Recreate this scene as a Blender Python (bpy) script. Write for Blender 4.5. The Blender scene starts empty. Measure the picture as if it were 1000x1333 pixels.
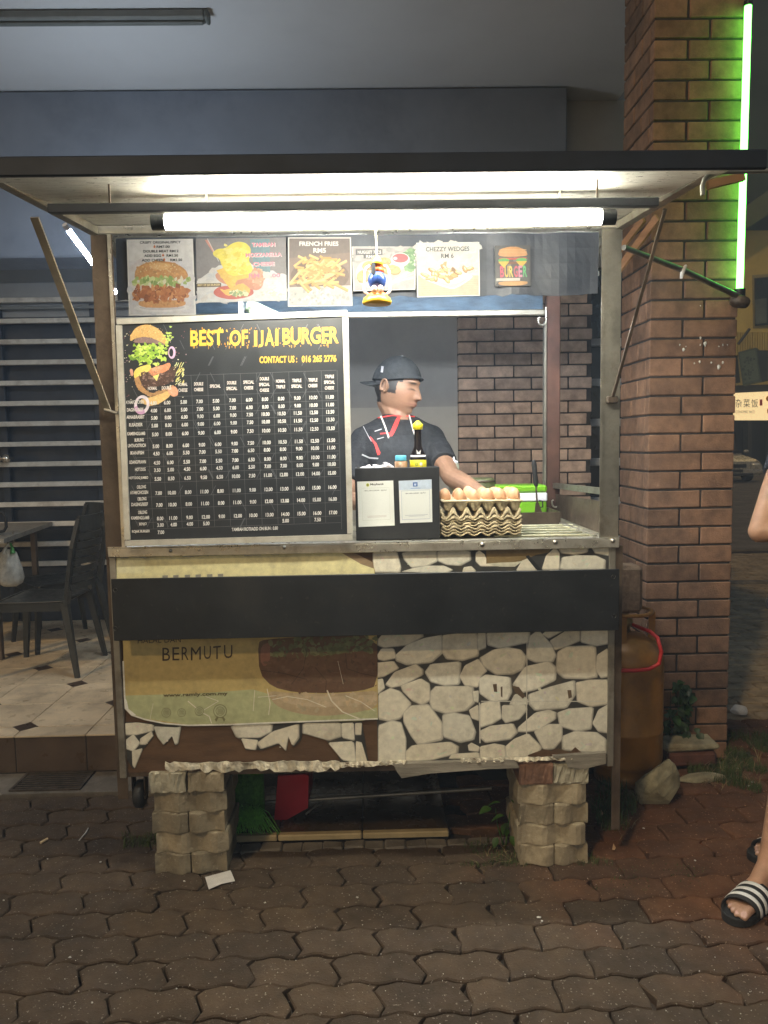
import bpy, bmesh, math, random
from mathutils import Vector, Matrix, noise
random.seed(7)
sc = bpy.context.scene
COL = sc.collection
R = math.radians
# ------------------------------------------------------------------ camera
CAM = Vector((0.0, -2.5, 1.45))
PITCH, YAW, ROLL, FPX = R(5.2), 0.018, 0.0165, 1000.0
cam_d = bpy.data.cameras.new('camera'); cam = bpy.data.objects.new('camera', cam_d); COL.objects.link(cam)
RM = Matrix.Rotation(-YAW, 3, 'Z') @ Matrix.Rotation(math.pi/2 - PITCH, 3, 'X') @ Matrix.Rotation(-ROLL, 3, 'Z')
cam.matrix_world = Matrix.Translation(CAM) @ RM.to_4x4()
cam_d.sensor_fit = 'VERTICAL'; cam_d.sensor_height = 36.0; cam_d.lens = 36.0*FPX/1333.0
cam_d.clip_start = 0.05; cam_d.clip_end = 500
sc.camera = cam
# ------------------------------------------------------------------ light
w = bpy.data.worlds.new('World'); sc.world = w; w.use_nodes = True
nt = w.node_tree; bg = nt.nodes['Background']
sky = nt.nodes.new('ShaderNodeTexSky'); sky.sky_type = 'NISHITA'; sky.sun_disc = False
sky.sun_elevation = R(20); sky.sun_rotation = R(205)
nt.links.new(sky.outputs[0], bg.inputs[0]); bg.inputs[1].default_value = 0.017
sun_d = bpy.data.lights.new('street_glow', 'SUN'); sun_d.energy = 0.40; sun_d.angle = R(3); sun_d.color = (1.0, 0.70, 0.36)
sun = bpy.data.objects.new('street_glow', sun_d); COL.objects.link(sun)
sun_dir = Vector((0.45, 0.75, -0.85)).normalized()      # from behind the camera on the left
sun.rotation_euler = sun_dir.to_track_quat('-Z', 'Y').to_euler()
TUBE_E, NEON_E, INNER_E, PORCH_E = 50.0, 4.2, 70.0, 115.0
vs = sc.view_settings; vs.view_transform = 'Standard'; vs.look = 'None'; vs.gamma = 1; vs.exposure = 1.3; vs.use_curve_mapping = False

# ------------------------------------------------------------------ point finding on real planes
def ray(u, v):
    return RM @ Vector(((u-500.0)/FPX, -(v-666.5)/FPX, -1.0))
def at(u, v, Y=0.0):
    d = ray(u, v); t = (Y-CAM.y)/d.y; return CAM + d*t
def gr(u, v, z=0.0):
    d = ray(u, v); t = (z-CAM.z)/d.z; return CAM + d*t

# ------------------------------------------------------------------ materials
MATS = {}
def mat(name, c, rough=0.6, metal=0.0, var=0.15, scale=8.0, bump=0.1, bscale=60.0, rnd=0.0, dirt=0.0, dcol=(0.05,0.04,0.03),
        dscale=3.0, speck=0.0, spcol=(0.5,0.48,0.42), spscale=90.0, vcol=False, trans=0.0, alpha=1.0, sss=0.0, coords='pos', stretch=None, spec=None, dist=0.004):
    if name in MATS: return MATS[name]
    m = bpy.data.materials.new(name); m.use_nodes = True
    n = m.node_tree.nodes; L = m.node_tree.links; b = n['Principled BSDF']
    if coords == 'pos': src = n.new('ShaderNodeNewGeometry').outputs['Position']
    else: src = n.new('ShaderNodeTexCoord').outputs['Object']
    if stretch:
        mp = n.new('ShaderNodeMapping'); mp.inputs['Scale'].default_value = stretch; L.new(src, mp.inputs[0]); src = mp.outputs[0]
    def nz(s, det=4.0, rg=0.6):
        t = n.new('ShaderNodeTexNoise'); t.inputs['Scale'].default_value = s; t.inputs['Detail'].default_value = det
        t.inputs['Roughness'].default_value = rg; L.new(src, t.inputs['Vector']); return t.outputs[0]
    def mix(bt, f, a, c2):
        x = n.new('ShaderNodeMix'); x.data_type = 'RGBA'; x.blend_type = bt
        for s, k in ((f, 0), (a, 6), (c2, 7)):
            if isinstance(s, (int, float)): x.inputs[k].default_value = s
            elif isinstance(s, tuple): x.inputs[k].default_value = (*s[:3], 1)
            else: L.new(s, x.inputs[k])
        return x.outputs[2]
    def mr(v, a, b2, c2, d):
        x = n.new('ShaderNodeMapRange'); L.new(v, x.inputs[0])
        for k, q in enumerate((a, b2, c2, d)): x.inputs[k+1].default_value = q
        return x.outputs[0]
    if vcol:
        a = n.new('ShaderNodeVertexColor'); a.layer_name = 'Col'; base = a.outputs[0]
    else:
        rg = n.new('ShaderNodeRGB'); rg.outputs[0].default_value = (*c, 1); base = rg.outputs[0]
    if var:
        f = mr(nz(scale), 0.3, 0.7, 1-var, 1+var)
        cc = n.new('ShaderNodeCombineColor'); [L.new(f, cc.inputs[k]) for k in range(3)]
        base = mix('MULTIPLY', 1.0, base, cc.outputs[0])
    if rnd:
        oi = n.new('ShaderNodeObjectInfo'); f = mr(oi.outputs['Random'], 0, 1, 1-rnd, 1+rnd)
        cc = n.new('ShaderNodeCombineColor'); [L.new(f, cc.inputs[k]) for k in range(3)]
        base = mix('MULTIPLY', 1.0, base, cc.outputs[0])
    if dirt: base = mix('MIX', mr(nz(dscale, 6, 0.7), 0.5, 0.72, 0.0, dirt), base, dcol)
    if speck: base = mix('MIX', mr(nz(spscale, 1, 0.5), 0.68, 0.74, 0.0, speck), base, spcol)
    L.new(base, b.inputs['Base Color'])
    b.inputs['Metallic'].default_value = metal
    L.new(mr(nz(scale*2.3), 0.3, 0.7, max(0.02, rough-0.12), min(1, rough+0.12)), b.inputs['Roughness'])
    if bump:
        bp = n.new('ShaderNodeBump'); bp.inputs['Strength'].default_value = bump; bp.inputs['Distance'].default_value = dist
        L.new(nz(bscale, 5, 0.65), bp.inputs['Height']); L.new(bp.outputs[0], b.inputs['Normal'])
    if trans: b.inputs['Transmission Weight'].default_value = trans
    if alpha < 1: b.inputs['Alpha'].default_value = alpha
    if sss:
        b.inputs['Subsurface Weight'].default_value = sss; b.inputs['Subsurface Radius'].default_value = (0.01,0.004,0.002)
    if spec is not None: b.inputs['Specular IOR Level'].default_value = spec
    MATS[name] = m; return m
def emis(name, c, s):
    m = bpy.data.materials.new(name); m.use_nodes = True
    b = m.node_tree.nodes['Principled BSDF']; b.inputs['Base Color'].default_value = (*c, 1)
    b.inputs['Emission Color'].default_value = (*c, 1); b.inputs['Emission Strength'].default_value = s
    MATS[name] = m; return m

m_steel = mat('worn_galvanised_steel', (0.30,0.28,0.23), 0.42, 0.75, 0.35, 9, 0.25, 90, dirt=0.75, dcol=(0.10,0.065,0.035), dscale=9)
m_steeld = mat('brown_grimy_steel', (0.115,0.085,0.06), 0.5, 0.35, 0.35, 8, 0.3, 70, dirt=0.8, dcol=(0.05,0.03,0.02), dscale=7)
m_alu = mat('brushed_aluminium', (0.62,0.60,0.53), 0.34, 0.8, 0.18, 12, 0.12, 120, dirt=0.5, dcol=(0.22,0.17,0.10), dscale=14)
m_sheet = mat('zinc_sheet', (0.66,0.65,0.58), 0.36, 0.55, 0.12, 14, 0.35, 30, dirt=0.35, dcol=(0.3,0.26,0.2), dscale=22, stretch=(1,3,1))
m_black = mat('black_painted_metal', (0.016,0.018,0.020), 0.42, 0.1, 0.4, 4, 0.10, 25, dirt=0.7, dcol=(0.034,0.033,0.030), dscale=5, speck=.25, spcol=(.09,.085,.07), spscale=60)
m_dark = mat('dark_painted_timber', (0.035,0.042,0.055), 0.6, 0, 0.3, 6, 0.2, 50)
m_rubber = mat('black_rubber', (0.02,0.02,0.02), 0.7, 0, 0.3, 20, 0.2, 80)
m_soil = mat('dark_soil', (0.035,0.026,0.018), 0.95, 0, 0.5, 25, 0.8, 120, speck=0.6, spcol=(0.14,0.12,0.09), spscale=140)
m_mortar = mat('dark_mortar', (0.040,0.034,0.030), 0.95, 0, 0.3, 30, 0.6, 150)
m_brick = mat('clay_brick', (0.23,0.130,0.076), 0.85, 0, 0.30, 16, 0.55, 130, rnd=0.25, dirt=0.55, dcol=(0.11,0.065,0.04), dscale=9, speck=0.3, spcol=(0.4,0.27,0.18), spscale=160)
m_wbrick = mat('brown_wall_brick', (0.44,0.325,0.25), 0.85, 0, 0.30, 14, 0.5, 110, rnd=0.25, dirt=0.5, dcol=(0.10,0.07,0.06), dscale=6)
m_plaster = mat('grey_plaster', (0.34,0.34,0.33), 0.9, 0, 0.10, 3, 0.15, 60, dirt=0.25, dcol=(0.2,0.2,0.19), dscale=2)
m_ceil = mat('ceiling_plaster', (0.62,0.62,0.62), 0.9, 0, 0.07, 1.5, 0.08, 30, dirt=0.2, dcol=(0.3,0.3,0.31), dscale=1.5)
m_beam = mat('glow_tinted_beam_paint', (0.19,0.215,0.26), 0.7, 0, 0.12, 2, 0.12, 30, dirt=0.4, dcol=(0.09,0.10,0.13), dscale=2.5)  # beam paint made bluer to carry the lamp's bluish glow
m_conc = mat('rough_concrete', (0.17,0.15,0.12), 0.92, 0, 0.35, 9, 0.8, 70, dirt=0.6, dcol=(0.06,0.05,0.035), dscale=6, speck=0.4, spcol=(0.3,0.28,0.24))
m_skin = mat('skin', (0.4,0.22,0.13), 0.5, 0, 0.14, 22, 0.25, 260, vcol=True, sss=0.05)
m_ink = mat('printed_ink', (1,1,1), 0.55, 0, 0.10, 60, 0.0, vcol=True)
m_inkw = mat('weathered_print', (1,1,1), 0.42, 0, 0.13, 45, 0.35, 14, vcol=True, dirt=0.4, dcol=(0.17,0.13,0.07), dscale=9)
m_tube = emis('lit_tube', (1.0,0.955,0.82), TUBE_E); m_inner = emis('lit_inner_tube', (0.90,0.95,1.0), INNER_E); m_porch = emis('lit_porch_tube', (0.72,0.85,1.0), PORCH_E)
m_neon = emis('green_neon', (0.13,1.0,0.11), NEON_E)

# ------------------------------------------------------------------ mesh builder
class MB:
    def __init__(s): s.v = []; s.f = []; s.mi = []; s.c = []; s.sm = []
    def add(s, vs_, fs, mi=0, col=(1,1,1), smooth=False):
        o = len(s.v); s.v += [Vector(p) for p in vs_]
        for f in fs: s.f.append([i+o for i in f]); s.mi.append(mi); s.c.append(col); s.sm.append(smooth)
        return s
    def box(s, a, b, mi=0, col=(1,1,1), j=0.0):
        x0,y0,z0 = (min(a[k],b[k]) for k in range(3)); x1,y1,z1 = (max(a[k],b[k]) for k in range(3))
        p = [(x,y,z) for z in (z0,z1) for y in (y0,y1) for x in (x0,x1)]
        if j: p = [tuple(q+random.uniform(-j,j) for q in t) for t in p]
        return s.add(p, [(0,2,3,1),(4,5,7,6),(0,1,5,4),(2,6,7,3),(0,4,6,2),(1,3,7,5)], mi, col)
    def bbox(s, a, b, r=0.004, mi=0, col=(1,1,1), j=0.0):        # box with chamfered edges
        lo = [min(a[k],b[k]) for k in range(3)]; hi = [max(a[k],b[k]) for k in range(3)]
        r = min([r]+[(hi[k]-lo[k])*0.45 for k in range(3)])
        bm = bmesh.new(); bmesh.ops.create_cube(bm, size=1.0)
        for v in bm.verts:
            v.co = Vector([(lo[k]+hi[k])/2 + v.co[k]*(hi[k]-lo[k]) + (random.uniform(-j,j) if j else 0) for k in range(3)])
        bmesh.ops.bevel(bm, geom=bm.edges[:], offset=r, segments=1, affect='EDGES')
        bm.verts.index_update(); s.add([v.co.copy() for v in bm.verts], [[v.index for v in f.verts] for f in bm.faces], mi, col); bm.free(); return s
    def bar(s, p, q, w_, h, mi=0, col=(1,1,1), up=(0,0,1)):
        p = Vector(p); q = Vector(q); d = (q-p).normalized(); u = Vector(up)
        if abs(d.dot(u)) > 0.98: u = Vector((0,1,0))
        x = d.cross(u).normalized()*w_/2; y = x.normalized().cross(d).normalized()*h/2
        pts = [p-x-y,p+x-y,p+x+y,p-x+y,q-x-y,q+x-y,q+x+y,q-x+y]
        return s.add(pts, [(3,2,1,0),(4,5,6,7),(0,1,5,4),(1,2,6,5),(2,3,7,6),(3,0,4,7)], mi, col)
    def tube(s, pts, r, n=10, mi=0, col=(1,1,1), caps=True):
        pts = [Vector(p) for p in pts]; rs = r if isinstance(r, (list,tuple)) else [r]*len(pts)
        vs_ = []; prev = None
        for i, p in enumerate(pts):
            d = (pts[min(i+1,len(pts)-1)]-pts[max(i-1,0)]).normalized()
            if prev is None: prev = d.orthogonal().normalized()
            prev = (prev - d*prev.dot(d)).normalized(); y = d.cross(prev)
            for k in range(n):
                a = 2*math.pi*k/n; vs_.append(p + (prev*math.cos(a)+y*math.sin(a))*rs[i])
        fs = [(i*n+k, i*n+(k+1)%n, (i+1)*n+(k+1)%n, (i+1)*n+k) for i in range(len(pts)-1) for k in range(n)]
        s.add(vs_, fs, mi, col, True)
        if caps: s.add(vs_[:n], [tuple(reversed(range(n)))], mi, col); s.add(vs_[-n:], [tuple(range(n))], mi, col)
        return s
    def lathe(s, prof, c=(0,0,0), n=20, mi=0, col=(1,1,1), M=None):
        c = Vector(c); vs_ = []
        for (r, z) in prof:
            for k in range(n):
                a = 2*math.pi*k/n; p = Vector((r*math.cos(a), r*math.sin(a), z))
                vs_.append(c + (M @ p if M else p))
        fs = [(i*n+k, i*n+(k+1)%n, (i+1)*n+(k+1)%n, (i+1)*n+k) for i in range(len(prof)-1) for k in range(n)]
        return s.add(vs_, fs, mi, col, True)
    def ell(s, c, r, n=10, m=7, mi=0, col=(1,1,1), M=None, j=0.0):
        c = Vector(c); vs_ = []
        for i in range(m+1):
            t = math.pi*i/m
            for k in range(n):
                a = 2*math.pi*k/n; p = Vector((r[0]*math.sin(t)*math.cos(a), r[1]*math.sin(t)*math.sin(a), r[2]*math.cos(t)))
                if j: p *= 1+random.uniform(-j,j)
                vs_.append(c + (M @ p if M else p))
        fs = [(i*n+k, (i+1)*n+k, (i+1)*n+(k+1)%n, i*n+(k+1)%n) for i in range(m) for k in range(n)]
        return s.add(vs_, fs, mi, col, True)
    def prism(s, pts, d, mi=0, col=(1,1,1)):                         # polygon (3D points) pushed along d
        n = len(pts); a = [Vector(p) for p in pts]; d = Vector(d)
        s.add(a+[p+d for p in a], [tuple(range(n)), tuple(reversed(range(n,2*n)))]+[(i, n+i, n+(i+1)%n, (i+1)%n) for i in range(n)], mi, col); return s
    def build(s, name, mats, parent=None, smooth=False):
        if not isinstance(mats, (list,tuple)): mats = [mats]
        off = wloc(parent) if parent else Vector((0,0,0))
        me = bpy.data.meshes.new(name); me.from_pydata([tuple(p-off) for p in s.v], [], s.f)
        for m in mats: me.materials.append(m)
        ca = me.color_attributes.new('Col', 'FLOAT_COLOR', 'CORNER')
        for p in me.polygons:
            p.material_index = min(s.mi[p.index], len(mats)-1); p.use_smooth = smooth or s.sm[p.index]
            for li in p.loop_indices: ca.data[li].color = (*s.c[p.index][:3], 1)
        bm = bmesh.new(); bm.from_mesh(me)
        bmesh.ops.remove_doubles(bm, verts=bm.verts[:], dist=1e-6) if False else None
        bmesh.ops.recalc_face_normals(bm, faces=bm.faces[:]); bm.to_mesh(me); bm.free()
        o = bpy.data.objects.new(name, me); COL.objects.link(o)
        if parent: o.parent = parent
        return o
def wloc(o):
    p = Vector((0,0,0))
    while o: p += o.location; o = o.parent
    return p
def tag(o, label=None, cat=None, group=None, kind=None):
    if label: o['label'] = label
    if cat: o['category'] = cat
    if group: o['group'] = group
    if kind: o['kind'] = kind
    return o
def thing(name, label, cat, loc=(0,0,0), group=None):
    o = bpy.data.objects.new(name, None); COL.objects.link(o); o.location = loc; o.empty_display_size = 0.1
    return tag(o, label, cat, group)
def inst(name, me, parent, loc, rz=0.0, rot=None, scale=None):
    o = bpy.data.objects.new(name, me); COL.objects.link(o); o.parent = parent
    o.location = Vector(loc) - wloc(parent) if parent else Vector(loc)
    o.rotation_euler = rot if rot else (0,0,rz)
    if scale: o.scale = scale
    return o
def copy_tree(o, parent=None):
    c = o.copy(); COL.objects.link(c); c.parent = parent
    for ch in list(o.children): copy_tree(ch, c)
    return c
FONT = None
def text_polys(txt, size=1.0, bold=0.0, align='LEFT', shear=0.0):
    cu = bpy.data.curves.new('t', 'FONT'); cu.body = txt; cu.size = size; cu.align_x = align; cu.offset = bold*size; cu.shear = shear
    cu.resolution_u = 3; cu.fill_mode = 'BOTH'
    ob = bpy.data.objects.new('t', cu); COL.objects.link(ob)
    dg = bpy.context.evaluated_depsgraph_get(); me = bpy.data.meshes.new_from_object(ob.evaluated_get(dg))
    vs_ = [v.co.copy() for v in me.vertices]; fs = [list(p.vertices) for p in me.polygons]
    bpy.data.objects.remove(ob); bpy.data.curves.remove(cu); bpy.data.meshes.remove(me)
    return vs_, fs
class Print:
    """flat print on a plane: frame fr(a,b) gives a point; every shape lies a hair above the one drawn before it"""
    def __init__(s, fr, nrm, lay0=0.0006): s.fr = fr; s.n = Vector(nrm).normalized(); s.l = lay0; s.items = []; s.dim = 1.0; s.step = 1.6e-6
    def raw(s, ab, faces, col, k=0): s.items.append((k, len(s.items), ab, faces, col)); return s
    def poly(s, pts, col, k=0): return s.raw(list(pts), [tuple(range(len(pts)))], col, k)
    def ell(s, a, b, ra, rb, col, k=0, n=16, rot=0.0, j=0.0):
        pts = []
        for i in range(n):
            t = 2*math.pi*i/n; q = 1+random.uniform(-j,j); x = ra*q*math.cos(t); y = rb*q*math.sin(t)
            pts.append((a + x*math.cos(rot)-y*math.sin(rot), b + x*math.sin(rot)+y*math.cos(rot)))
        return s.poly(pts, col, k)
    def line(s, p, q, wd, col, k=0):
        dx, dy = q[0]-p[0], q[1]-p[1]; l = math.hypot(dx,dy) or 1; nx, ny = -dy/l*wd/2, dx/l*wd/2
        return s.poly([(p[0]+nx,p[1]+ny),(p[0]-nx,p[1]-ny),(q[0]-nx,q[1]-ny),(q[0]+nx,q[1]+ny)], col, k)
    def path(s, pts, wd, col, k=0):
        for i in range(len(pts)-1): s.line(pts[i], pts[i+1], wd, col, k)
        return s
    def text(s, txt, a0, a1, b0, b1, col, k=3, bold=0.02, jit=0.0):         # letters fitted to the rectangle (b1 is the top)
        v, f = text_polys(txt, 1.0, min(bold,.03))
        if not v: return s
        x0 = min(p.x for p in v); x1 = max(p.x for p in v); y0 = min(p.y for p in v); y1 = max(p.y for p in v)
        sx = (a1-a0)/(x1-x0); sy = (b1-b0)/max(1e-6, y1-y0)
        return s.raw([(a0+(p.x-x0)*sx, b0+(p.y-y0)*sy) for p in v], f, col, k)
    def mottle(s, pts, n, r0, r1, col, var=.25, k=0, asp=.7, hue=.06):      # print grain kept inside an outline
        xs = [p[0] for p in pts]; ys = [p[1] for p in pts]; m = len(pts); done = 0; tries = 0
        while done < n and tries < n*6:
            tries += 1; x = random.uniform(min(xs),max(xs)); y = random.uniform(min(ys),max(ys)); ins = False; r_ = random.uniform(r0,r1)
            for i in range(m):
                (x1,y1),(x2,y2) = pts[i],pts[(i+1)%m]
                if (y1 > y) != (y2 > y) and x < (x2-x1)*(y-y1)/(y2-y1)+x1: ins = not ins
            if not ins: continue
            q = random.uniform(1-var,1+var); h = random.uniform(-hue,hue)
            s.ell(x, y, r_, r_*asp*random.uniform(.6,1.2), (col[0]*q*(1+h),col[1]*q,col[2]*q*(1-h)), k, 7, rot=random.uniform(0,3), j=.35); done += 1
        return s
    def slant(s, t, u0, v0, u1, v1, h, col, k=8, bold=.02):                 # text on a sloping baseline
        v, f = text_polys(t, 1.0, min(bold,.03))
        if not v: return s
        x0 = min(p.x for p in v); x1 = max(p.x for p in v); y0 = min(p.y for p in v); y1 = max(p.y for p in v)
        return s.raw([(u0+(u1-u0)*(p.x-x0)/(x1-x0), v0+(v1-v0)*(p.x-x0)/(x1-x0)-h*(p.y-y0)/(y1-y0)) for p in v], f, col, k)
    def build(s, name, m, parent):
        mb = MB()
        for i, (k, _, ab, faces, col) in enumerate(sorted(s.items, key=lambda q: (q[0], q[1]))):
            mb.add([Vector(s.fr(a, b)) + s.n*(s.l+s.step*i) for a, b in ab], faces, 0, tuple(v*s.dim for v in col))
        return mb.build(name, m, parent)
def chaikin(p, it=1, w_=.22):
    for _ in range(it):
        q = []
        for i in range(len(p)):
            a = p[i]; b = p[(i+1)%len(p)]
            q += [(a[0]*(1-w_)+b[0]*w_, a[1]*(1-w_)+b[1]*w_), (a[0]*w_+b[0]*(1-w_), a[1]*w_+b[1]*(1-w_))]
        p = q
    return p
def remesh(name, mb, voxel, smooth_it, mats, parent, colf=None, sfac=0.5):
    o = mb.build('tmp', mats if not isinstance(mats, list) else mats, None)
    m1 = o.modifiers.new('r', 'REMESH'); m1.mode = 'VOXEL'; m1.voxel_size = voxel
    if smooth_it: m2 = o.modifiers.new('s', 'SMOOTH'); m2.factor = sfac; m2.iterations = smooth_it
    dg = bpy.context.evaluated_depsgraph_get(); me = bpy.data.meshes.new_from_object(o.evaluated_get(dg))
    bpy.data.objects.remove(o)
    me.materials.clear()
    for m in (mats if isinstance(mats, list) else [mats]): me.materials.append(m)
    for a in list(me.color_attributes): me.color_attributes.remove(a)
    ca = me.color_attributes.new('Col', 'FLOAT_COLOR', 'POINT')
    off = wloc(parent) if parent else Vector((0,0,0))
    for v in me.vertices:
        c = colf(v.co) if colf else (1,1,1)
        ca.data[v.index].color = (*c, 1); v.co -= off
    for p in me.polygons: p.use_smooth = True; p.material_index = 0
    r = bpy.data.objects.new(name, me); COL.objects.link(r)
    if parent: r.parent = parent
    return r
# ================================================================== SETTING
def slab(name, a, b, m, kind='structure', parent=None):
    return tag(MB().box(a, b).build(name, m, parent), kind=kind) if not parent else MB().box(a, b).build(name, m, parent)
m_asph = mat('asphalt', (0.17,0.145,0.11), 0.9, 0, 0.3, 3, 0.5, 60, speck=0.3, spscale=50)
ground = tag(MB().box((-60,-12,-0.3), (60,70,-0.045)).build('ground', m_soil), kind='structure')
road = slab('road', (1.0,7.2,-0.04), (50,60,-0.004), m_asph)

# ---- interlocking pavers
PL, PH, GAP = 0.235, 0.116, 0.0026
HS = PL/2
def wave(x):                                       # joint running left-right: one bump per half paver
    t = (x/HS) % 1.0
    def ss(a, b, q): q = min(1, max(0, (q-a)/(b-a))); return q*q*(3-2*q)
    return (ss(0.05,0.42,t) - ss(0.55,0.92,t) - 0.5)*0.0135
def vj(t, lean):                                   # joint between neighbours, t = 0..1 across the row
    return lean*(0.5-t)*0.022*-1 + 0.009*math.sin(t*math.pi*2)
def paver_mesh(i, lean, lo=None, hi=None):
    lo = -PL/2 if lo is None else lo; hi = PL/2 if hi is None else hi
    top = []; bot = []; g = GAP*random.uniform(0.7,1.5)
    N = 10
    for k in range(N+1):
        x = lo + (hi-lo)*k/N
        bot.append((x, -PH/2+wave(x)+g)); top.append((x, PH/2+wave(x)-g))
    M_ = 3
    right = [(hi+vj((k+1)/(M_+1), lean), -PH/2+PH*(k+1)/(M_+1)) for k in range(M_)]
    left = [(lo+vj((k+1)/(M_+1), lean), -PH/2+PH*(k+1)/(M_+1)) for k in range(M_)]
    pts = bot + right + top[::-1] + left[::-1]
    cx, cy = 0.0, 0.0
    for p in (0,): pass
    pts = [(x - (g if x > (lo+hi)/2+PL*0.3 else -g if x < (lo+hi)/2-PL*0.3 else 0) + random.uniform(-1,1)*0.0012, y+random.uniform(-1,1)*0.001) for x, y in pts]
    n = len(pts); inner = [((x-(lo+hi)/2)*0.965+(lo+hi)/2, y*0.935 + 0.065*wave(x)) for x, y in pts]
    v = [(x,y,-0.03) for x,y in pts]+[(x,y,-0.0045) for x,y in pts]+[(x,y,random.uniform(-0.0006,0.0006)) for x,y in inner]
    f = [(k,(k+1)%n,n+(k+1)%n,n+k) for k in range(n)]+[(n+k,n+(k+1)%n,2*n+(k+1)%n,2*n+k) for k in range(n)]+[tuple(range(2*n,3*n))]
    me = bpy.data.meshes.new('paver'); me.from_pydata(v, [], f); me.materials.append(m_paver)
    return me
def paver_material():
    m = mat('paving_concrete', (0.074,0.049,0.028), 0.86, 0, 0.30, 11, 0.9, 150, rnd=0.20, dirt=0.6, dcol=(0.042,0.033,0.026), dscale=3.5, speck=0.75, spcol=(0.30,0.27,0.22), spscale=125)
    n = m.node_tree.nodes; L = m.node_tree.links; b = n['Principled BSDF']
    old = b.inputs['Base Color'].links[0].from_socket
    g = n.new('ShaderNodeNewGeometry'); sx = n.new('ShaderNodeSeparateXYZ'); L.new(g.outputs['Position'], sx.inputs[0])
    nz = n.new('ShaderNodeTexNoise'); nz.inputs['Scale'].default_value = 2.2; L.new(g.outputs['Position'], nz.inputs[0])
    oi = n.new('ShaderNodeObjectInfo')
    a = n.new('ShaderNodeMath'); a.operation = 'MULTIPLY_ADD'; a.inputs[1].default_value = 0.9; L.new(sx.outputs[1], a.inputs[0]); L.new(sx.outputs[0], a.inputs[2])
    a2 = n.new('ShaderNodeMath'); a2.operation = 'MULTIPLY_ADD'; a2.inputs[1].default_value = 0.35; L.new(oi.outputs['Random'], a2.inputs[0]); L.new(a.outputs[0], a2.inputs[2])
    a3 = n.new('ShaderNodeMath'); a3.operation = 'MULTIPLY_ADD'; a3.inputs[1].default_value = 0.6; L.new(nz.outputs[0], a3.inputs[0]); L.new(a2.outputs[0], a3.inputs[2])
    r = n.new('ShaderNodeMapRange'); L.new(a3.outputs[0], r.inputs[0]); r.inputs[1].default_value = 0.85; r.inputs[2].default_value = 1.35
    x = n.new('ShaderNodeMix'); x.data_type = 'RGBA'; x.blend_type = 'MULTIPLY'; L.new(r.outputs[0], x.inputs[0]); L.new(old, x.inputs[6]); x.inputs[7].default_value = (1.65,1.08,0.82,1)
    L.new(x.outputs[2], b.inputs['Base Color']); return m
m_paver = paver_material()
pave = slab('pavement', (-6,-6,-0.044), (14,7.2,-0.026), m_soil)
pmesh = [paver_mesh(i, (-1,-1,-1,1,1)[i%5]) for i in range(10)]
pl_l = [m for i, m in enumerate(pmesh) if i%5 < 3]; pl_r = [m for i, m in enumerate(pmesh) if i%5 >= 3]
far = []
for row in range(-9, 60):
    y = row*PH - 0.03
    sh = (row % 2)*HS
    x0 = int((-1.9)/PL)-1 if y < 0.8 else int(1.2/PL)
    x1 = int((1.9+max(0,y)*0.75)/PL)+1
    for c in range(x0, x1):
        x = c*PL + sh
        if y < 0.62-PH/2 or (y < 0.84 and x > -0.25) or (y < 1.9 and x > 1.1) or y >= 1.9:
            if y > 0.78 and x < 1.35: continue
            if y > 0.84 and y < 1.35 and 1.1 < x < 1.75: continue
            d = ray(500,600)
            # leave out what can not be seen near the frame edge
            if y < 0.3 and abs(x) > 0.62*(y+2.5)+0.05: continue
            if 0.2 < y < 0.84 and -0.6 < x < 0.26: continue
            lm = random.choice(pl_l if (x < 0.3 or random.random() < .2) else pl_r)
            if y < 1.25:
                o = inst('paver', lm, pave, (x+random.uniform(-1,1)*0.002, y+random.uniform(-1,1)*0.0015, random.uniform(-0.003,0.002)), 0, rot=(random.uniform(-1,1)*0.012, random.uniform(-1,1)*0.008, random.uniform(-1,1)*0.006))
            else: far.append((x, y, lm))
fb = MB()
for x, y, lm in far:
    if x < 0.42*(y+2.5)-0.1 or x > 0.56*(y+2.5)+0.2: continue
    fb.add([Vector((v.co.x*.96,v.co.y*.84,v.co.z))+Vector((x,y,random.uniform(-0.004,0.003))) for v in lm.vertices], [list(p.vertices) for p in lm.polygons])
o = fb.build('paver', mat('lamplit_paving', (0.32,0.25,0.16), 0.9, 0, 0.35, 6, 0.8, 90, dirt=.5, dcol=(.09,.065,.04), dscale=2.5), pave); o['kind'] = 'stuff'; o['label'] = 'rows of pavers receding beyond the brick pillar'  # far pavers coloured paler to stand in for street lamp light
# kerb bits and drain line at the roadside
tag(MB().bbox((2.6,4.9,-0.03),(9,5.02,0.018),0.01).build('kerb', m_conc), kind='structure')

# ---- drain strip with grating
strip = slab('concrete_strip', (-4.5,0.635,-0.06), (-0.9,0.84,0.004), m_conc)
gt = thing('drain_grating', 'rusty slotted drain grating let into the concrete strip below the porch step', 'drain grating', tuple(gr(62,1021,0.004)))
gl = gr(15,1031,0.004); grr = gr(110,1011,0.004)
gm = mat('rusty_iron', (0.07,0.055,0.04), 0.8, 0.2, 0.4, 30, 0.5, 120)
MB().box((gl.x,0.665,0.0045),(grr.x+0.02,0.825,0.006)).build('pit', m_rubber, gt)
fr = MB()
for a, b in (((gl.x-.012,.655,.005),(gl.x,.835,.012)),((grr.x+.02,.655,.005),(grr.x+.032,.835,.012)),((gl.x,.655,.005),(grr.x+.02,.665,.012)),((gl.x,.825,.005),(grr.x+.02,.835,.012))): fr.box(a, b)
fr.build('frame', gm, gt)
for k in range(7):
    y = .677+.021*k; MB().bbox((gl.x,y,.0062),(grr.x+.02,y+.009,.0115),.002).build('bar', gm, gt)

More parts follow.
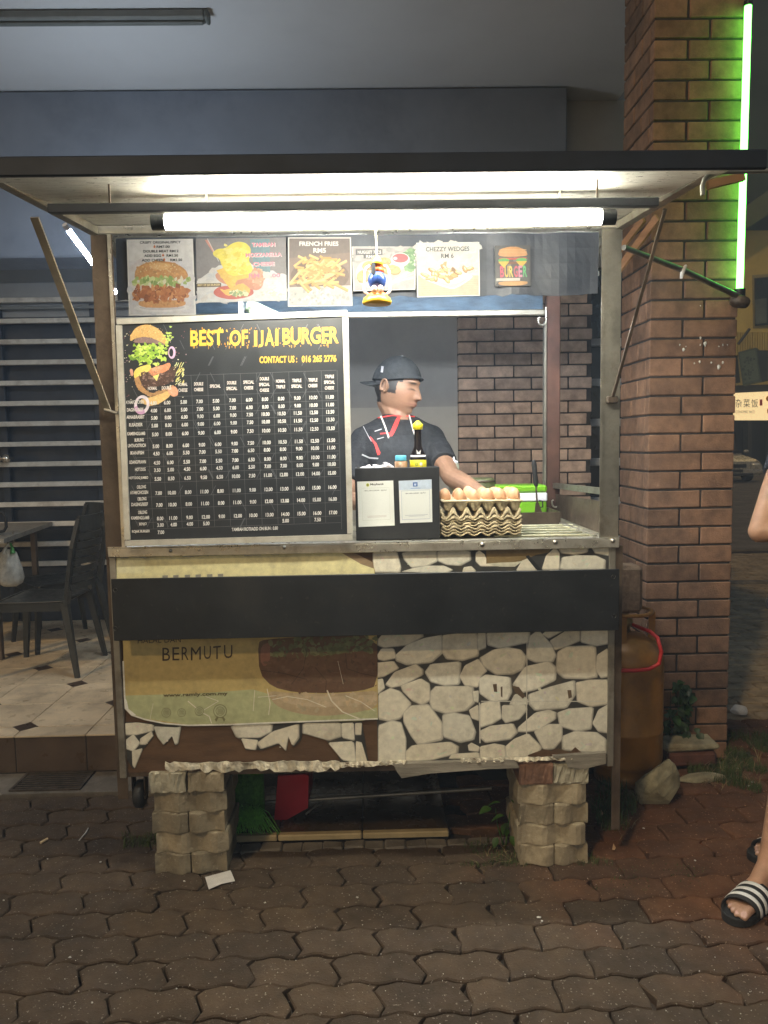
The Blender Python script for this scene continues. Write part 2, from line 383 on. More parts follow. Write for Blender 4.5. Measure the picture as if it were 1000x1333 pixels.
# ---- porch floor, riser, tiles
m_tile = mat('beige_floor_tile', (0.68,0.55,0.37), 0.35, 0, 0.18, 7, 0.06, 40, rnd=0.08, dirt=0.55, dcol=(0.20,0.155,0.10), dscale=6)
m_rtile = mat('brown_riser_tile', (0.10,0.07,0.048), 0.35, 0, 0.3, 6, 0.08, 40, rnd=0.15)
m_inlay = mat('dark_inlay_tile', (0.07,0.045,0.03), 0.35, 0, 0.2, 9, 0.05)
porch = slab('porch_floor', (-5,0.85,-0.02), (1.235,3.2,0.168), m_mortar)
TS = 0.315
def tile_me(wx, wy, m, t=0.008, g=0.002):
    b = MB().bbox((g,g,-t),(wx-g,wy-g,0),0.0012); me = bpy.data.meshes.new('tile'); me.from_pydata([tuple(p) for p in b.v], [], b.f); me.materials.append(m); return me
tA, tF = tile_me(TS,TS,m_tile), tile_me(TS,0.115,m_tile); tR = tile_me(TS,0.165,m_rtile)
X0 = gr(20,957,.175).x
for i in range(-9, 9):
    x = X0 + i*TS
    if x > 1.235-TS*0.2 or x < -3.6: continue
    inst('nosing_tile', tF, porch, (x,0.838,0.1755))
    inst('riser_tile', tR, porch, (x,0.8475,0.003), rot=(math.pi/2,0,0))
    if x > -0.6: continue
    for j in range(7):
        inst('tile', tA, porch, (x,0.956+j*TS,0.1755))
        if (i+j) % 2 == 0:
            c = Vector((x,0.956+j*TS,0.1762)); q = 0.058
            me = MB().prism([c+Vector((q,0,0)),c+Vector((0,q,0)),c+Vector((-q,0,0)),c+Vector((0,-q,0))],(0,0,-0.003)); me.build('inlay_tile', m_inlay, porch)
slab('tile_bed', (-0.55,0.957,0.1685), (1.23,3.1,0.1745), m_tile, parent=porch)

# ---- tiled apron below the stall
m_apr = mat('glossy_brown_tile', (0.06,0.042,0.026), 0.22, 0, 0.35, 5, 0.05, 30, dirt=0.4, dcol=(0.03,0.022,0.016), dscale=3)
m_cream = mat('cream_tile_edge', (0.42,0.34,0.19), 0.4, 0, 0.2, 12, 0.1)
aL, aR = gr(305,1100).x, gr(585,1090).x
apron = slab('tiled_apron', (aL,0.205,-0.05), (aR,0.84,0.018), m_mortar)
xs = [aL, gr(362,1095).x, gr(472,1093).x, aR]
for k in range(3):
    MB().bbox((xs[k]+.002,0.218,0.0185),(xs[k+1]-.002,0.52,0.026),.001).build('tile', m_apr, apron)
    MB().bbox((xs[k]+.002,0.523,0.0185),(xs[k+1]-.002,0.835,0.026),.001).build('tile', m_apr, apron)
    MB().bbox((xs[k]+.002,0.190,0.004),(xs[k+1]-.002,0.2175,0.0275),.004).build('edge_tile', m_cream, apron)
kb = MB()
for k in range(14):
    x = aL-.05+k*.075; kb.bbox((x,0.135+random.uniform(-.012,.012),-0.03),(x+.074,0.189,0.004+random.uniform(-.003,.004)),.006,j=.004)
tag(kb.build('concrete_haunch', m_conc), kind='structure')

# ---- brick pillar
def brick_me(w_, d, h, m, j=0.0012):
    b = MB().bbox((0,0,0),(w_,d,h),0.0035,j=j); me = bpy.data.meshes.new('brick'); me.from_pydata([tuple(p) for p in b.v], [], b.f); me.materials.append(m); return me
pil = thing('brick_pillar', 'square orange-brown brick pillar rising behind the right end of the food stall', 'pillar', (1.43,1.09,0))
PX0, PX1, PY0, PY1 = 1.240, 1.625, 0.90, 1.29
MB().box((PX0+.006,PY0+.006,-.02),(PX1-.006,PY1-.006,3.6)).build('mortar_core', m_mortar, pil)
CH = 0.0833; g = 0.009
lng, sht = 0.235, PX1-PX0-0.235-g
bm_ = {k: [brick_me(k[0],k[1],CH-g,m_brick) for _ in range(3)] for k in ((lng,.05),(sht,.05),(.05,lng),(.05,sht))}
side = PY1-PY0
for r_ in range(43):
    z = -0.03 + r_*CH
    ws = (sht, lng) if r_ % 2 else (lng, sht)
    x = PX0
    for w_ in ws: inst('brick', random.choice(bm_[(w_,.05)]), pil, (x,PY0+random.uniform(-.0015,.0015),z)); x += w_+g
    y = PY0+.052
    segs = (lng-.05, side-.052-lng+.05-g) if r_ % 2 else (sht-.05, side-.052-sht+.05-g)
    for s_ in segs:
        if s_ > .04:
            k = ('L',round(s_,4))
            if k not in bm_: bm_[k] = [brick_me(.05,s_,CH-g,m_brick) for _ in range(2)]
            inst('brick', random.choice(bm_[k]), pil, (PX0+random.uniform(-.001,.001),y,z)); y += s_+g
wp = MB()
mwp = mat('white_paint_fleck', (0.7,0.68,0.6), 0.8)
for (u,v,s_) in ((885,449,3),(893,451,2),(912,449,3),(918,450,3),(890,455,5),(936,451,2),(941,449,3),(947,449,2),(904,473,3),(911,471,4),(926,472,3),(936,478,7),(941,472,4),(912,440,4),(918,447,6),(912,398,2)):
    c = at(u,v,PY0-.002); wp.ell(c,(s_*.0012,.0025,s_*.0014),7,5,0,j=.3)
wp.build('paint_drips', mwp, pil)['kind'] = 'stuff'

CH = 0.0758
# ---- brick wall behind, plaster wall, beam, ceiling
WX0, WX1, WY = 0.573, 1.42, 2.4
bw = thing('brick_wall', 'brown running-bond brick wall panel behind the vendor, beside the plain grey wall', 'wall', ((WX0+WX1)/2,WY+.06,.175))
MB().box((WX0+.004,WY+.008,.17),(WX1-.004,WY+.12,2.6)).build('mortar_bed', m_mortar, bw)
ba, bb_ = 0.225, 0.009
meA = [brick_me(ba,.06,CH-g,m_wbrick) for _ in range(4)]; cut = {}
for r_ in range(31):
    z = .18 + r_*CH; x = WX0 if r_ % 2 else WX0-ba/2
    while x < WX1-.03:
        a = max(x,WX0); b = min(x+ba,WX1)
        if b-a > ba-.002: me = random.choice(meA)
        else:
            k = round(b-a,3)
            if k not in cut: cut[k] = brick_me(b-a,.06,CH-g,m_wbrick)
            me = cut[k]
        if b-a > .03: inst('brick', me, bw, (a,WY+random.uniform(-.002,.002),z))
        x += ba+bb_
pw = thing('plaster_wall', 'plain grey plaster wall behind the vendor, left of the brickwork', 'wall', (0,2.5,.175))
MB().box((-0.75,WY+.03,.17),(WX0-.003,3.1+.1,2.607)).build('wall_face', m_plaster, pw)
sk = mat('lit_lower_plaster', (0.42,0.42,0.39), 0.7, 0, 0.08, 3, 0.08)  # lower wall coloured paler, painting in the light below the shadow line
MB().box((-0.74,WY+.024,.17),(WX0-.004,WY+.0298,at(520,530,WY).z)).build('lit_wall_band', sk, pw)
rb = thing('side_wall', 'grey plaster wall high up between the blue beam end and the brick pillar', 'wall', (1.7,2.6,2.3))
MB().box((1.2,WY+.16,2.55),(2.05,WY+.35,3.585)).build('wall_face', m_plaster, rb)
gb = tag(MB().bbox((-6,WY-.04,2.61),(1.245,WY+.3,3.584),.01).build('beam', m_beam), 'deep painted beam, blue-grey tinted for lamp glow, running above the porch below the ceiling', 'beam')
tag(MB().box((-6,0.75,3.59),(1.62,3.6,3.72)).build('ceiling', m_ceil), kind='structure')
cl = thing('batten_fitting', 'unlit grey lamp batten fixed to the porch ceiling at the top left', 'light fitting', tuple(gr(130,18,3.58)))
e0 = gr(-60,20,3.58); e1 = gr(268,20,3.58)
mbt = mat('dull_grey_fitting', (0.20,0.21,0.20), 0.6, 0, 0.1)
MB().bbox((e0.x,e0.y-.035,3.545),(e1.x,e0.y+.035,3.589),.008).build('housing', mbt, cl)
MB().bbox((e1.x+.001,e0.y-.037,3.542),(e1.x+.02,e0.y+.037,3.5885),.006).build('end_cap', mat('fitting_end', (0.13,0.14,0.13), 0.6), cl)
MB().bbox((e0.x,e0.y-.014,3.53),(e1.x-.01,e0.y+.014,3.5445),.005).build('ridge', mat('fitting_ridge',(0.14,0.15,0.14),0.5), cl)

# ---- dark opening right of the brick wall, seen past the rear post
dw = thing('dark_window', 'narrow dark shop window between the brick wall and the stall post', 'window', (1.75,2.75,.175))
mdk = mat('dark_glass', (0.012,0.014,0.018), 0.12, 0, 0.2, 5, 0)
MB().box((1.44,WY+.2,.0),(2.05,WY+.23,2.54)).build('pane', mdk, dw)
for k in range(6):
    z = .75+.26*k; MB().bbox((1.43,WY+.15,z),(2.0,WY+.19,z+.05),.005).build('glazing_bar', mat('pale_window_bar',(0.30,0.31,0.31),0.5), dw)

# ---- slatted shutter wall on the left
SY = 3.1
sh = thing('slatted_screen', 'dark blue shutter behind the chairs crossed by pale horizontal slats', 'shutter', (-2.4,2.32,.175))
mblue = mat('dark_blue_sheet', (0.020,0.030,0.048), 0.5, 0.1, 0.35, 5, 0.2, 40, dirt=0.4, dcol=(0.035,0.035,0.035), dscale=5)
mslat = mat('pale_slat', (0.60,0.57,0.50), 0.6, 0, 0.15, 12, 0.1, 60, dirt=0.5, dcol=(0.16,0.09,0.045), dscale=7)
MB().box((-5.6,SY+.03,.17),(-0.70,SY+.08,2.60)).build('backing_sheet', mblue, sh)
z0 = at(60,391,SY-.1).z; z1 = at(60,630,SY-.1).z; st = (z0-z1)/9
for k in range(14):
    z = z0-k*st
    if z < .35: break
    MB().bbox((-5.5,SY-.13,z-.017),(-0.70,SY-.09,z+.017),.003,j=.001).build('slat', mslat, sh)
    b = MB(); pr = [(0,-.02),(.02,-.06),(.045,-.06),(.06,-.10),(.06,-.14),(.02,-.15)]
    y = SY+.02
    b.box((-5.5,y-.035,z-.135),(-0.70,y,z-.05)); b.box((-5.5,y-.015,z-.05),(-0.70,y,z-.02)); b.build('blue_panel', mblue, sh)
for x in (-3.6,-2.62,-1.95,-1.15): MB().bbox((x,SY-.06,.2),(x+.05,SY-.02,2.45),.004).build('upright', mblue, sh)
MB().bbox((-5.6,SY-.02,2.37),(-0.76,SY+.03,2.608),.004).build('head_board', m_plaster, sh)
MB().tube([(-5.6,SY-.1,2.42),(-0.8,SY-.1,2.42)],.012,8).build('conduit', mbt, sh)
kn = MB(); c = at(8,597,SY-.16); kn.ell(c,(.03,.03,.03),12,8); kn.ell(c+Vector((-.05,0,0)),(.022,.02,.022),10,6); kn.tube([c,c+Vector((0,.1,0))],.012,8)
kn.build('door_knob', mat('polished_knob',(0.8,0.72,0.6),0.2,0.9,0.05,5,0), sh)
HAZE = 0.010
# ================================================================== FOOD STALL
stall = thing('food_stall', 'old steel framed burger stall with stone pattern wallpaper front, standing on stacked pavers', 'food stall', (-0.02,0.4,0))
LX, RX, CT, TOP, DP = -0.853, 0.815, 1.118, 2.112, 0.80
def part(name, mb, m, p=None): return mb.build(name, m, p or stall)
# posts (angle iron: two flanges each)
def angle_post(x, y, z0, z1, sx, sy, w_=.06, t=.005, m=m_steel):
    b = MB(); b.box((x,y,z0),(x+sx*w_,y+sy*t,z1)); b.box((x,y+sy*t*1.02,z0),(x+sx*t,y+sy*w_,z1)); b.box((x+sx*(w_-.004),y-sy*.003,z0),(x+sx*(w_+.006),y-sy*.0002,z1)); return part('post', b, m)
angle_post(-0.862, -0.004, CT-.02, TOP, 1, 1, .062, m=m_steeld)
angle_post(-0.864, 0.0, 0.27, CT-.021, 1, 1, .03, m=m_steeld)
b = MB(); b.box((-0.808,-.012,CT),(-0.798,.0,TOP)); part('edge_strip', b, m_alu)
angle_post(0.815, -0.004, CT-.02, TOP, -1, 1, .058, m=m_steel)
angle_post(0.832, 0.0, 0.12, CT-.021, -1, 1, .024, m=m_steeld)
b = MB(); b.bbox((0.762,DP,CT-.05),(0.822,DP+.045,2.06),.004); part('rear_post', b, mat('rusty_red_post',(0.10,0.045,0.03),0.6,0.2,0.35,9,0.3,80,dirt=.6,dcol=(.05,.03,.022)))
b = MB(); b.bbox((0.752,DP-.006,CT-.05),(0.7615,DP+.03,1.95),.002); part('edge_strip', b, m_steel)
b = MB(); b.bbox((-0.86,DP,CT-.05),(-0.81,DP+.045,2.06),.004); part('rear_post', b, m_steeld)
for x in (-0.83,0.80):
    b = MB(); b.bbox((x-.02,DP,0.10),(x+.02,DP+.04,CT-.051),.004); part('leg', b, m_steeld)
# top frame
b = MB(); b.bbox((-0.862,-.010,TOP+.001),(0.822,.028,TOP+.028),.003); part('top_rail', b, m_alu)
b = MB(); b.bbox((-0.862,DP,2.061),(0.822,DP+.04,2.10),.003); part('top_rail', b, m_steeld)
for x in (-0.862,0.795):
    b = MB(); b.bar((x+.013,.029,TOP+.01),(x+.013,DP-.001,2.08),.025,.03); part('side_rail', b, m_steel)
b = MB(); b.prism([(-0.9,-.03,TOP+.034),(0.86,-.03,TOP+.034),(0.86,DP+.08,2.115),(-0.9,DP+.08,2.115)],(0,0,.004)); part('roof_sheet', b, m_sheet)
# counter
b = MB(); b.bbox((LX,-.016,CT-.026),(RX,-.001,CT+.004),.002); b.box((LX,-.0155,CT+.0042),(RX,.03,CT+.007)); part('counter_rail', b, m_alu)
mct = mat('greasy_counter_sheet', (0.36,0.34,0.25), 0.35, 0.45, 0.45, 7, 0.3, 40, dirt=0.85, dcol=(0.045,0.045,0.03), dscale=6)
b = MB(); b.box((LX+.01,.031,CT-.012),(RX-.01,DP,CT+.0015)); part('counter_top', b, mct)
for u in (628,723,798): 
    c = at(u,{628:709,723:706,798:704}[u],-.018); b = MB(); b.lathe([(0,-.006),(.0075,-.005),(.008,0),(.004,0),(.0035,.002),(0,.002)],c,12,M=Matrix.Rotation(math.pi/2,3,'X')); part('bolt', b, m_alu)
for u,v in ((222,717),(370,713)):
    c = at(u,v,-.018); b = MB(); b.lathe([(0,-.005),(.006,-.004),(.006,0),(0,.001)],c,10,M=Matrix.Rotation(math.pi/2,3,'X')); part('bolt', b, m_alu)
# right side: middle rail, side sheet, tray edge
b = MB(); b.bar((0.80,.03,at(782,641,.03).z),(0.80,DP,at(725,632,DP).z),.02,.022); part('side_rail', b, m_steel)
b = MB(); b.prism([(0.802,.05,CT+.002),(0.802,DP,CT+.002),(0.802,DP,1.215),(0.802,.05,1.235)],(.003,0,0)); part('side_sheet', b, m_steeld)
b = MB(); zt = at(640,668,.46).z; b.box((0.28,.46,CT+.002),(0.74,.464,zt)); b.box((0.737,.465,CT+.002),(0.741,.75,zt)); b.box((0.28,.7,CT+.002),(0.74,.704,zt)); b.box((0.28,.4645,CT+.002),(0.284,.70,zt)); part('griddle_tray', b, m_steeld)
for k in range(5):
    y = .09+.075*k; b = MB(); b.bbox((0.42,y,CT+.002),(0.77,y+.018,CT+.009),.002); part('counter_slat', b, mat('pale_greasy_strip',(0.5,0.48,0.33),0.4,0.2,0.4,10,0.3,dirt=.6,dcol=(.1,.1,.05),dscale=9))
b = MB(); b.bar((0.755,.05,CT+.006),(0.735,.44,CT+.006),.012,.01); part('counter_edge', b, m_alu)
# hooks
def hook(p, s_=1.0, name='hook', parent=None, m=m_alu, up=.03):
    pts = [p+Vector((0.012*s_,0,up*s_)), p+Vector((.013*s_,0,.01*s_))]
    for k in range(9):
        a = math.pi*k/8; pts.append(p+Vector((.013*s_*math.cos(a),0,-.013*s_*math.sin(a))))
    pts.append(p+Vector((-.014*s_,0,.01*s_))); pts.append(p+Vector((-.008*s_,0,.013*s_)))
    return MB().tube(pts,.0028*s_,7).build(name, m, parent)
tag(hook(at(706,418,.72),1.25,up=.045), 'open steel hook hanging beside the rusty rear post of the stall', 'hook')
hook(at(722,655,.80)-Vector((0,.02,0)),1.2,parent=stall)
# front skin
FR = lambda u, v: at(u, v, 0.0)
b = MB(); b.box((LX+.012,.002,.36),(RX-.012,.012,CT-.027)); part('front_board', b, mat('brown_plywood',(0.115,0.062,0.03),0.7,0,0.35,6,0.3,50,dirt=.5,dcol=(.045,.03,.02),stretch=(1,1,4)))
mfr = mat('front_angle_frame', (0.34,0.32,0.27), 0.4, 0.6, 0.25, 10, 0.2, dirt=.6, dcol=(.12,.08,.045), dscale=9)
for x0, x1 in ((LX,LX+.022),(RX-.030,RX-.008)):
    b = MB(); b.bbox((x0,-.007,.345),(x1,.0015,CT-.027),.002); part('frame_strip', b, mfr)
b = MB(); b.box((LX,.004,.345),(RX-.01,.05,.3595)); part('bottom_rail', b, m_steeld)
def paper(name, m, z=0.0016): 
    return Print(lambda u, v: at(u, v, 0.0), (0,-1,0), z)
GR_ = (0.045,0.045,0.042)
wall = paper('w', m_inkw, 0.0012)
wall.poly([(486,716),(795,709),(795,983),(760,986),(748,975),(735,982),(722,973),(712,984),(690,983),(680,988),(640,992),(600,990),(560,993),(492,996)], GR_, 0)
def T(x, y): return (480+x/2.941, 690+y/2.941)
ST = """20,85 60,80 108,85 122,140 118,160 20,160|130,90 170,82 258,80 260,120 220,138 165,143 140,115|265,85 300,80 385,82 388,115 350,135 300,132 268,118|130,160 170,148 230,138 290,138 318,152 300,164|360,162 365,145 395,140 410,155 405,164|412,90 425,80 445,95 455,125 510,130 495,138 430,138 412,120|565,156 600,100 625,125 645,156|665,150 680,100 715,68 730,90 730,150|725,65 780,58 840,60 835,85 790,95 740,88|850,62 918,58 920,98 870,90|735,150 745,105 800,98 870,100 903,115 900,150|40,418 60,395 200,392 205,410 150,440 60,450 38,440|35,480 50,455 95,455 105,490 60,500 38,495|105,480 150,440 215,415 278,405 280,470 240,505 150,515 110,500|285,405 340,398 415,398 418,480 360,498 300,492 285,470|418,395 448,395 450,450 420,460|455,395 520,390 612,388 612,430 540,445 500,452 458,440|618,410 650,385 700,440 715,480 705,503 640,505 605,490|665,400 680,388 750,384 690,415|695,425 760,385 808,385 808,425 760,445 715,458|815,385 915,380 915,435 870,443 815,430|430,490 480,460 530,450 580,460 603,490 590,530 550,550 490,552 440,520|720,540 725,470 760,448 865,445 872,560 830,568 750,565|875,480 915,455 915,560 890,565 872,540|30,510 95,503 115,530 60,560 30,565|68,590 100,545 180,515 205,535 205,555 130,595 90,602|218,545 240,515 350,505 345,590 290,595 240,580|350,560 370,520 420,495 452,540 430,560 418,600 370,595|555,590 600,525 690,505 715,530 712,575 640,610 590,620 565,605|425,570 450,555 540,565 545,620 530,650 470,655 428,625|30,575 55,570 62,605 35,628|125,598 200,570 232,590 235,650 205,670 165,650 135,620|40,630 85,608 120,620 162,665 120,720 80,730 40,722|240,620 260,600 395,600 402,660 370,690 300,702 245,685 237,660|400,620 422,615 420,660 405,655|615,630 700,600 785,578 788,630 755,680 640,688 618,665|795,585 850,575 915,575 915,665 850,675 800,655|540,668 560,630 590,630 610,650 608,668 570,672|385,690 420,670 422,730 395,720|429,665 500,650 508,720 475,740 428,755|512,672 600,672 605,690 575,725 525,738 512,720|135,700 165,675 230,670 280,740 280,800 190,820 160,780 137,735|285,710 330,702 385,712 408,770 400,800 350,812 288,790|575,755 640,700 690,690 715,700 712,725 650,765 600,772 575,770|725,700 770,685 858,680 850,760 800,770 735,750|858,740 880,690 915,670 915,775 880,770|428,770 470,750 550,742 567,775 540,800 450,812 430,795|635,770 690,745 740,745 740,800 710,835 670,838|745,790 790,772 870,775 905,800 905,855 850,850 745,840|525,830 560,800 610,780 660,830 640,870 530,870|428,830 480,818 520,825 525,870 430,875|381,825 395,815 425,830 420,848 385,845|40,750 90,732 125,740 142,800 140,890 40,892|145,850 170,825 310,812 340,830 335,855 240,880 145,885|320,858 420,852 425,875 310,875"""
LS = """65,700 110,697 165,705 165,725 110,740 68,740|68,760 95,740 118,770 95,800 68,790|120,755 160,728 165,745 140,775 120,775|170,712 250,715 265,712 255,770 245,775 235,745 205,775 185,750|90,800 128,790 100,860 92,850|450,708 595,703 590,730 550,750 470,750|485,755 545,760 535,795 500,790|545,770 600,730 690,703 690,750 670,780 655,745 645,797 620,770 560,790|710,700 843,698 845,745 800,760 730,740 710,735|848,700 890,698 893,760 850,750|800,770 890,765 900,840 850,830|900,765 920,770 940,840 900,842|897,700 920,698 918,740 897,740"""
def stone(pts, pr, k0=1):
    pts = chaikin(pts, 1, .08); cx = sum(p[0] for p in pts)/len(pts); cy = sum(p[1] for p in pts)/len(pts)
    t = random.uniform(.86,1.06); w1 = random.uniform(-.02,.02)
    c = (0.78*t+w1,0.74*t,0.60*t-w1)
    q = lambda s_, dx=0, dy=0: [(cx+(x-cx)*s_+dx+random.uniform(-.25,.25), cy+(y-cy)*s_+dy+random.uniform(-.25,.25)) for x,y in pts]
    pr.poly(q(1.08), tuple(v*.42 for v in c), k0)
    pr.poly(q(1.045,-.3,-.4), tuple(v*.74 for v in c), k0+1)
    pr.poly(q(.99,-.5,-.8), c, k0+2)
    for _ in range(int(max(1,(max(p[0] for p in pts)-min(p[0] for p in pts))/9))):
        a = random.uniform(-.3,.3); b2 = random.uniform(-.3,.3); w2 = (max(p[0] for p in pts)-min(p[0] for p in pts)); h2 = (max(p[1] for p in pts)-min(p[1] for p in pts))
        pr.ell(cx+a*w2, cy+b2*h2, random.uniform(.3,w2*.10), random.uniform(.2,h2*.07), tuple(v*random.uniform(.84,1.1) for v in c), k0+3, 7, rot=random.uniform(-1,1), j=.3)
for s_ in ST.split('|'): stone([T(*map(float,p.split(','))) for p in s_.split()], wall)
LT = lambda x, y: (140+x/2.778, 690+y/2.778)
for poly in ([(64,693),(268,700),(255,775),(243,778),(236,748),(205,778),(188,755),(168,725),(168,748),(140,780),(128,792),(99,862),(90,862),(72,830),(64,800)],
             [(448,700),(920,690),(945,845),(895,846),(845,838),(820,790),(790,760),(745,738),(705,735),(700,760),(672,785),(655,750),(645,800),(620,775),(560,795),(500,795),(485,760),(470,752)]):
    wall.poly([LT(*p) for p in poly], GR_, 0)
for s_ in LS.split('|'): stone([LT(*map(float,p.split(','))) for p in s_.split()], wall)
BRN = (0.13,0.075,0.035)
wall.poly([T(450,128),(T(450,72)),T(560,66),T(700,68),T(690,85),T(640,95),T(590,115),T(560,128)], (0.20,0.14,0.06), 6)
wall.poly([T(450,128),T(510,124),T(560,122),T(590,118),T(560,140),T(500,140)], (0.6,0.58,0.45), 7)
wall.poly([T(600,100),T(612,96),T(660,150),T(640,150)], (0.02,0.02,0.02), 8)
wall.poly([T(398,80),T(410,78),T(404,140),T(398,135)], (0.03,0.03,0.03), 7)
for pp in ([(610,860),(670,838),(700,845),(725,835),(770,850),(790,830),(820,855),(850,850),(860,866),(700,880),(612,885)],):
    wall.poly([T(*p) for p in pp], (0.10,0.055,0.03), 6)
for pp in ([(475,590),(490,588),(492,620),(480,618)],[(548,595),(575,600),(600,635),(590,645),(560,620)],[(760,612),(775,612),(778,640),(765,645)],[(505,600),(512,598),(512,640),(506,636)]):
    wall.poly([T(*p) for p in pp], (0.12,0.08,0.05), 7)
wall.line(T(606,430),T(604,780),1.3,(0.62,0.6,0.5),7); wall.line(T(424,660),T(426,815),1.6,(0.66,0.64,0.54),7)
wall.line(T(430,655),T(915,655),1.1,(0.66,0.64,0.55),6)
tag(wall.build('stone_wallpaper', m_inkw, stall), 'torn wallpaper printed with grey rubble stones')
# faded burger advert
ad = paper('a', m_inkw, 0.004)
edge = [(158,726),(200,723),(300,721),(400,718),(440,717),(455,716),(470,724),(485,732),(488,742),(491,840),(492,900),(492,934),(470,938),(420,939),(360,940),(290,943),(245,943),(215,940),(190,936),(172,930),(164,922),(162,905),(161,840),(152,742),(152,726)]
ad.poly(edge, (0.52,0.40,0.16), 0)
ad.poly([(153,726),(200,724),(340,721),(455,718),(470,725),(486,734),(488,752),(152,762)], (0.78,0.72,0.40), 1)  # top strip painted paler, as lit closest to the tube
ad.poly([(440,716.5),(455,716),(486,732),(487,740),(470,734)], (0.28,0.2,0.12), 2)
for i in range(12): ad.poly([(153+i*3,730),(156+i*3,728),(156+i*3,745),(153+i*3,747)], (0.80,0.76,0.50-.004*i), 2)
for i,u in enumerate((212,226,241,255,270,284)): ad.poly([(u,749-i*.4),(u+7,748.5-i*.4),(u+7,756),(u,756)], (0.30,0.29,0.24), 3)
ad.poly([(164,916),(163,905),(260,902),(330,897),(350,903),(372,921),(420,927),(480,924),(491,920),(492,934),(470,938),(360,940),(245,942.5),(190,935),(172,929)], (0.46,0.48,0.26), 1)
ad.poly(chaikin([(336,836),(345,832),(400,828),(491,824),(492,892),(470,899),(430,902),(385,901),(355,894),(338,876)],1), (0.135,0.075,0.045), 2)
for i in range(46):
    u = random.uniform(346,488); v = random.uniform(829,852)+ (5 if u<380 else 0)
    ad.ell(u, v, random.uniform(2,7), random.uniform(1.5,4), random.choice([(0.15,0.16,0.07),(0.18,0.20,0.09),(0.12,0.13,0.06),(0.20,0.20,0.10)]), 3, 9, rot=random.uniform(-.5,.5), j=.3)
ad.poly(chaikin([(340,840),(352,835),(352,862),(344,868),(339,860)],1), (0.26,0.12,0.08), 3)
for i in range(50):
    u = random.uniform(345,486); v = random.uniform(856,893)
    ad.ell(u, v, random.uniform(1.5,6), random.uniform(.8,2.6), random.choice([(0.16,0.09,0.055),(0.115,0.065,0.04),(0.17,0.10,0.065)]), 3, 8, j=.3)
ad.poly(chaikin([(346,898),(380,902),(430,903),(475,900),(491,898),(492,920),(460,928),(420,932),(385,928),(358,918)],2), (0.47,0.36,0.22), 3)
ad.poly(chaikin([(356,902),(400,906),(450,906),(490,903),(491,914),(450,919),(400,920),(370,914)],2), (0.54,0.43,0.28), 4)
ad.mottle([(345,856),(490,852),(490,892),(385,900),(350,888)],150,.8,3.2,(0.13,0.075,0.045),.28,4)
ad.mottle([(356,902),(490,903),(491,916),(450,924),(385,926)],70,1,5,(0.50,0.40,0.25),.12,5)
ad.mottle([(345,830),(490,827),(490,848),(370,856)],110,1,4,(0.15,0.16,0.075),.35,4)
for pts, wd in (([(348,896),(352,915),(350,930)],1.1),([(332,898),(330,925)],.8),([(426,898),(432,912),(446,926),(470,936)],1.6),([(355,910),(375,906),(400,910),(425,920)],.9),([(245,912),(262,926),(273,932),(276,941)],1.3),([(268,906),(285,912),(262,926)],.8),([(450,905),(470,913),(488,925)],.9),([(336,907),(360,905)],.7),([(200,915),(196,935)],.5),([(440,860),(447,890)],.4)):
    ad.path(pts, wd, (0.78,0.74,0.6), 6)
for pts in ([(400,845),(395,870),(380,890)],[(410,868),(425,885),(424,900)],[(450,850),(452,870),(470,876),(490,880)],[(340,872),(370,876),(400,884)]): ad.path(pts, .7, (0.06,0.035,0.02), 5)
ad.path([(161,860),(163,905),(164,921),(172,930),(190,936),(215,941),(245,943.5),(300,942.5),(360,940),(492,935)], 2.0, (0.78,0.76,0.66), 7)
ad.poly([(162,905),(166,912),(168,922),(178,930),(172,931),(163,922)], (0.85,0.83,0.74), 8)
DK = (0.055,0.035,0.02)
def adtext(t, u0, v0, u1, v1, h, col, bold=.02): ad.slant(t, u0, v0, u1, v1, h, col, 8, bold)
for i,(ch, u, wd) in enumerate((('B',212,10),('E',225,9),('R',237,9),('M',249,13),('U',266,9),('T',278,10),('U',292,11))): adtext(ch, u, 860-i*.55+random.uniform(-1,1), u+wd, 859.6-i*.55, 17, DK, .0)
adtext('HALAL DAN', 180, 837, 236, 835.5, 7, DK, .0)
adtext('www.ramly.com.my', 213, 908, 297, 905.5, 6.0, (0.10,0.07,0.03), .02)
for u,v,r_ in ((217,927,6.3),(237,927,5.6),(260,925,6),(287,925,9)):
    ad.ell(u,v,r_,r_,(0.25,0.24,0.12),7,18); ad.ell(u,v,r_*.86,r_*.86,(0.46,0.48,0.28),8,18); ad.ell(u,v,r_*.66,r_*.66,(0.25,0.24,0.12),9,14); ad.ell(u,v,r_*.56,r_*.56,(0.44,0.45,0.26),10,14)
    for q in range(5): ad.line((u-r_*.4,v-r_*.3+q*r_*.16),(u+r_*.4,v-r_*.3+q*r_*.16),r_*.07,(0.22,0.21,0.1),11)
ad.poly([(282,933),(285,933),(282,939),(280,936)],(0.22,0.21,0.1),9); ad.poly([(289,933),(292,933),(294,936),(292,939)],(0.22,0.21,0.1),9)
tag(ad.build('faded_advert', m_inkw, stall), 'peeling yellow burger advert lettered BERMUTU')
b = MB(); pts = [(152,723),(230,721),(300,722.5),(360,719),(440,716)]
for i in range(26):
    u = 157+i*11.5; v = 725-(u-157)*.028+random.uniform(-1,1); b.prism([at(u,v,-.004),at(u+11,v-.3,-.006),at(u+11,v+random.uniform(.6,3),-.010),at(u,v+random.uniform(.6,3),-.008)],(0,-.0008,0))
part('curling_paper_edge', b, mat('torn_paper', (0.55,0.52,0.42), 0.8, 0, 0.3, 30, 0.3))
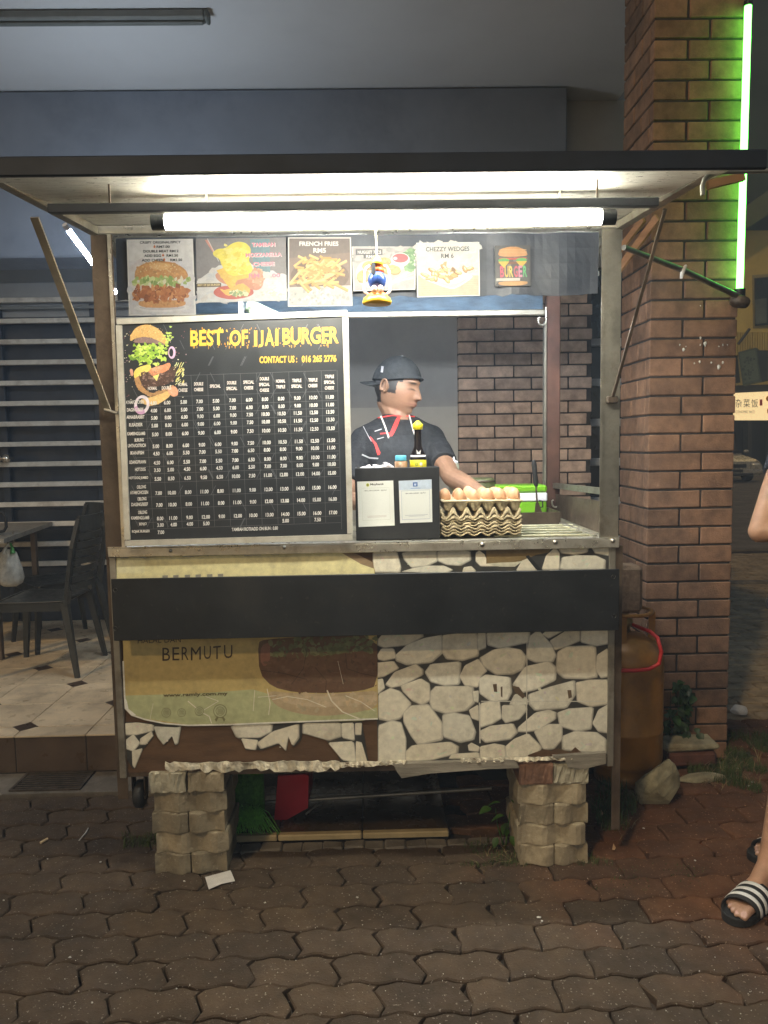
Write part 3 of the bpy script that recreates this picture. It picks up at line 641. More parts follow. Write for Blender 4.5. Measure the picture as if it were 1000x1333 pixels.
# black board
P0, P1, P2, P3 = at(145,753,-.06), at(806,741,-.06), at(806,820,-.06), at(145,834,-.06)
b = MB(); b.bbox((P0.x,-.065,(P3.z+P2.z)/2),(P1.x,-.058,(P0.z+P1.z)/2),.0015); kick = part('black_fascia_board', b, m_black)
for u,v in ((150,768),(150,818),(798.5,751),(799.5,802)):
    c = at(u,v,-.066); b = MB(); b.lathe([(0,-.004),(.004,-.0035),(.0065,-.001),(.0065,.001)],c,12,M=Matrix.Rotation(math.pi/2,3,'X')); b.build('bolt', m_alu, kick)
for x in (P0.x+.01,P1.x-.03):
    b = MB(); b.box((x,-.0575,P3.z+.02),(x+.02,-.0075,P0.z-.02)); part('spacer', b, m_steeld)
# ragged bottom edge
mfoil = mat('crumpled_foil_tape', (0.60,0.55,0.42), 0.6, 0.1, 0.5, 30, 1.0, 60, dirt=.9, dcol=(.10,.06,.035), dscale=16)
b = MB()
def ragged(u0, u1, vtop, vbot, y, amp, n, bb):
    top = []; bot = []
    for i in range(n+1):
        t = i/n; u = u0+(u1-u0)*t
        top.append(at(u, vtop(t)+random.uniform(-amp,amp)*.4, y+random.uniform(-.006,.006))); bot.append(at(u, vbot(t)+random.uniform(-amp,amp), y-.006+random.uniform(-.012,.008)))
    mid = [(top[i]+bot[i])/2+Vector((0,random.uniform(-.005,.004),0)) for i in range(n+1)]
    v = top+mid+bot; m_ = n+1
    bb.add(v+[p+Vector((0,.004,0)) for p in v], [(i,i+1,m_+i+1,m_+i) for i in range(n)]+[(m_+i,m_+i+1,2*m_+i+1,2*m_+i) for i in range(n)]+[(3*m_+i+1,3*m_+i,4*m_+i,4*m_+i+1) for i in range(n)]+[(4*m_+i+1,4*m_+i,5*m_+i,5*m_+i+1) for i in range(n)]+[(2*m_+i,2*m_+i+1,5*m_+i+1,5*m_+i) for i in range(n)]+[(i+1,i,3*m_+i,3*m_+i+1) for i in range(n)])
ragged(215, 442, lambda t: 993-2*t, lambda t: 1004-2*t, -.012, 3.2, 40, b)
ragged(442, 530, lambda t: 993-3*t, lambda t: 999-3*t, -.010, 1.5, 26, b)
ragged(600, 745, lambda t: 987-2*t, lambda t: 993-3*t, -.012, 1.5, 40, b)
part('torn_foil_edge', b, mfoil)
mwood = mat('weathered_grey_board', (0.21,0.19,0.15), 0.85, 0, 0.4, 5, 0.7, 30, stretch=(1,1,9), dirt=.4)
b = MB(); b.prism([at(512,995,-.02),at(672,989,-.02),at(676,1000,-.026),at(640,1001,-.026),at(560,1007,-.028),at(523,1013,-.028),at(517,1005,-.025)],(0,.02,0)); part('bottom_plank', b, mwood)
b = MB(); b.prism([at(720,985,-.02),at(789,980,-.02),at(789,994,-.022),at(762,1001,-.024),at(740,999,-.024),at(735,990,-.022)],(0,.02,0)); part('bottom_plank', b, mwood)
# body behind the front board: floor, back, sides (dark inside)
b = MB(); b.box((LX+.01,.013,.37),(RX-.012,DP,.378)); part('bottom_board', b, m_steeld)
b = MB(); b.box((LX+.004,.014,.36),(LX+.009,DP,CT-.03)); part('side_board', b, m_steeld)
b = MB(); b.box((RX-.010,.014,.36),(RX-.005,DP,CT-.03)); part('side_board', b, m_steeld)
# cross tube + caster under the stall
c0 = at(340,1045,.35); c1 = at(640,1026,.35)
b = MB(); b.tube([c0,c1],.008,8); part('brace_rod', b, m_steel)
b = MB(); b.box((-0.60,.62,.12),(0.30,.63,.365)); b.prism([(0.02,.60,.365),(0.75,.60,.365),(0.75,.60,.03),(0.46,.60,.03),(0.30,.60,.17),(0.02,.60,.30)],(0,.01,0)); part('under_sheet', b, m_black)
cw = at(183,1033,.05); b = MB(); b.lathe([(.008,-.016),(.040,-.016),(.047,-.010),(.047,.010),(.040,.016),(.008,.016)],cw,22,M=Matrix.Rotation(math.pi/2,3,'Y')); wh = part('caster_wheel', b, m_rubber)
b = MB(); b.lathe([(0,-.018),(.018,-.018),(.018,.018),(0,.018)],cw,12,M=Matrix.Rotation(math.pi/2,3,'Y')); b.build('hub', m_steel, wh)
b = MB(); b.box((cw.x-.022,cw.y-.02,cw.z),(cw.x-.019,cw.y+.02,.36)); b.box((cw.x+.019,cw.y-.02,cw.z),(cw.x+.022,cw.y+.02,.36)); b.box((cw.x-.022,cw.y-.02,.34),(cw.x+.022,cw.y+.02,.36)); part('caster_fork', b, m_steeld)

# ------------------------------------------------ awning
AY = -0.72
zb = at(500,227,AY).z; zt = at(500,201,AY).z
b = MB(); b.bbox((-1.02,AY-.012,zb),(0.905,AY,zt),.003); part('awning_front_beam', b, mat('dark_awning_beam',(0.030,0.038,0.052),0.5,0.2,0.25,4,0.1))
b = MB(); b.prism([(-0.86,AY+.001,zb+.004),(0.83,AY+.001,zb+.004),(0.83,-.03,TOP+.024),(-0.86,-.03,TOP+.024)],(0,0,.003)); part('awning_sheet', b, m_sheet)
zc0, zc1 = at(500,274,-.62).z, at(500,262,-.62).z
b = MB(); b.bbox((at(64,268,-.62).x,-.632,zc0),(at(856,262,-.62).x,-.614,zc1),.002); part('awning_crossbar', b, mat('dark_awning_beam2',(0.11,0.12,0.14),0.5,0.2,0.2,4,0.1))
for x in (-.6,.55):
    b = MB(); b.box((x,-.628,zc1),(x+.004,-.624,zb+.016)); part('crossbar_bracket', b, m_steeld)
for x in (-0.845,0.808):
    b = MB(); b.bar((x,-.02,TOP+.008),(x,AY+.002,zb+.018),.028,.022); part('awning_side_bar', b, m_steel)
# long struts
def strut(p, q, w_=.018, m=m_steel): b = MB(); b.bar(p, q, w_, .006); return part('strut', b, m)
strut(at(45,283,-.42), at(141,536,-.02), .022, mat('beige_steel_bar',(0.42,0.36,0.26),0.5,0.3,0.25,12,0.2,dirt=.4))
strut(at(866,272,-.42), at(797,520,-.02), .009, m_steeld)
b = MB(); b.bbox(tuple(at(790,516,-.02)-Vector((0,.01,0))),tuple(at(804,525,-.02)+Vector((0,.01,0))),.003); part('strut_lug', b, m_steeld)
b = MB(); b.tube([at(136,533,-.03),at(152,538,-.03)],.005,8); part('strut_pin', b, m_alu)
# bent conduit and timber at the right corner of the awning
cp = mat('green_lit_conduit', (0.45,0.46,0.42), 0.4, 0.5, 0.2)
pts = [at(915,254,-.66),at(914,243,-.66),at(917,233,-.66),at(924,227,-.66),at(935,224,-.66),at(960,223.5,-.66),at(1012,222,-.66)]
b = MB(); b.tube(pts,.0055,8); part('bent_rod', b, cp)
b = MB(); b.bar(at(921,241,-.5),at(968,230,-.5),.016,.02); part('timber_offcut', b, mat('raw_timber',(0.38,0.22,0.10),0.7,0,0.2))
# ------------------------------------------------ valance cloth
mval = mat('navy_valance', (0.028,0.034,0.048), 0.55, 0, 0.3, 4, 0.4, 14, dirt=.3, dcol=(.05,.055,.065), dscale=5)
b = MB(); n = 60; vv = []
for k in range(n+1):
    x = -0.795+(0.75+0.795)*k/n; zz = at(500,386,.025).z
    for j_ in range(5):
        z = TOP-.002+(zz-TOP)*j_/4 + (random.uniform(-.004,.004) if j_ == 4 else 0)
        vv.append((x,.024+.004*math.sin(x*14+j_)+.003*math.sin(x*37),z))
b.add(vv+[(p[0],p[1]+.002,p[2]) for p in vv], [(k*5+j_,(k+1)*5+j_,(k+1)*5+j_+1,k*5+j_+1) for k in range(n) for j_ in range(4)]+[((n+1)*5+k*5+j_+1,(n+1)*5+(k+1)*5+j_+1,(n+1)*5+(k+1)*5+j_,(n+1)*5+k*5+j_) for k in range(n) for j_ in range(4)])
part('valance', b, mval)
b = MB(); z0 = at(600,412,DP-.02).z; z1 = at(600,386,DP-.02).z
b.box((-0.8,DP-.022,z0+.025),(0.74,DP-.018,z1+.06)); part('rear_valance', b, mat('teal_cloth',(0.035,0.065,0.10),0.6,0,0.45,12,0.4,30,stretch=(1,1,3)))
b = MB(); b.bbox((-0.8,DP-.03,z0),(0.75,DP-.01,z0+.024),.003); part('rear_rail', b, m_steel)

# ------------------------------------------------ tube lamp
TY = -0.52
l0, l1 = at(216,288.5,TY), at(782,283.5,TY); zt_ = (l0.z+l1.z)/2
lamp = thing('tube_lamp', 'long bright white tube lamp hung under the front edge of the stall roof', 'tube lamp', ((l0.x+l1.x)/2,TY,zt_))
b = MB(); b.tube([(l0.x,TY,zt_),(l1.x,TY,zt_)],.0185,18); b.build('tube', m_tube, lamp)
b = MB(); b.tube([(l0.x-.034,TY,zt_),(l0.x-.0005,TY,zt_)],.0195,18); b.build('end_cap', m_black, lamp)
b = MB(); b.tube([(l1.x+.0005,TY,zt_),(l1.x+.036,TY,zt_)],.0195,18); b.build('end_cap', m_black, lamp)
b = MB(); b.bbox((l0.x-.03,TY+.002,zt_+.0228),(l1.x+.03,TY+.03,zt_+.033),.003); b.build('batten', m_alu, lamp)
for x in (l0.x+.1,l1.x-.1):
    b = MB(); b.bar((x,TY+.015,zt_+.033),(x,TY+.015,TOP+.005),.004,.004); b.build('hanger', m_steel, lamp)

p0, p1 = at(89,299,1.3), at(150,381,1.6)
l2 = thing('tube_lamp', 'slanting lit tube lamp under the porch roof, seen past the left post of the stall', 'tube lamp', tuple((p0+p1)/2))
b = MB(); b.tube([p0,p1],.012,14); b.build('tube', m_porch, l2)
d_ = (p1-p0).normalized(); mwp_ = mat('white_plastic', (0.78,0.78,0.82), 0.4, 0, 0.05)
for a_, c_ in ((p0-d_*.03,p0-d_*.001),(p1+d_*.001,p1+d_*.03)): b = MB(); b.tube([a_,c_],.013,14); b.build('end_cap', mwp_, l2)
b = MB(); b.tube([p1+d_*.02,Vector((p1.x-.3,p1.y+.9,3.0)),Vector((p1.x-.3,p1.y+.9,3.58))],.001,5);   b.build('hanging_wire', m_black, l2)
ZI = 1.985
l3 = thing('tube_lamp', 'tube lamp fixed under the stall roof behind the dark valance, lighting the vendor', 'tube lamp', (0.15,.16,ZI))
b = MB(); b.tube([(-0.45,.16,ZI),(0.76,.16,ZI)],.013,14); b.build('tube', m_inner, l3)
for a_, c_ in ((-.48,-.4505),(.7605,.785)): b = MB(); b.tube([(a_,.16,ZI),(c_,.16,ZI)],.015,12); b.build('end_cap', m_black, l3)
b = MB(); b.box((-.48,.148,ZI+.0155),(.79,.172,ZI+.03)); b.build('batten', m_alu, l3)
b = MB(); [b.bar((x,.16,ZI+.03),(x,.16,TOP+.02),.006,.006) for x in (-.3,.6)]; b.build('hanger', m_steel, l3)

# ------------------------------------------------ haze volume added to imitate the lens glow round the tube lamp
hz = tag(MB().box((-64,-14,-1.3),(64,74,26)).build('haze', mat('unused',(0,0,0))), kind='stuff')
hm = bpy.data.materials.new('glow_haze'); hm.use_nodes = True; hn = hm.node_tree; hn.nodes.clear()
ho = hn.nodes.new('ShaderNodeOutputMaterial'); pv = hn.nodes.new('ShaderNodeVolumePrincipled'); pv.inputs['Color'].default_value = (0.62,0.78,1.0,1); pv.inputs['Density'].default_value = HAZE
hn.links.new(pv.outputs[0], ho.inputs['Volume']); hz.data.materials.clear(); hz.data.materials.append(hm)
# ================================================================== MENU BOARD
mb_t = thing('menu_board', 'large black framed price board headed BEST OF IJAI BURGER standing on the counter', 'menu board', tuple(at(308,700,-.03)))
BY = -0.035
BQ = [at(153,419,BY),at(452,408,BY),at(459,699,BY-.0),at(164,707,BY)]     # tl tr br bl
def bf(a, b):                                             # a right 0..1, b down 0..1
    top = BQ[0].lerp(BQ[1], a); bot = BQ[3].lerp(BQ[2], a); return top.lerp(bot, b)
b = MB(); b.prism([bf(.004,.004),bf(.996,.004),bf(.996,.996),bf(.004,.996)],(0,.012,0)); b.build('board_panel', mat('black_print_panel',(0.022,0.026,0.032),0.4,0,0.15,6,0.0), mb_t)
m_bal = mat('board_frame', (0.62,0.61,0.55), 0.4, 0.4, 0.12, 20, 0.1, dirt=.4, dcol=(.3,.25,.15), dscale=12)
for p, q in ((bf(0,.0),bf(1,.0)),(bf(0,1),bf(1,1)),(bf(0.008,0.017),bf(.010,.983)),(bf(.992,.017),bf(.990,.983))):
    b = MB(); b.bar(p+Vector((0,-.001,0)),q+Vector((0,-.001,0)),.018,.0155 if p.x!=q.x and abs(p.z-q.z)<.2 else .0155, up=(0,1,0)); b.build('frame_strip', m_bal, mb_t)
pr = Print(lambda u, v: at(u, v, BY), (0,-1,0), .0006)
for _ in range(95):                                      # tread plate pattern
    gx = random.randint(0,13); gy = random.randint(0,12)
    u = 176+gx*20+random.uniform(-2,2); v = 428+gy*21; s_ = 1 if (gx+gy)%2 else -1
    pr.line((u-3*s_,v+6),(u+3*s_,v-6),.8,(0.10,0.11,0.125),0)
OR = (0.86,0.50,0.06)
def btext(t, u0, v0, u1, v1, h, col, k=6, bold=.02, jit=0.0): pr.slant(t, u0, v0, u1, v1, h, col, k, bold)
btext('BEST', 248, 451, 291, 450, 21, OR, 6, .045, .35); btext('OF', 299, 451, 323, 450, 21, OR, 6, .045, .35)
btext('I', 331, 451, 335, 451, 21, OR, 6, .0); btext('J', 337.5, 452, 343, 452, 22, OR, 6, .03); btext('A', 345, 450.5, 357, 450, 21, OR, 6, .03); btext('I', 358.5, 450, 362.5, 450, 21, OR, 6, .0); btext('BURGER', 368, 449, 441, 447, 22, OR, 6, .045, .35)
for _ in range(110):
    u = random.uniform(248,441); v = random.choice([random.uniform(428,432),random.uniform(446,452),random.uniform(430,450)]); v -= (u-248)*.012
    pr.ell(u, v, random.uniform(.4,1.1), random.uniform(.5,2.2), random.choice([(0.03,0.034,0.04),(0.5,0.22,0.02),OR]), 7, 6, j=.4)
for _ in range(26):
    u = random.uniform(249,440); v = 451-(u-248)*.012; pr.line((u,v),(u,v+random.uniform(1,4)),.8,(0.6,0.32,0.03),6)
btext('CONTACT US :', 338, 473, 387, 472, 9, OR, 6, .03); btext('016 265 2776', 393, 472, 438, 471, 9, OR, 6, .03)
# burger picture
def bl(pts, col, k, it=1): pr.poly(chaikin(pts, it), col, k)
def B2(x, y): return (160+x/9.19, 415+y/9.19)
def bun(pts, k):
    bl([B2(*p) for p in pts], (0.62,0.36,0.13), k)
bl([B2(*p) for p in [(88,270),(90,200),(150,110),(240,68),(330,72),(430,120),(500,200),(540,260),(540,310),(480,300),(380,250),(250,215),(150,235)]], (0.66,0.40,0.14), 4, 2)
bl([B2(*p) for p in [(150,240),(250,212),(380,240),(500,300),(520,320),(400,300),(250,290),(120,285)]], (0.26,0.17,0.17), 5, 1)
for _ in range(70):
    x = random.gauss(290,95); y = random.gauss(150,32)
    if 110+ (x-290)**2/1500 > y+25: continue
    pr.ell(*B2(x,y), .55, .4, random.choice([(0.85,0.68,0.36),(0.50,0.28,0.08),(0.8,0.55,0.25)]), 5, 6, rot=random.uniform(0,3))
for _ in range(170):
    x = random.gauss(310,120); y = random.gauss(400,75)
    if x<75 or x>600 or y<300 or y>580 or (y>480 and (x<180 or x>520)): continue
    pr.ell(*B2(x,y), random.uniform(1.2,3.4), random.uniform(1,2.8), random.choice([(0.42,0.62,0.08),(0.30,0.50,0.06),(0.62,0.78,0.20),(0.16,0.32,0.05),(0.52,0.70,0.12)]), 6, 8, rot=random.uniform(0,3), j=.4)
for _ in range(22): pr.ell(*B2(random.gauss(545,25),random.gauss(250,60)), 1.8,1.3,(0.5,0.68,0.15),5,7,j=.4)
bl([B2(*p) for p in [(180,580),(330,540),(350,620),(250,650),(180,690),(140,720),(130,640)]], (0.85,0.68,0.16), 7)
bl([B2(*p) for p in [(300,640),(340,600),(470,560),(560,520),(580,560),(540,620),(450,660),(360,690)]], (0.75,0.28,0.14), 8)
bl([B2(*p) for p in [(320,600),(420,570),(500,560),(480,600),(380,640)]], (0.85,0.45,0.28), 9)
bl([B2(*p) for p in [(185,660),(250,630),(330,670),(400,720),(450,650),(560,600),(640,560),(640,660),(600,740),(500,800),(430,800),(360,840),(250,830),(210,740)]], (0.085,0.045,0.035), 7)
for _ in range(60): pr.ell(*B2(random.uniform(230,600),random.uniform(640,800)), random.uniform(.5,2), random.uniform(.4,1.3), random.choice([(0.22,0.14,0.12),(0.05,0.03,0.03),(0.32,0.22,0.20)]), 8, 7, j=.4)
bl([B2(*p) for p in [(360,690),(440,660),(410,745)]], (0.88,0.75,0.25), 9, 0)
bl([B2(*p) for p in [(130,700),(200,680),(230,800),(330,900),(500,850),(620,780),(600,840),(470,900),(320,930),(180,850)]], (0.48,0.27,0.12), 6)
bl([B2(*p) for p in [(230,960),(330,940),(450,900),(540,860),(580,900),(540,950),(430,1020),(320,1045),(200,1000)]], (0.75,0.50,0.20), 6)
bl([B2(*p) for p in [(540,840),(620,800),(665,850),(660,920),(600,935),(550,890)]], (0.80,0.36,0.22), 8)
bl([B2(*p) for p in [(80,600),(120,600),(130,680),(100,690)]], (0.75,0.38,0.28), 6)
for c in ((145,1030,80,115),):
    x, y, ra, rb_ = c
    o_ = [(x+ra*1.15*math.cos(t)-10*math.sin(t)+85, y+rb_*math.sin(t)) for t in [k*math.pi/12 for k in range(24)]]
    i_ = [(x+ra*.72*math.cos(t)+85, y-8+rb_*.62*math.sin(t)) for t in [k*math.pi/12 for k in range(24)]]
    for k in range(24):
        pr.poly([B2(*o_[k]),B2(*o_[(k+1)%24]),B2(*i_[(k+1)%24]),B2(*i_[k])], (0.80,0.72,0.78) if k < 4 or k > 10 else (0.62,0.36,0.58), 9)
o_ = [(590+45*math.cos(t), 405+75*math.sin(t)) for t in [k*math.pi/8 for k in range(16)]]; i_ = [(582+25*math.cos(t), 405+50*math.sin(t)) for t in [k*math.pi/8 for k in range(16)]]
for k in range(16): pr.poly([B2(*o_[k]),B2(*o_[(k+1)%16]),B2(*i_[(k+1)%16]),B2(*i_[k])], (0.72,0.5,0.7), 9)
for _ in range(34):
    x = random.uniform(610,720); y = random.uniform(560,800); pr.line(B2(x,y),B2(x+random.uniform(10,40),y-random.uniform(20,60)),.9,random.choice([(0.85,0.75,0.25),(0.75,0.8,0.4)]),7)
for _ in range(60):
    x = random.choice([random.uniform(20,120),random.uniform(560,760)]); y = random.uniform(150,1000); pr.ell(*B2(x,y), random.uniform(.3,1.2), random.uniform(.3,.9), random.choice([(0.7,0.72,0.5),(0.5,0.35,0.4),(0.75,0.75,0.6),(0.25,0.1,0.12)]), 5, 6, j=.4)
mo = lambda pts, n, r0, r1, c, v, k: pr.mottle([B2(*p) for p in pts], n, r0, r1, c, v, k)
mo([(88,270),(90,200),(150,110),(240,68),(330,72),(430,120),(500,200),(540,300),(380,230),(250,205),(150,225)], 170, .4, 1.4, (0.68,0.43,0.17), .22, 4.5)
mo([(150,240),(250,212),(380,240),(520,315),(400,300),(120,282)], 40, .5, 1.4, (0.26,0.17,0.17), .3, 5.5)
mo([(185,660),(250,630),(400,720),(450,650),(640,560),(640,660),(600,740),(500,800),(360,840),(250,830)], 190, .35, 1.5, (0.12,0.07,0.055), .6, 7.5)
mo([(320,610),(440,565),(560,530),(560,600),(450,650),(340,680)], 60, .5, 1.6, (0.78,0.34,0.19), .2, 9.5)
mo([(150,600),(330,545),(340,620),(180,690)], 40, .5, 1.6, (0.86,0.70,0.20), .15, 7.5)
mo([(140,710),(230,800),(330,900),(620,790),(470,900),(320,930),(180,850)], 90, .4, 1.5, (0.44,0.25,0.12), .3, 6.5)
mo([(230,960),(450,900),(580,880),(540,950),(430,1020),(320,1045),(210,1000)], 80, .4, 1.5, (0.76,0.52,0.22), .18, 6.5)
mo([(550,850),(620,800),(665,850),(655,920),(600,930)], 35, .4, 1.3, (0.80,0.38,0.25), .2, 8.5)
# table
LNC = (0.16,0.17,0.18); WH = (0.78,0.78,0.76)
def tl(a, b_):                                            # table coordinates in the photograph's board: a 0..1 columns, b rows
    return a, b_
colx_t = [165+0,196,216,238+0,270,291,313,334,355,376,397,418,440]      # column edges at the top of the table
colx = [(213+0,0)]
heads = ['NORMAL','DOUBLE','NORMAL|CHEESE','DOUBLE|CHEESE','SPECIAL','DOUBLE|SPECIAL','SPECIAL|CHEESE','DOUBLE|SPECIAL|CHEESE','NORMAL|TRIPLE','TRIPLE|SPECIAL','TRIPLE|CHEESE','TRIPLE|SPECIAL|CHEESE']
cx_top = [199,217,238.5,259,280.5,302,324,344.5,365.5,386.5,407.5,429]
cx_bot = [210,227,248,269.5,290,311,331,352,372.5,393.5,414,434.5]
yl_top = 505.5; slope = -0.0345
rows = [('AYAM/CHICKEN','',524.6),('DAGING/BEEF','',534.5),('ARNAB/RABBIT','',544),('RUSA/DEER','',554),('KAMBING/LAMB','',565.5),('BURUNG','UNTA/OSTRICH',581),('IKAN/FISH','',590.5),('UDANG/PRAWN','',602.5),('HOT DOG','',612),('HOT DOG JUMBO','',623.5),('OBLONG','AYAM/CHICKEN',642),('OBLONG','DAGING/BEEF',657.5),('OBLONG','KAMBING/LAMB',675),('BENJO','',683.5),('ROJAK BURGER','',693)]
A = '4.00 6.00 5.00 7.00 5.00 7.00 6.00 8.00 8.00 9.00 10.00 11.00'; C_ = '5.00 8.00 6.00 9.00 6.00 9.00 7.50 10.00 10.50 11.50 12.50 13.50'
F_ = '4.50 6.00 5.50 7.00 5.50 7.00 6.50 8.00 8.00 9.00 10.00 11.00'; O_ = '7.00 10.00 8.00 11.00 8.00 11.00 9.00 12.00 13.00 14.00 15.00 16.00'
vals = [A,A,C_,C_,C_,C_,F_,F_,'3.50 5.00 4.50 6.00 4.50 6.00 5.50 7.00 7.00 8.00 9.00 10.00','5.50 8.50 6.50 9.50 6.50 10.00 7.50 11.00 12.00 13.00 14.00 15.00',O_,O_,'8.00 11.00 9.00 12.00 9.00 12.00 10.00 13.00 14.00 15.00 16.00 17.00','3.00 4.00 4.00 5.00 - - - - 5.00 - 7.50 -','7.00 - - - - - - - - - - -']
def yy(v, x): return v + slope*(x-205)
def cxx(i, v): t = (v-505)/(693-505); return cx_top[i]+(cx_bot[i]-cx_top[i])*t
for i, h in enumerate(heads):
    parts_ = h.split('|'); n_ = len(parts_)
    for k, w_ in enumerate(parts_):
        cxp = cx_top[i]; v = yy(505.5+(k-(n_-1)/2)*7.4+2.2, cxp); wd = 12.5*len(w_)/6.3
        if i > 2 or k: btext(w_, cxp-wd/2, v, cxp+wd/2, v-.3, 4.4, (0.80,0.74,0.70), 10, .03)
        else: btext(w_, cxp-wd/2, v, cxp+wd/2, v-.3, 4.4, (0.80,0.74,0.70), 11, .03)
for (l1_, l2_, yb), vs_s in zip(rows, vals):
    t = (yb-505)/188; lc = 172.5+ (1 if not t else 0)+ t*11 - 0
    lc = 175+t*9
    for k, w_ in enumerate([x for x in (l1_, l2_) if x]):
        v = yb + (0 if not l2_ else (-7.2 if k == 0 else 0)) + 1.5; wd = 1.95*len(w_)
        btext(w_, lc-wd/2+ (3 if len(w_)<9 else 0), v, lc+wd/2+(3 if len(w_)<9 else 0), v-.6, 4.6, (0.74,0.72,0.68), 10, .03)
    for i, x_ in enumerate(vs_s.split()):
        if x_ == '-': continue
        cxp = cxx(i, yb); v = yy(yb, cxp)+2.6; wd = 8.4 if len(x_) == 4 else 10.4
        btext(x_, cxp-wd/2, v, cxp+wd/2, v-.3, 5.0, WH, 10, .03)
btext('TAMBAH ROTI/ADD ON BUN : 0.80', 302, 691.5, 362, 689.5, 4.6, WH, 10, .02)
def hl(v, u0=168, u1=440): pr.line((u0,yy(v,u0)),(u1,yy(v,u1)),.35,LNC,3)
hl(490,230,438); hl(517,200,440)
yb_ = [r_[2] for r_ in rows]
for i in range(len(yb_)-1): hl(yb_[i]+4.6+(0 if i<13 else .3), 172+8*i/14, 439+5*i/14)
for i in range(12):
    a0 = (cx_top[i]+cx_top[i-1])/2 if i else 189; b0 = (cx_bot[i]+cx_bot[i-1])/2 if i else 200
    pr.line((a0,yy(518 if i<3 else 490,a0)),(b0,yy(688,b0)),.35,LNC,3)
pr.line((439,yy(490,439)),(445,yy(697,445)),.35,LNC,3)
pr.build('printing', m_ink, mb_t)
# underneath clutter: crumpled wrapper strip on the rail
b = MB(); n = 40
for i in range(n):
    u = 170+i*4.7; b.bbox(tuple(at(u,706.5,-.02+random.uniform(-.004,.004))),tuple(at(u+5.2,703-random.uniform(0,1.6)-(u-170)*.012,-.008)),.001,j=.0025)
tag(b.build('rope_strip', mat('frayed_rope',(0.24,0.20,0.13),0.9,0,0.5,60,0.8,200), mb_t))

# ================================================================== FOOD POSTERS
m_card = mat('poster_card', (0.28,0.28,0.275), 0.45, 0, 0.03, 30, 0)
def poster(name, label, quad, y, bg=(0.74,0.74,0.72), border=0.0):
    q = [at(u, v, y) for u, v in quad]; c = (q[0]+q[1]+q[2]+q[3])/4
    t = thing(name, label, 'poster', tuple(c), 'food posters hung along the dark valance')
    b = MB(); b.prism(q,(0,.002,0)); b.build('card', m_card, t)
    p = Print(lambda a, b_: (q[0].lerp(q[1],a)).lerp(q[3].lerp(q[2],a), b_), (0,-1,0), .0005); p.dim = .33
    p.poly([(border,border*.8),(1-border,border*.8),(1-border,1-border*.8),(border,1-border*.8)], bg, 0)
    return t, p
def ptext(p, t, a0, a1, b0, h, col, bold=.03, k=20): p.text(t, a0, a1, b0, b0-h, col, k, bold)
def blob(p, n, a, b, sa, sb, r0, r1, cols, k, asp=1.0, lim=None):
    for _ in range(n):
        x = random.gauss(a, sa); y = random.gauss(b, sb)
        if abs(x-a) > 2*sa or abs(y-b) > 2*sb or not (.02 < x < .98 and .02 < y < .98): continue
        if lim and not lim(x, y): continue
        r_ = random.uniform(r0, r1); p.ell(x, y, r_, r_*asp, random.choice(cols), k, 8, rot=random.uniform(0,3), j=.35)
# 1 crispy chicken
t, p = poster('food_poster', 'tall white poster of a crispy chicken burger with prices, first from the left', [(165,312),(251,311),(255,410),(168,411)], -.012, (0.76,0.76,0.78), .02)
p.poly([(.02,.28),(.98,.28),(.98,.98),(.02,.98)], (0.70,0.69,0.74), 1)
for i,(s_,a0,a1) in enumerate((('CRISPY ORIGINAL/SPICY',.2,.82),('RM7.00',.45,.65),('DOUBLE MEAT RM12',.25,.78),('ADD EGG     RM1.50',.26,.77),('ADD CHEESE     RM1.50',.22,.83))):
    ptext(p, s_, a0, a1, .058+i*.058, .034, (0.06,0.06,0.07))
for a, b_ in ((.42,.1),(.545,.213),(.56,.271)): p.ell(a,b_,.018,.014,(0.75,0.2,0.08),20,8); p.poly([(a-.016,b_),(a,b_-.03),(a+.014,b_)],(0.8,0.25,0.08),21)
p.ell(.5,.90,.42,.055,(0.80,0.80,0.82),3,24); p.ell(.5,.895,.34,.035,(0.62,0.61,0.66),4,24)
p.poly(chaikin([(.15,.80),(.85,.80),(.86,.87),(.7,.90),(.3,.90),(.15,.87)],2), (0.72,0.38,0.16), 5)
p.poly(chaikin([(.10,.50),(.12,.38),(.28,.30),(.5,.28),(.72,.31),(.88,.40),(.92,.50),(.8,.55),(.5,.54),(.2,.55)],2), (0.66,0.33,0.12), 6)
p.poly(chaikin([(.3,.35),(.5,.30),(.68,.34),(.6,.40),(.42,.40)],2), (0.78,0.47,0.20), 7)
p.mottle([(.10,.50),(.14,.38),(.28,.31),(.5,.29),(.72,.32),(.87,.41),(.9,.5),(.5,.53)],240,.008,.03,(0.68,0.36,0.14),.16,6.5)
p.mottle([(.16,.81),(.85,.81),(.8,.89),(.2,.89)],60,.01,.03,(0.68,0.36,0.15),.2,5.5)
p.mottle([(.03,.30),(.97,.30),(.97,.97),(.03,.97)],120,.03,.09,(0.70,0.69,0.74),.05,2)
blob(p, 60, .5,.37,.18,.04,.006,.010,[(0.85,0.68,0.4),(0.8,0.6,0.32)],8,.7)
blob(p, 120,.5,.56,.22,.03,.02,.045,[(0.42,0.56,0.18),(0.62,0.72,0.34),(0.80,0.78,0.60),(0.28,0.42,0.12)],9,.7)
blob(p, 260,.5,.71,.21,.05,.015,.05,[(0.48,0.16,0.06),(0.62,0.25,0.09),(0.34,0.10,0.04),(0.72,0.34,0.14),(0.55,0.20,0.08)],10,.7)
p.build('printing', m_ink, t)
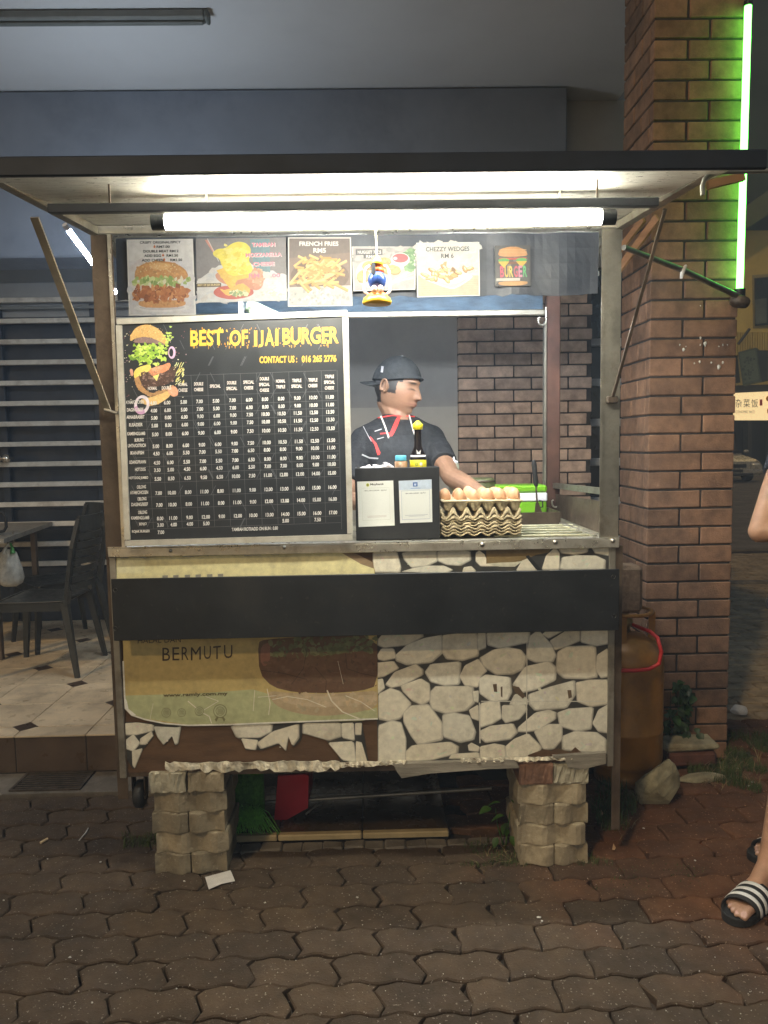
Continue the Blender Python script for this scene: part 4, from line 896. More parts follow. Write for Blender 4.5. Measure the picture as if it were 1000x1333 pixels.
# 2 mozzarella
t, p = poster('food_poster', 'grey poster of a cheese topped burger with pink lettering, second from the left', [(255,311),(372,309),(374,391),(257,394)], -.006, (0.26,0.25,0.27))
p.poly([(0,.66),(.25,.42),(.6,.40),(.78,.55),(1,.60),(1,1),(0,1)], (0.66,0.67,0.70), 1)
p.poly([(.60,.02),(.82,.02),(.82,.55),(.64,.50)], (0.16,0.30,0.36), 2)
p.poly([(.10,.02),(.14,.02),(.22,.24),(.19,.22)], (0.7,0.3,0.25), 2)
p.line((.13,.0),(.25,.36),.008,(0.75,0.72,0.7),3)
p.poly(chaikin([(.17,.84),(.25,.74),(.6,.76),(.64,.88),(.55,.94),(.38,.97),(.22,.92)],2), (0.58,0.12,0.10), 3)
p.poly(chaikin([(.2,.55),(.35,.48),(.7,.5),(.75,.62),(.73,.78),(.66,.84),(.5,.76),(.3,.72),(.22,.64)],2), (0.62,0.28,0.18), 4)
blob(p, 70,.66,.62,.04,.07,.015,.035,[(0.75,0.38,0.26),(0.66,0.3,0.2),(0.8,0.48,0.34)],5)
p.poly(chaikin([(.22,.50),(.30,.46),(.6,.52),(.60,.62),(.45,.66),(.40,.78),(.36,.78)],0), (0.86,0.56,0.10), 6)
p.poly(chaikin([(.24,.78),(.32,.82),(.50,.70),(.56,.76),(.60,.82),(.56,.92),(.42,.86),(.34,.92)],1), (0.84,0.50,0.12), 6)
p.poly(chaikin([(.18,.22),(.24,.16),(.32,.16),(.40,.08),(.48,.05),(.56,.08),(.61,.16),(.60,.28),(.58,.36),(.63,.48),(.60,.56),(.48,.58),(.42,.60),(.34,.56),(.28,.42),(.26,.32),(.20,.28)],2), (0.86,0.76,0.10), 7)
p.mottle([(0,.66),(.25,.44),(.6,.42),(1,.62),(1,1),(0,1)],120,.02,.07,(0.66,0.67,0.70),.10,1.5)
p.mottle([(.22,.5),(.3,.47),(.6,.53),(.45,.65),(.38,.77)],50,.01,.03,(0.86,0.56,0.12),.12,6.5)
p.mottle([(.2,.24),(.32,.16),(.48,.05),(.6,.16),(.58,.36),(.62,.5),(.42,.59),(.3,.42)],200,.008,.028,(0.86,0.74,0.12),.14,7.5)
blob(p, 90,.44,.34,.08,.12,.015,.04,[(0.90,0.80,0.16),(0.78,0.66,0.08),(0.93,0.84,0.25)],8,1,lambda x,y: x<.58 and y<.56)
blob(p, 40,.46,.86,.05,.03,.012,.03,[(0.5,0.62,0.3),(0.8,0.75,0.5),(0.3,0.4,0.2)],9)
blob(p, 60,.85,.87,.07,.03,.008,.02,[(0.8,0.8,0.75),(0.6,0.62,0.55),(0.9,0.9,0.85)],9)
p.poly([(0,.70),(.27,.70),(.27,.76),(0,.76)], (0.16,0.11,0.06), 10); ptext(p,'BEST OF IJAI BURGER',.01,.26,.75,.04,(0.85,0.7,0.35),.02,12)
PK = (0.86,0.25,0.36)
for s_,a0,a1,b0 in (('TAMBAH',.62,.88,.14),('MOZZARELLA',.55,.95,.30),('CHEESE',.63,.87,.445)):
    ptext(p,s_,a0+.006,a1+.006,b0+.008,.062,(0.85,0.8,0.8),.05,20); ptext(p,s_,a0,a1,b0,.062,PK,.03,23)
ptext(p,'RM',.58,.70,.63,.07,PK,.03,23); ptext(p,'.00',.82,.93,.63,.06,PK,.05,23); p.poly([(.74,.54),(.80,.54),(.80,.64),(.74,.64)],(0.7,0.72,0.68),20)
p.build('printing', m_ink, t)
# 3 french fries
t, p = poster('food_poster', 'poster reading FRENCH FRIES RM5 over a pile of golden fries', [(375,309),(457,309),(459,398),(375,399)], -.012, (0.19,0.15,0.14), .02)
p.poly([(.02,.30),(.98,.22),(.98,.70),(.02,.72)], (0.26,0.19,0.16), 1)
p.ell(.5,.56,.46,.24,(0.16,0.10,0.08),2,24)
p.poly([(.02,.72),(.98,.70),(.98,.98),(.02,.98)], (0.55,0.54,0.53), 2); blob(p, 90,.5,.86,.24,.06,.01,.03,[(0.66,0.65,0.63),(0.4,0.4,0.39),(0.75,0.74,0.72)],3)
for _ in range(130):
    x = random.gauss(.5,.17); y = random.gauss(.52,.10)
    if not(.1<x<.9 and .28<y<.76): continue
    a = random.uniform(-.9,.9); l_ = random.uniform(.07,.14); c = random.choice([(0.82,0.52,0.17),(0.72,0.42,0.12),(0.88,0.62,0.27),(0.60,0.32,0.09)])
    p.line((x-l_*math.cos(a),y-l_*math.sin(a)*.9),(x+l_*math.cos(a),y+l_*math.sin(a)*.9),.042,tuple(v*.55 for v in c),random.randint(4,14)); p.line((x-l_*math.cos(a),y-.006-l_*math.sin(a)*.9),(x+l_*math.cos(a),y-.006+l_*math.sin(a)*.9),.030,c,random.randint(10,18))
ptext(p,'FRENCH FRIES',.18,.80,.125,.065,(0.9,0.9,0.9),.04,26); ptext(p,'RM5',.40,.60,.225,.07,(0.9,0.9,0.9),.04,26)
p.build('printing', m_ink, t)
# 4 nuggets
t, p = poster('food_poster', 'poster of nuggets with a bowl of red sauce, partly behind the hanging lantern charm', [(458,321),(541,321),(541,377),(460,379)], -.004, (0.50,0.47,0.49), .02)
blob(p, 60,.5,.2,.3,.12,.03,.08,[(0.55,0.52,0.54),(0.42,0.42,0.42),(0.6,0.58,0.56)],1)
p.poly(chaikin([(.04,.6),(.1,.38),(.3,.28),(.7,.35),(.95,.5),(.9,.75),(.6,.92),(.25,.95),(.08,.82)],2), (0.74,0.74,0.70), 2)
p.poly(chaikin([(.45,.85),(.62,.62),(.95,.42),(.97,.6),(.8,.85),(.6,.95)],1), (0.62,0.64,0.52), 3)
for _ in range(16): p.line((.5+random.uniform(0,.1),.85+random.uniform(-.05,.08)),(.97,random.uniform(.45,.75)),.008,(0.8,0.8,0.7),4)
for a,b_,ra,rb_,ro in ((.17,.66,.11,.15,.2),(.26,.42,.11,.1,-.5),(.40,.36,.09,.08,.3),(.52,.32,.1,.08,.3),(.66,.52,.1,.12,-.6),(.38,.60,.1,.14,.3),(.55,.5,.08,.12,-.2)):
    p.ell(a,b_+.02,ra,rb_,(0.45,0.28,0.10),5,16,ro,.05); p.ell(a,b_,ra*.93,rb_*.9,(0.72,0.50,0.22),6,16,ro,.05)
    blob(p,14,a,b_,ra*.35,rb_*.35,.012,.03,[(0.80,0.60,0.30),(0.62,0.40,0.15)],7)
blob(p, 40,.90,.35,.04,.14,.03,.06,[(0.25,0.45,0.22),(0.40,0.58,0.34),(0.16,0.32,0.15)],7)
p.ell(.76,.30,.15,.16,(0.78,0.76,0.76),8,20); p.ell(.76,.265,.125,.105,(0.55,0.12,0.14),9,20); p.ell(.68,.27,.035,.04,(0.8,0.6,0.7),10,12)
p.poly([(.06,.06),(.48,.06),(.48,.19),(.40,.19),(.40,.27),(.18,.27),(.18,.19),(.06,.19)], (0.12,0.12,0.13), 11)
ptext(p,'NUGGET 7PCS',.09,.46,.165,.075,(0.9,0.9,0.9),.05,14); ptext(p,'RM6',.22,.36,.26,.07,(0.9,0.9,0.9),.05,14)
p.build('printing', m_ink, t)
# 5 wedges
t, p = poster('food_poster', 'cream poster reading CHEZZY WEDGES RM 6 above a tray of potato wedges', [(542,316),(624,315),(625,385),(543,387)], -.008, (0.70,0.69,0.66), .02)
p.poly([(.02,.60),(.98,.62),(.98,.98),(.02,.98)], (0.68,0.52,0.38), 1)
for q in range(9): p.line((.02,.64+q*.04),(.98,.65+q*.04),.006,(0.60,0.44,0.31),2)
blob(p, 30,.82,.5,.07,.03,.02,.05,[(0.8,0.8,0.78),(0.6,0.6,0.58)],2)
p.poly(chaikin([(.03,.54),(.12,.50),(.85,.58),(.90,.66),(.62,.86),(.5,.86),(.08,.66)],1), (0.84,0.84,0.82), 3); p.poly(chaikin([(.10,.62),(.55,.80),(.86,.64),(.62,.83),(.5,.83)],1), (0.6,0.6,0.6), 4)
p.mottle([(.02,.02),(.98,.02),(.98,.58),(.02,.58)],70,.04,.12,(0.70,0.69,0.66),.06,1.5)
for _ in range(46):
    x = random.gauss(.47,.17); y = random.gauss(.57,.06)+abs(x-.47)*.05
    if not(.1<x<.88 and .38<y<.74): continue
    a = random.uniform(-.6,1.6); l_ = random.uniform(.05,.10); c = random.choice([(0.74,0.42,0.14),(0.62,0.32,0.10),(0.82,0.55,0.24)])
    p.ell(x,y+.01,l_,.038,tuple(v*.5 for v in c),random.randint(5,12),12,a); p.ell(x,y,l_*.92,.030,c,random.randint(8,14),12,a)
    if random.random()<.6: p.ell(x,y-.01,l_*.5,.014,(0.88,0.78,0.55),16,8,a,.3)
p.poly([(.38,.44),(.44,.36),(.48,.35),(.47,.46)], (0.6,0.35,0.15), 15)
ptext(p,'CHEZZY WEDGES',.15,.84,.165,.085,(0.07,0.07,0.08),.02,20); ptext(p,'RM 6',.39,.59,.29,.085,(0.07,0.07,0.08),.02,20)
p.build('printing', m_ink, t)
# 6 sticker
t, p = poster('burger_sticker', 'small square burger sticker at the right end of the valance', [(644,320),(690,319),(691,372),(645,373)], .012, (0.10,0.10,0.11))
blob(p, 50,.5,.5,.25,.25,.02,.06,[(0.16,0.16,0.17),(0.06,0.06,0.07),(0.22,0.22,0.22)],1)
p.poly(chaikin([(.08,.24),(.14,.09),(.4,.03),(.65,.04),(.88,.12),(.94,.26),(.6,.28),(.3,.28)],1), (0.72,0.34,0.12), 3)
for q in range(5): p.line((.14,.10+q*.035),(.9,.11+q*.035),.012,(0.85,0.5,0.25),4)
p.poly([(.12,.30),(.9,.30),(.88,.35),(.14,.35)], (0.70,0.10,0.08), 3)
for a in (.25,.75): p.ell(a,.36,.16,.05,(0.15,0.55,0.15),4,10); p.poly([(a-.16,.39),(a+.16,.39),(a,.55)],(0.88,0.60,0.10),5)
p.poly([(.1,.40),(.9,.40),(.9,.46),(.1,.46)], (0.25,0.10,0.06), 4)
for s_,a,c in (('B',.14,(0.75,0.10,0.2)),('U',.27,(0.9,0.6,0.1)),('R',.40,(0.9,0.75,0.15)),('G',.53,(0.75,0.12,0.2)),('E',.66,(0.8,0.3,0.5)),('R',.79,(0.15,0.65,0.25))): p.text(s_,a,a+.11,.78,.50,c,8,.05)
p.poly([(.03,.80),(.7,.80),(.7,.87),(.03,.87)], (0.75,0.73,0.68), 5)
p.poly(chaikin([(.1,.88),(.9,.88),(.92,.95),(.7,.99),(.3,.99),(.08,.95)],1), (0.75,0.40,0.14), 6)
p.build('printing', m_ink, t)

# ------------------------------------------------ hanging lantern charm
hy = -0.47
cL = at(491,365,hy); k_ = 0.00205
lt = thing('lantern_charm', 'small toy lantern with blue globe and orange base hanging on a string', 'hanging ornament', tuple(cL))
def lp(dx, dz): return cL + Vector((dx*k_, 0, -dz*k_))
my = mat('yellow_plastic', (0.85,0.48,0.03), 0.4, 0, 0.1); mo = mat('orange_red_plastic', (0.75,0.13,0.03), 0.4, 0, 0.1); mbg = mat('blue_globe', (0.03,0.07,0.26), 0.2, 0, 0.25, 30); mwp2 = mat('white_plastic', (0.78,0.78,0.82), 0.4, 0, 0.05)
b = MB(); b.lathe([(0,-.040),(.036,-.040),(.038,-.034),(.034,-.024),(.020,-.020),(0,-.020)],lp(-.5,13.5)+Vector((0,0,.007)),20); b.build('base', my, lt)
b = MB(); b.lathe([(0,-.022),(.027,-.022),(.029,-.010),(.026,-.003),(.018,.002),(0,.002)],lp(0,16),18); b.build('oil_tank', mo, lt)
b = MB(); b.lathe([(0,-.024),(.012,-.023),(.021,-.013),(.0245,0),(.022,.012),(.014,.021),(.0,.024)],lp(0,0),20); b.build('globe', mbg, lt)
b = MB(); b.lathe([(0,-.010),(.015,-.010),(.016,0),(.012,.004),(.010,.010),(0,.010)],lp(1,-14),16); b.build('burner_cap', mo, lt)
b = MB(); b.lathe([(0,-.008),(.019,-.007),(.014,.004),(.010,.012),(.004,.017),(0,.018)],lp(0,-22),16); b.build('top_cap', my, lt)
b = MB(); b.box(lp(-7,-20)+Vector((0,-.022,0)),lp(-2,-6)+Vector((0,-.018,0))); b.build('dark_tab', m_dark, lt)
for s_ in (-1,1):
    b = MB(); b.tube([lp(s_*5,-18),lp(s_*12,-17),lp(s_*15,-12),lp(s_*16.5,10),lp(s_*16,14),lp(s_*11,17)],.0034,8); b.build('side_wire', mwp2, lt)
for s_ in (-1,1): b = MB(); b.ell(lp(s_*4,13)+Vector((0,-.025,0)),(.008,.004,.010),10,7); b.build('pale_panel', mat('pale_panel',(0.6,0.45,0.38),0.5), lt)
b = MB(); top_ = at(489,262,hy-.05); b.tube([lp(0,-29),at(490,320,hy-.005),at(489,290,hy-.02),top_],.0022,6); b.build('string', mat('cotton_string',(0.65,0.58,0.42),0.9), lt)

# ================================================================== COUNTER THINGS
ZC = CT+.0045
# black payment box
q0, q1 = at(462,610,.05), at(572,607,.05); zb_ = ZC+.0015
box_ = thing('payment_box', 'black box with two taped payment notices standing on the counter beside the menu board', 'box', ((q0.x+q1.x)/2,.11,zb_))
m_bbox = mat('black_foam_board', (0.014,0.015,0.017), 0.6, 0, 0.25, 8, 0.1)
x0, x1, z1_ = q0.x, q1.x, (q0.z+q1.z)/2; t_ = .006
b = MB(); b.bbox((x0,.05,zb_),(x1,.05+t_,z1_),.0015); b.build('front_panel', m_bbox, box_)
b = MB(); b.box((x0,.05+t_,zb_),(x0+t_,.20,z1_-.001)); b.build('side_panel', m_bbox, box_)
b = MB(); b.box((x1-t_,.05+t_,zb_),(x1,.20,z1_-.001)); b.build('side_panel', m_bbox, box_)
b = MB(); b.box((x0+t_,.194,zb_),(x1-t_,.20,z1_-.001)); b.build('back_panel', m_bbox, box_)
zsh = z1_-.028; b = MB(); b.box((x0+t_,.05+t_,zsh-.005),(x1-t_,.194,zsh)); b.build('inner_shelf', m_bbox, box_)
def notice(quad, label):
    q = [at(u, v, .0492) for u, v in quad]; b = MB(); b.prism(q,(0,-.0006,0)); o = b.build('notice', mat('notice_paper',(0.72,0.74,0.70),0.5,0,0.03), box_); tag(o, label)
    return Print(lambda a, c: (q[0].lerp(q[1],a)).lerp(q[3].lerp(q[2],a), c), (0,-1,0), .0009), o
p, o = notice([(465,627),(512,625.5),(514,684),(467,686)], 'cream payment notice headed Maybank')
p.ell(.29,.08,.045,.038,(0.45,0.48,0.05),1,14); p.ell(.29,.08,.02,.02,(0.1,0.1,0.05),2,10)
p.text('Maybank',.36,.74,.105,.045,(0.08,0.08,0.06),2,.03); p.text('BURGER IJAI',.2,.8,.225,.195,(0.2,0.2,0.18),2,.02)
for a,b_,c,d in ((.12,.15,.88,.15),(.88,.15,.88,.86),(.88,.86,.12,.86),(.12,.86,.12,.15)): p.line((a,b_),(c,d),.006,(0.55,0.57,0.5),1)
for q in range(2): p.line((.25,.77+q*.025),(.78,.77+q*.025),.007,(0.5,0.42,0.4),1)
p.build('printing', m_ink, o)
p, o = notice([(519,626),(562,624),(563,679.5),(521,681)], 'pale blue payment notice with a small blue emblem')
p.poly([(0.0,0.0),(1,0.0),(1,.22),(0.0,.22)],(0.50,0.58,0.68),1); p.poly([(.43,.05),(.57,.05),(.57,.15),(.43,.15)],(0.05,0.12,0.35),2); p.poly([(.46,.08),(.54,.08),(.52,.13),(.47,.13)],(0.5,0.6,0.8),3); p.line((.35,.19),(.66,.19),.014,(0.2,0.3,0.5),2)
for a,b_,c,d in ((.07,.24,.93,.24),(.93,.24,.93,.92),(.93,.92,.07,.92),(.07,.92,.07,.24)): p.line((a,b_),(c,d),.007,(0.25,0.3,0.45),1)
p.text('BURGER IJAI',.2,.8,.325,.295,(0.12,0.12,0.15),2,.02)
for q in range(2): p.line((.16+q*.12,.82+q*.025),(.86-q*.1,.82+q*.025),.008,(0.3,0.32,0.4),1)
p.build('printing', m_ink, o)
# sauce bottle
cb = at(546,606,.12); 
bo = thing('sauce_bottle', 'dark soy sauce bottle with yellow cap and yellow label standing in the black box', 'bottle', (cb.x,.12,zsh))
zz = zsh; hgt = at(541,548,.12).z-zsh
b = MB(); b.lathe([(0,0),(.026,0),(.0275,.004),(.0275,.052),(.024,.070),(.013,.095),(.0115,hgt-.026),(.012,hgt-.024),(0,hgt-.024)],(cb.x-.004,.12,zz),22); b.build('glass_body', mat('dark_sauce_glass',(0.012,0.008,0.007),0.12,0,0.1,5,0), bo)
b = MB(); b.lathe([(.0280,.022),(.0284,.0225),(.0284,.050),(.0280,.0505)],(cb.x-.004,.12,zz),22); lb = b.build('label', mat('yellow_label',(0.80,0.68,0.03),0.5,0,0.1), bo)
b = MB(); b.lathe([(.0262,.060),(.0266,.0605),(.0256,.066),(.0250,.0665)],(cb.x-.004,.12,zz),22); b.build('white_band', mwp2, bo)
p = Print(lambda a,c: Vector((cb.x-.004+a,.12-.0278,zz+c)),(0,-1,0),.0016); p.text('SOS',-.013,-.001,.030,.042,(0.1,0.25,0.06),1,.03); p.ell(.008,.037,.005,.006,(0.75,0.75,0.7),1,10); p.poly([(-.006,.07),(.006,.07),(.008,.085),(.002,.078),(-.002,.078),(-.007,.086)],(0.75,0.75,0.78),2); p.build('label_print', m_ink, lb)
b = MB(); M_ = Matrix.Identity(3); b.lathe([(0,hgt-.030),(.016,hgt-.029),(.0185,hgt-.012),(.014,hgt-.009),(.005,hgt),(0,hgt+.001)],(cb.x-.004,.12,zz),8); b.build('cap', mat('bright_yellow_cap',(0.85,0.72,0.02),0.4), bo)
# blue lid jar
cj = at(522,602,.11); jr = thing('spice_jar', 'short brown jar with a light blue lid in the black box beside the crumpled plastic', 'jar', (cj.x,.11,zsh))
zj = at(522,600,.11).z
b = MB(); b.lathe([(0,0),(.020,0),(.021,.003),(.021,zj-zsh-.002),(.017,zj-zsh),(0,zj-zsh)],(cj.x,.11,zsh),20); b.build('jar_body', mat('brown_jar',(0.30,0.17,0.08),0.35,0,0.4,40), jr)
b = MB(); b.lathe([(0,zj-zsh),(.0185,zj-zsh),(.0195,zj-zsh+.002),(.0190,zj-zsh+.016),(.017,zj-zsh+.019),(0,zj-zsh+.019)],(cj.x,.11,zsh),20); b.build('lid', mat('light_blue_lid',(0.10,0.42,0.58),0.4), jr)
# crumpled plastic
b = MB(); random.seed(3)
for _ in range(26):
    c = Vector((random.uniform(x0+.014,x0+.125),random.uniform(.075,.15),zsh+.008+random.uniform(0,.026))); b.ell(c,(random.uniform(.012,.026),.018,random.uniform(.003,.008)),7,5,0,j=.3,M=Matrix.Rotation(random.uniform(-.6,.6),3,'Y'))
tag(b.build('plastic_bag', mat('crumpled_clear_plastic',(0.62,0.58,0.58),0.25,0,0.35,60,1.0,90)), 'crumpled whitish plastic packet heaped at the left of the black box', 'plastic packet')
# squeeze bottle on the sill behind
cs = at(591,622,.775); sq = thing('squeeze_bottle', 'white nozzle squeeze bottle behind the vendor arm in front of the grey wall', 'squeeze bottle', (cs.x,.775,CT))
b = MB(); zt2 = at(591,603,.775).z-CT; b.lathe([(0,0),(.021,0),(.023,.004),(.023,zt2-.01),(.019,zt2),(0,zt2)],(cs.x,.775,CT),18); b.build('bottle_body', mat('cream_plastic',(0.42,0.42,0.33),0.35), sq)
b = MB(); b.lathe([(0,zt2),(.019,zt2),(.019,zt2+.008),(.006,zt2+.014),(.0022,zt2+.034),(0,zt2+.034)],(cs.x,.775,CT),14); b.build('nozzle_cap', mwp2, sq)
b = MB(); b.ell((cs.x-.004,.7515,CT+zt2*.55),(.008,.001,.012),12,7); b.build('label', mat('olive_label',(0.3,0.28,0.1),0.5), sq)

# ------------------------------------------------ egg trays
mpulp = mat('grey_pulp_card', (0.60,0.50,0.32), 0.9, 0, 0.16, 30, 0.7, 200, dirt=.3, dcol=(.25,.2,.12), dscale=12)
xa, xb = at(574,690,.075).x, at(680,688,.075).x; TD = 0.27; y0t = .07
def tray_mesh(n=6, m=5, flat=False):
    NX, NY = n*8, m*8+8; W = xb-xa; v = []; f = []
    for j_ in range(NY+1):
        for i in range(NX+1):
            x = i/NX; y = j_/NY
            cxp = math.cos(x*n*2*math.pi); cyp = math.cos(y*(m+1)*2*math.pi)
            h = 0.018*cxp + 0.018*cyp*.8
            h = max(-.022, min(.026, h))
            e = min(x,1-x,y*1.1,(1-y)*1.1); 
            if e < .012: h = -.004 + .010*cxp*(1 if y < .05 or y > .95 else 0) + .010*cyp*(1 if x<.02 or x>.98 else 0)
            if flat: h = .014 if e < .028 else max(-.024, min(.020, h))
            if flat and e < .004: h = .010
            v.append((xa+W*x-(xa+xb)/2, (y-.5)*TD, h))
    for j_ in range(NY):
        for i in range(NX): a = j_*(NX+1)+i; f.append((a,a+1,a+NX+2,a+NX+1))
    me = bpy.data.meshes.new('egg_tray'); me.from_pydata(v, [], f); me.materials.append(mpulp)
    bm = bmesh.new(); bm.from_mesh(me); bmesh.ops.solidify(bm, geom=bm.faces[:], thickness=.0022); bm.to_mesh(me); bm.free()
    for p_ in me.polygons: p_.use_smooth = True
    return me
tme = tray_mesh(); tmf = tray_mesh(flat=True); tcx = (xa+xb)/2; tcy = y0t+TD/2
ztop = at(620,656,.075).z
ordn = ['lowest empty pulp egg tray in the stack on the counter','second lowest empty egg tray in the counter stack','third empty egg tray from the counter in the stack','fourth empty egg tray from the counter in the stack','fifth empty egg tray, two below the uppermost tray holding eggs','empty egg tray directly below the uppermost one in the stack','uppermost pulp egg tray holding the brown eggs']
for k in range(7):
    z = ZC+.014 + k*.0105 if k < 6 else ztop
    o = bpy.data.objects.new('egg_tray', tmf if k == 6 else tme); COL.objects.link(o); o.location = (tcx+random.uniform(-.003,.003),tcy+random.uniform(-.003,.003),z); o.rotation_euler = (0,random.uniform(-.01,.01),random.uniform(-.015,.015)); o.scale = (1,1,1 if k == 6 else .42)
    tag(o, ordn[k], 'egg tray', 'pulp egg trays stacked on the counter')
o = bpy.data.objects.new('egg_tray', tme); COL.objects.link(o); o.location = (tcx-.004,tcy,(ZC+.067+ztop)/2-.012); tag(o, 'egg tray just under the eggs with its scalloped rim spread open below the uppermost rim', 'egg tray', 'pulp egg trays stacked on the counter')
megg = mat('brown_egg_shell', (0.62,0.34,0.18), 0.5, 0, 0.05, 20, 0.1, rnd=0.12)
eb = MB(); pr_ = [(0,-.024),(.010,-.0225),(.018,-.016),(.0215,-.004),(.0205,.007),(.0165,.018),(.010,.026),(.004,.0295),(0,.030)]
eb.lathe(pr_,(0,0,0),16); eme = bpy.data.meshes.new('egg'); eme.from_pydata([tuple(p_) for p_ in eb.v],[],eb.f); eme.materials.append(megg)
for p_ in eme.polygons: p_.use_smooth = True
W = xb-xa; ecell = W/6; placed = 0
rowsn = ['front row','second row','third row','fourth row']; coln = ['left end','second from the left','third from the left','fourth from the left','fifth from the left','right end']
for j_ in range(4):
    for i in range(6):
        if j_ == 0 and i < 1: continue
        if j_ == 3 and i in (0,1): continue
        ey = y0t + TD*((j_+.5)/6)+.01; ex = xa+ecell*(i+.5)
        o = bpy.data.objects.new('egg', eme); COL.objects.link(o); o.location = (ex+random.uniform(-.002,.002), ey, ztop+.015+random.uniform(-.002,.003)+.004)
        o.rotation_euler = (random.uniform(-.15,.15),random.uniform(-.15,.15),0)
        tag(o, f'brown egg in the {rowsn[j_]} of the uppermost tray, {coln[i]}', 'egg', 'brown eggs in the uppermost tray')

# cooler, spatula, pan behind the counter
cl0, cl1 = at(630,668,.66), at(722,632,.66)
co = thing('cooler_box', 'lime green cool box with white band standing behind the egg trays', 'cool box', ((cl0.x+cl1.x)/2,.74,CT+.002))
mg = mat('lime_green_plastic', (0.17,0.42,0.02), 0.35, 0, 0.06)
xL, xR = at(640,650,.66).x, at(712,650,.66).x; za, zm0, zm1, ze = at(680,667,.66).z, at(680,653,.66).z, at(680,642,.66).z, at(680,632,.66).z
b = MB(); b.bbox((xL,.66,CT+.003),(xR,.79,zm0),.006); b.build('body', mg, co)
b = MB(); b.bbox((xL-.002,.657,zm0+.0005),(xR+.002,.793,zm1),.004); b.build('white_band', mwp2, co)
b = MB(); b.bbox((xL-.001,.655,zm1+.0005),(xR+.001,.795,ze),.008); b.build('lid', mg, co)
b = MB(); cc_ = at(704,656,.655); b.tube([cc_+Vector((-.008,0,.014)),cc_+Vector((.006,-.008,.012)),cc_+Vector((.006,-.008,-.012)),cc_+Vector((-.008,0,-.014))],.003,7); b.build('handle', m_rubber, co)
sp = thing('spatula', 'burger turner with black handle standing upright beside the egg trays', 'spatula', tuple(at(701,664,.50)))
h0, h1, h2, h3 = at(695,600,.47), at(698,633,.48), at(699,650,.49), at(701,667,.50)
b = MB(); b.tube([h0+Vector((0,0,.004)),h0,h0.lerp(h1,.15),h0.lerp(h1,.5),h0.lerp(h1,.85),h1],[.004,.008,.0105,.0095,.011,.006],10); b.build('handle', m_rubber, sp)
b = MB(); b.tube([h1,h2,h2.lerp(h3,.3)],.0035,8); b.build('shaft', m_steeld, sp)
b = MB(); a_ = h2.lerp(h3,.25); b.prism([a_+Vector((-.006,0,0)),a_+Vector((.006,0,0)),h3+Vector((.018,0,-.01)),h3+Vector((-.016,0,-.01))],(0,.002,0)); b.build('blade', m_steeld, sp)
pn = thing('dark_pot', 'low dark green lidded tin on the counter behind the eggs', 'tin', tuple(at(627,640,.6)))
c = at(627,640,.6); zt3 = at(627,623,.6).z; b = MB(); b.lathe([(0,0),(.055,0),(.058,.004),(.058,zt3-CT-.012),(.05,zt3-CT),(0,zt3-CT)],(c.x,.62,CT+.002),22); b.build('tin_body', mat('olive_tin',(0.10,0.11,0.045),0.45,0.2,0.4,20,dirt=.5), pn)
b = MB(); b.lathe([(.058,zt3-CT-.016),(.0605,zt3-CT-.015),(.0605,zt3-CT-.009),(.0585,zt3-CT-.008)],(c.x,.62,CT+.002),22); b.build('rim', m_steeld, pn)
fc = thing('folded_cloth', 'folded greenish cloth on top of the stall shelf seen above the menu board', 'cloth', tuple(at(340,402,.3)))
b = MB(); b.tube([at(322,398,.3),at(333,402,.3),at(345,405,.3),at(362,410,.3)],[.022,.024,.018,.010],10); b.tube([at(326,405,.3),at(345,411,.3)],[.02,.014],8); b.build('cloth_fold', mat('greenish_cloth',(0.14,0.18,0.11),0.8,0,0.4,40,0.6), fc)
b = MB(); b.bbox(tuple(at(310,392,.3)),tuple(at(319,420,.34)),.003); tag(b.build('white_bottle', mwp2), 'white carton edge showing above the menu board beside the cloth', 'carton')
# ================================================================== PEOPLE
from mathutils.bvhtree import BVHTree
def caps(b, p, q, r0, r1):
    p, q = Vector(p), Vector(q); b.tube([p, p.lerp(q,.5), q], [r0,(r0+r1)/2,r1], 14)
    b.ell(p,(r0*.995,)*3,14,9); b.ell(q,(r1*.995,)*3,14,9)
def limb(b, pts, rs):
    for i in range(len(pts)-1): caps(b, pts[i], pts[i+1], rs[i], rs[i+1])
def loft(b, secs, n=28):                                  # (centre, rx, ry, angle)
    vs_ = []
    for c, rx, ry, a in secs:
        c = Vector(c)
        for k in range(n):
            t = 2*math.pi*k/n; x = rx*math.copysign(abs(math.cos(t))**.85, math.cos(t)); y = ry*math.copysign(abs(math.sin(t))**.85, math.sin(t))
            vs_.append(c+Vector((x*math.cos(a)-y*math.sin(a), x*math.sin(a)+y*math.cos(a), 0)))
    m = len(secs)
    b.add(vs_, [(i*n+k,i*n+(k+1)%n,(i+1)*n+(k+1)%n,(i+1)*n+k) for i in range(m-1) for k in range(n)]+[tuple(reversed(range(n))),tuple(range((m-1)*n,m*n))])
def G(d, s): return math.exp(-(d/s)**2/2)
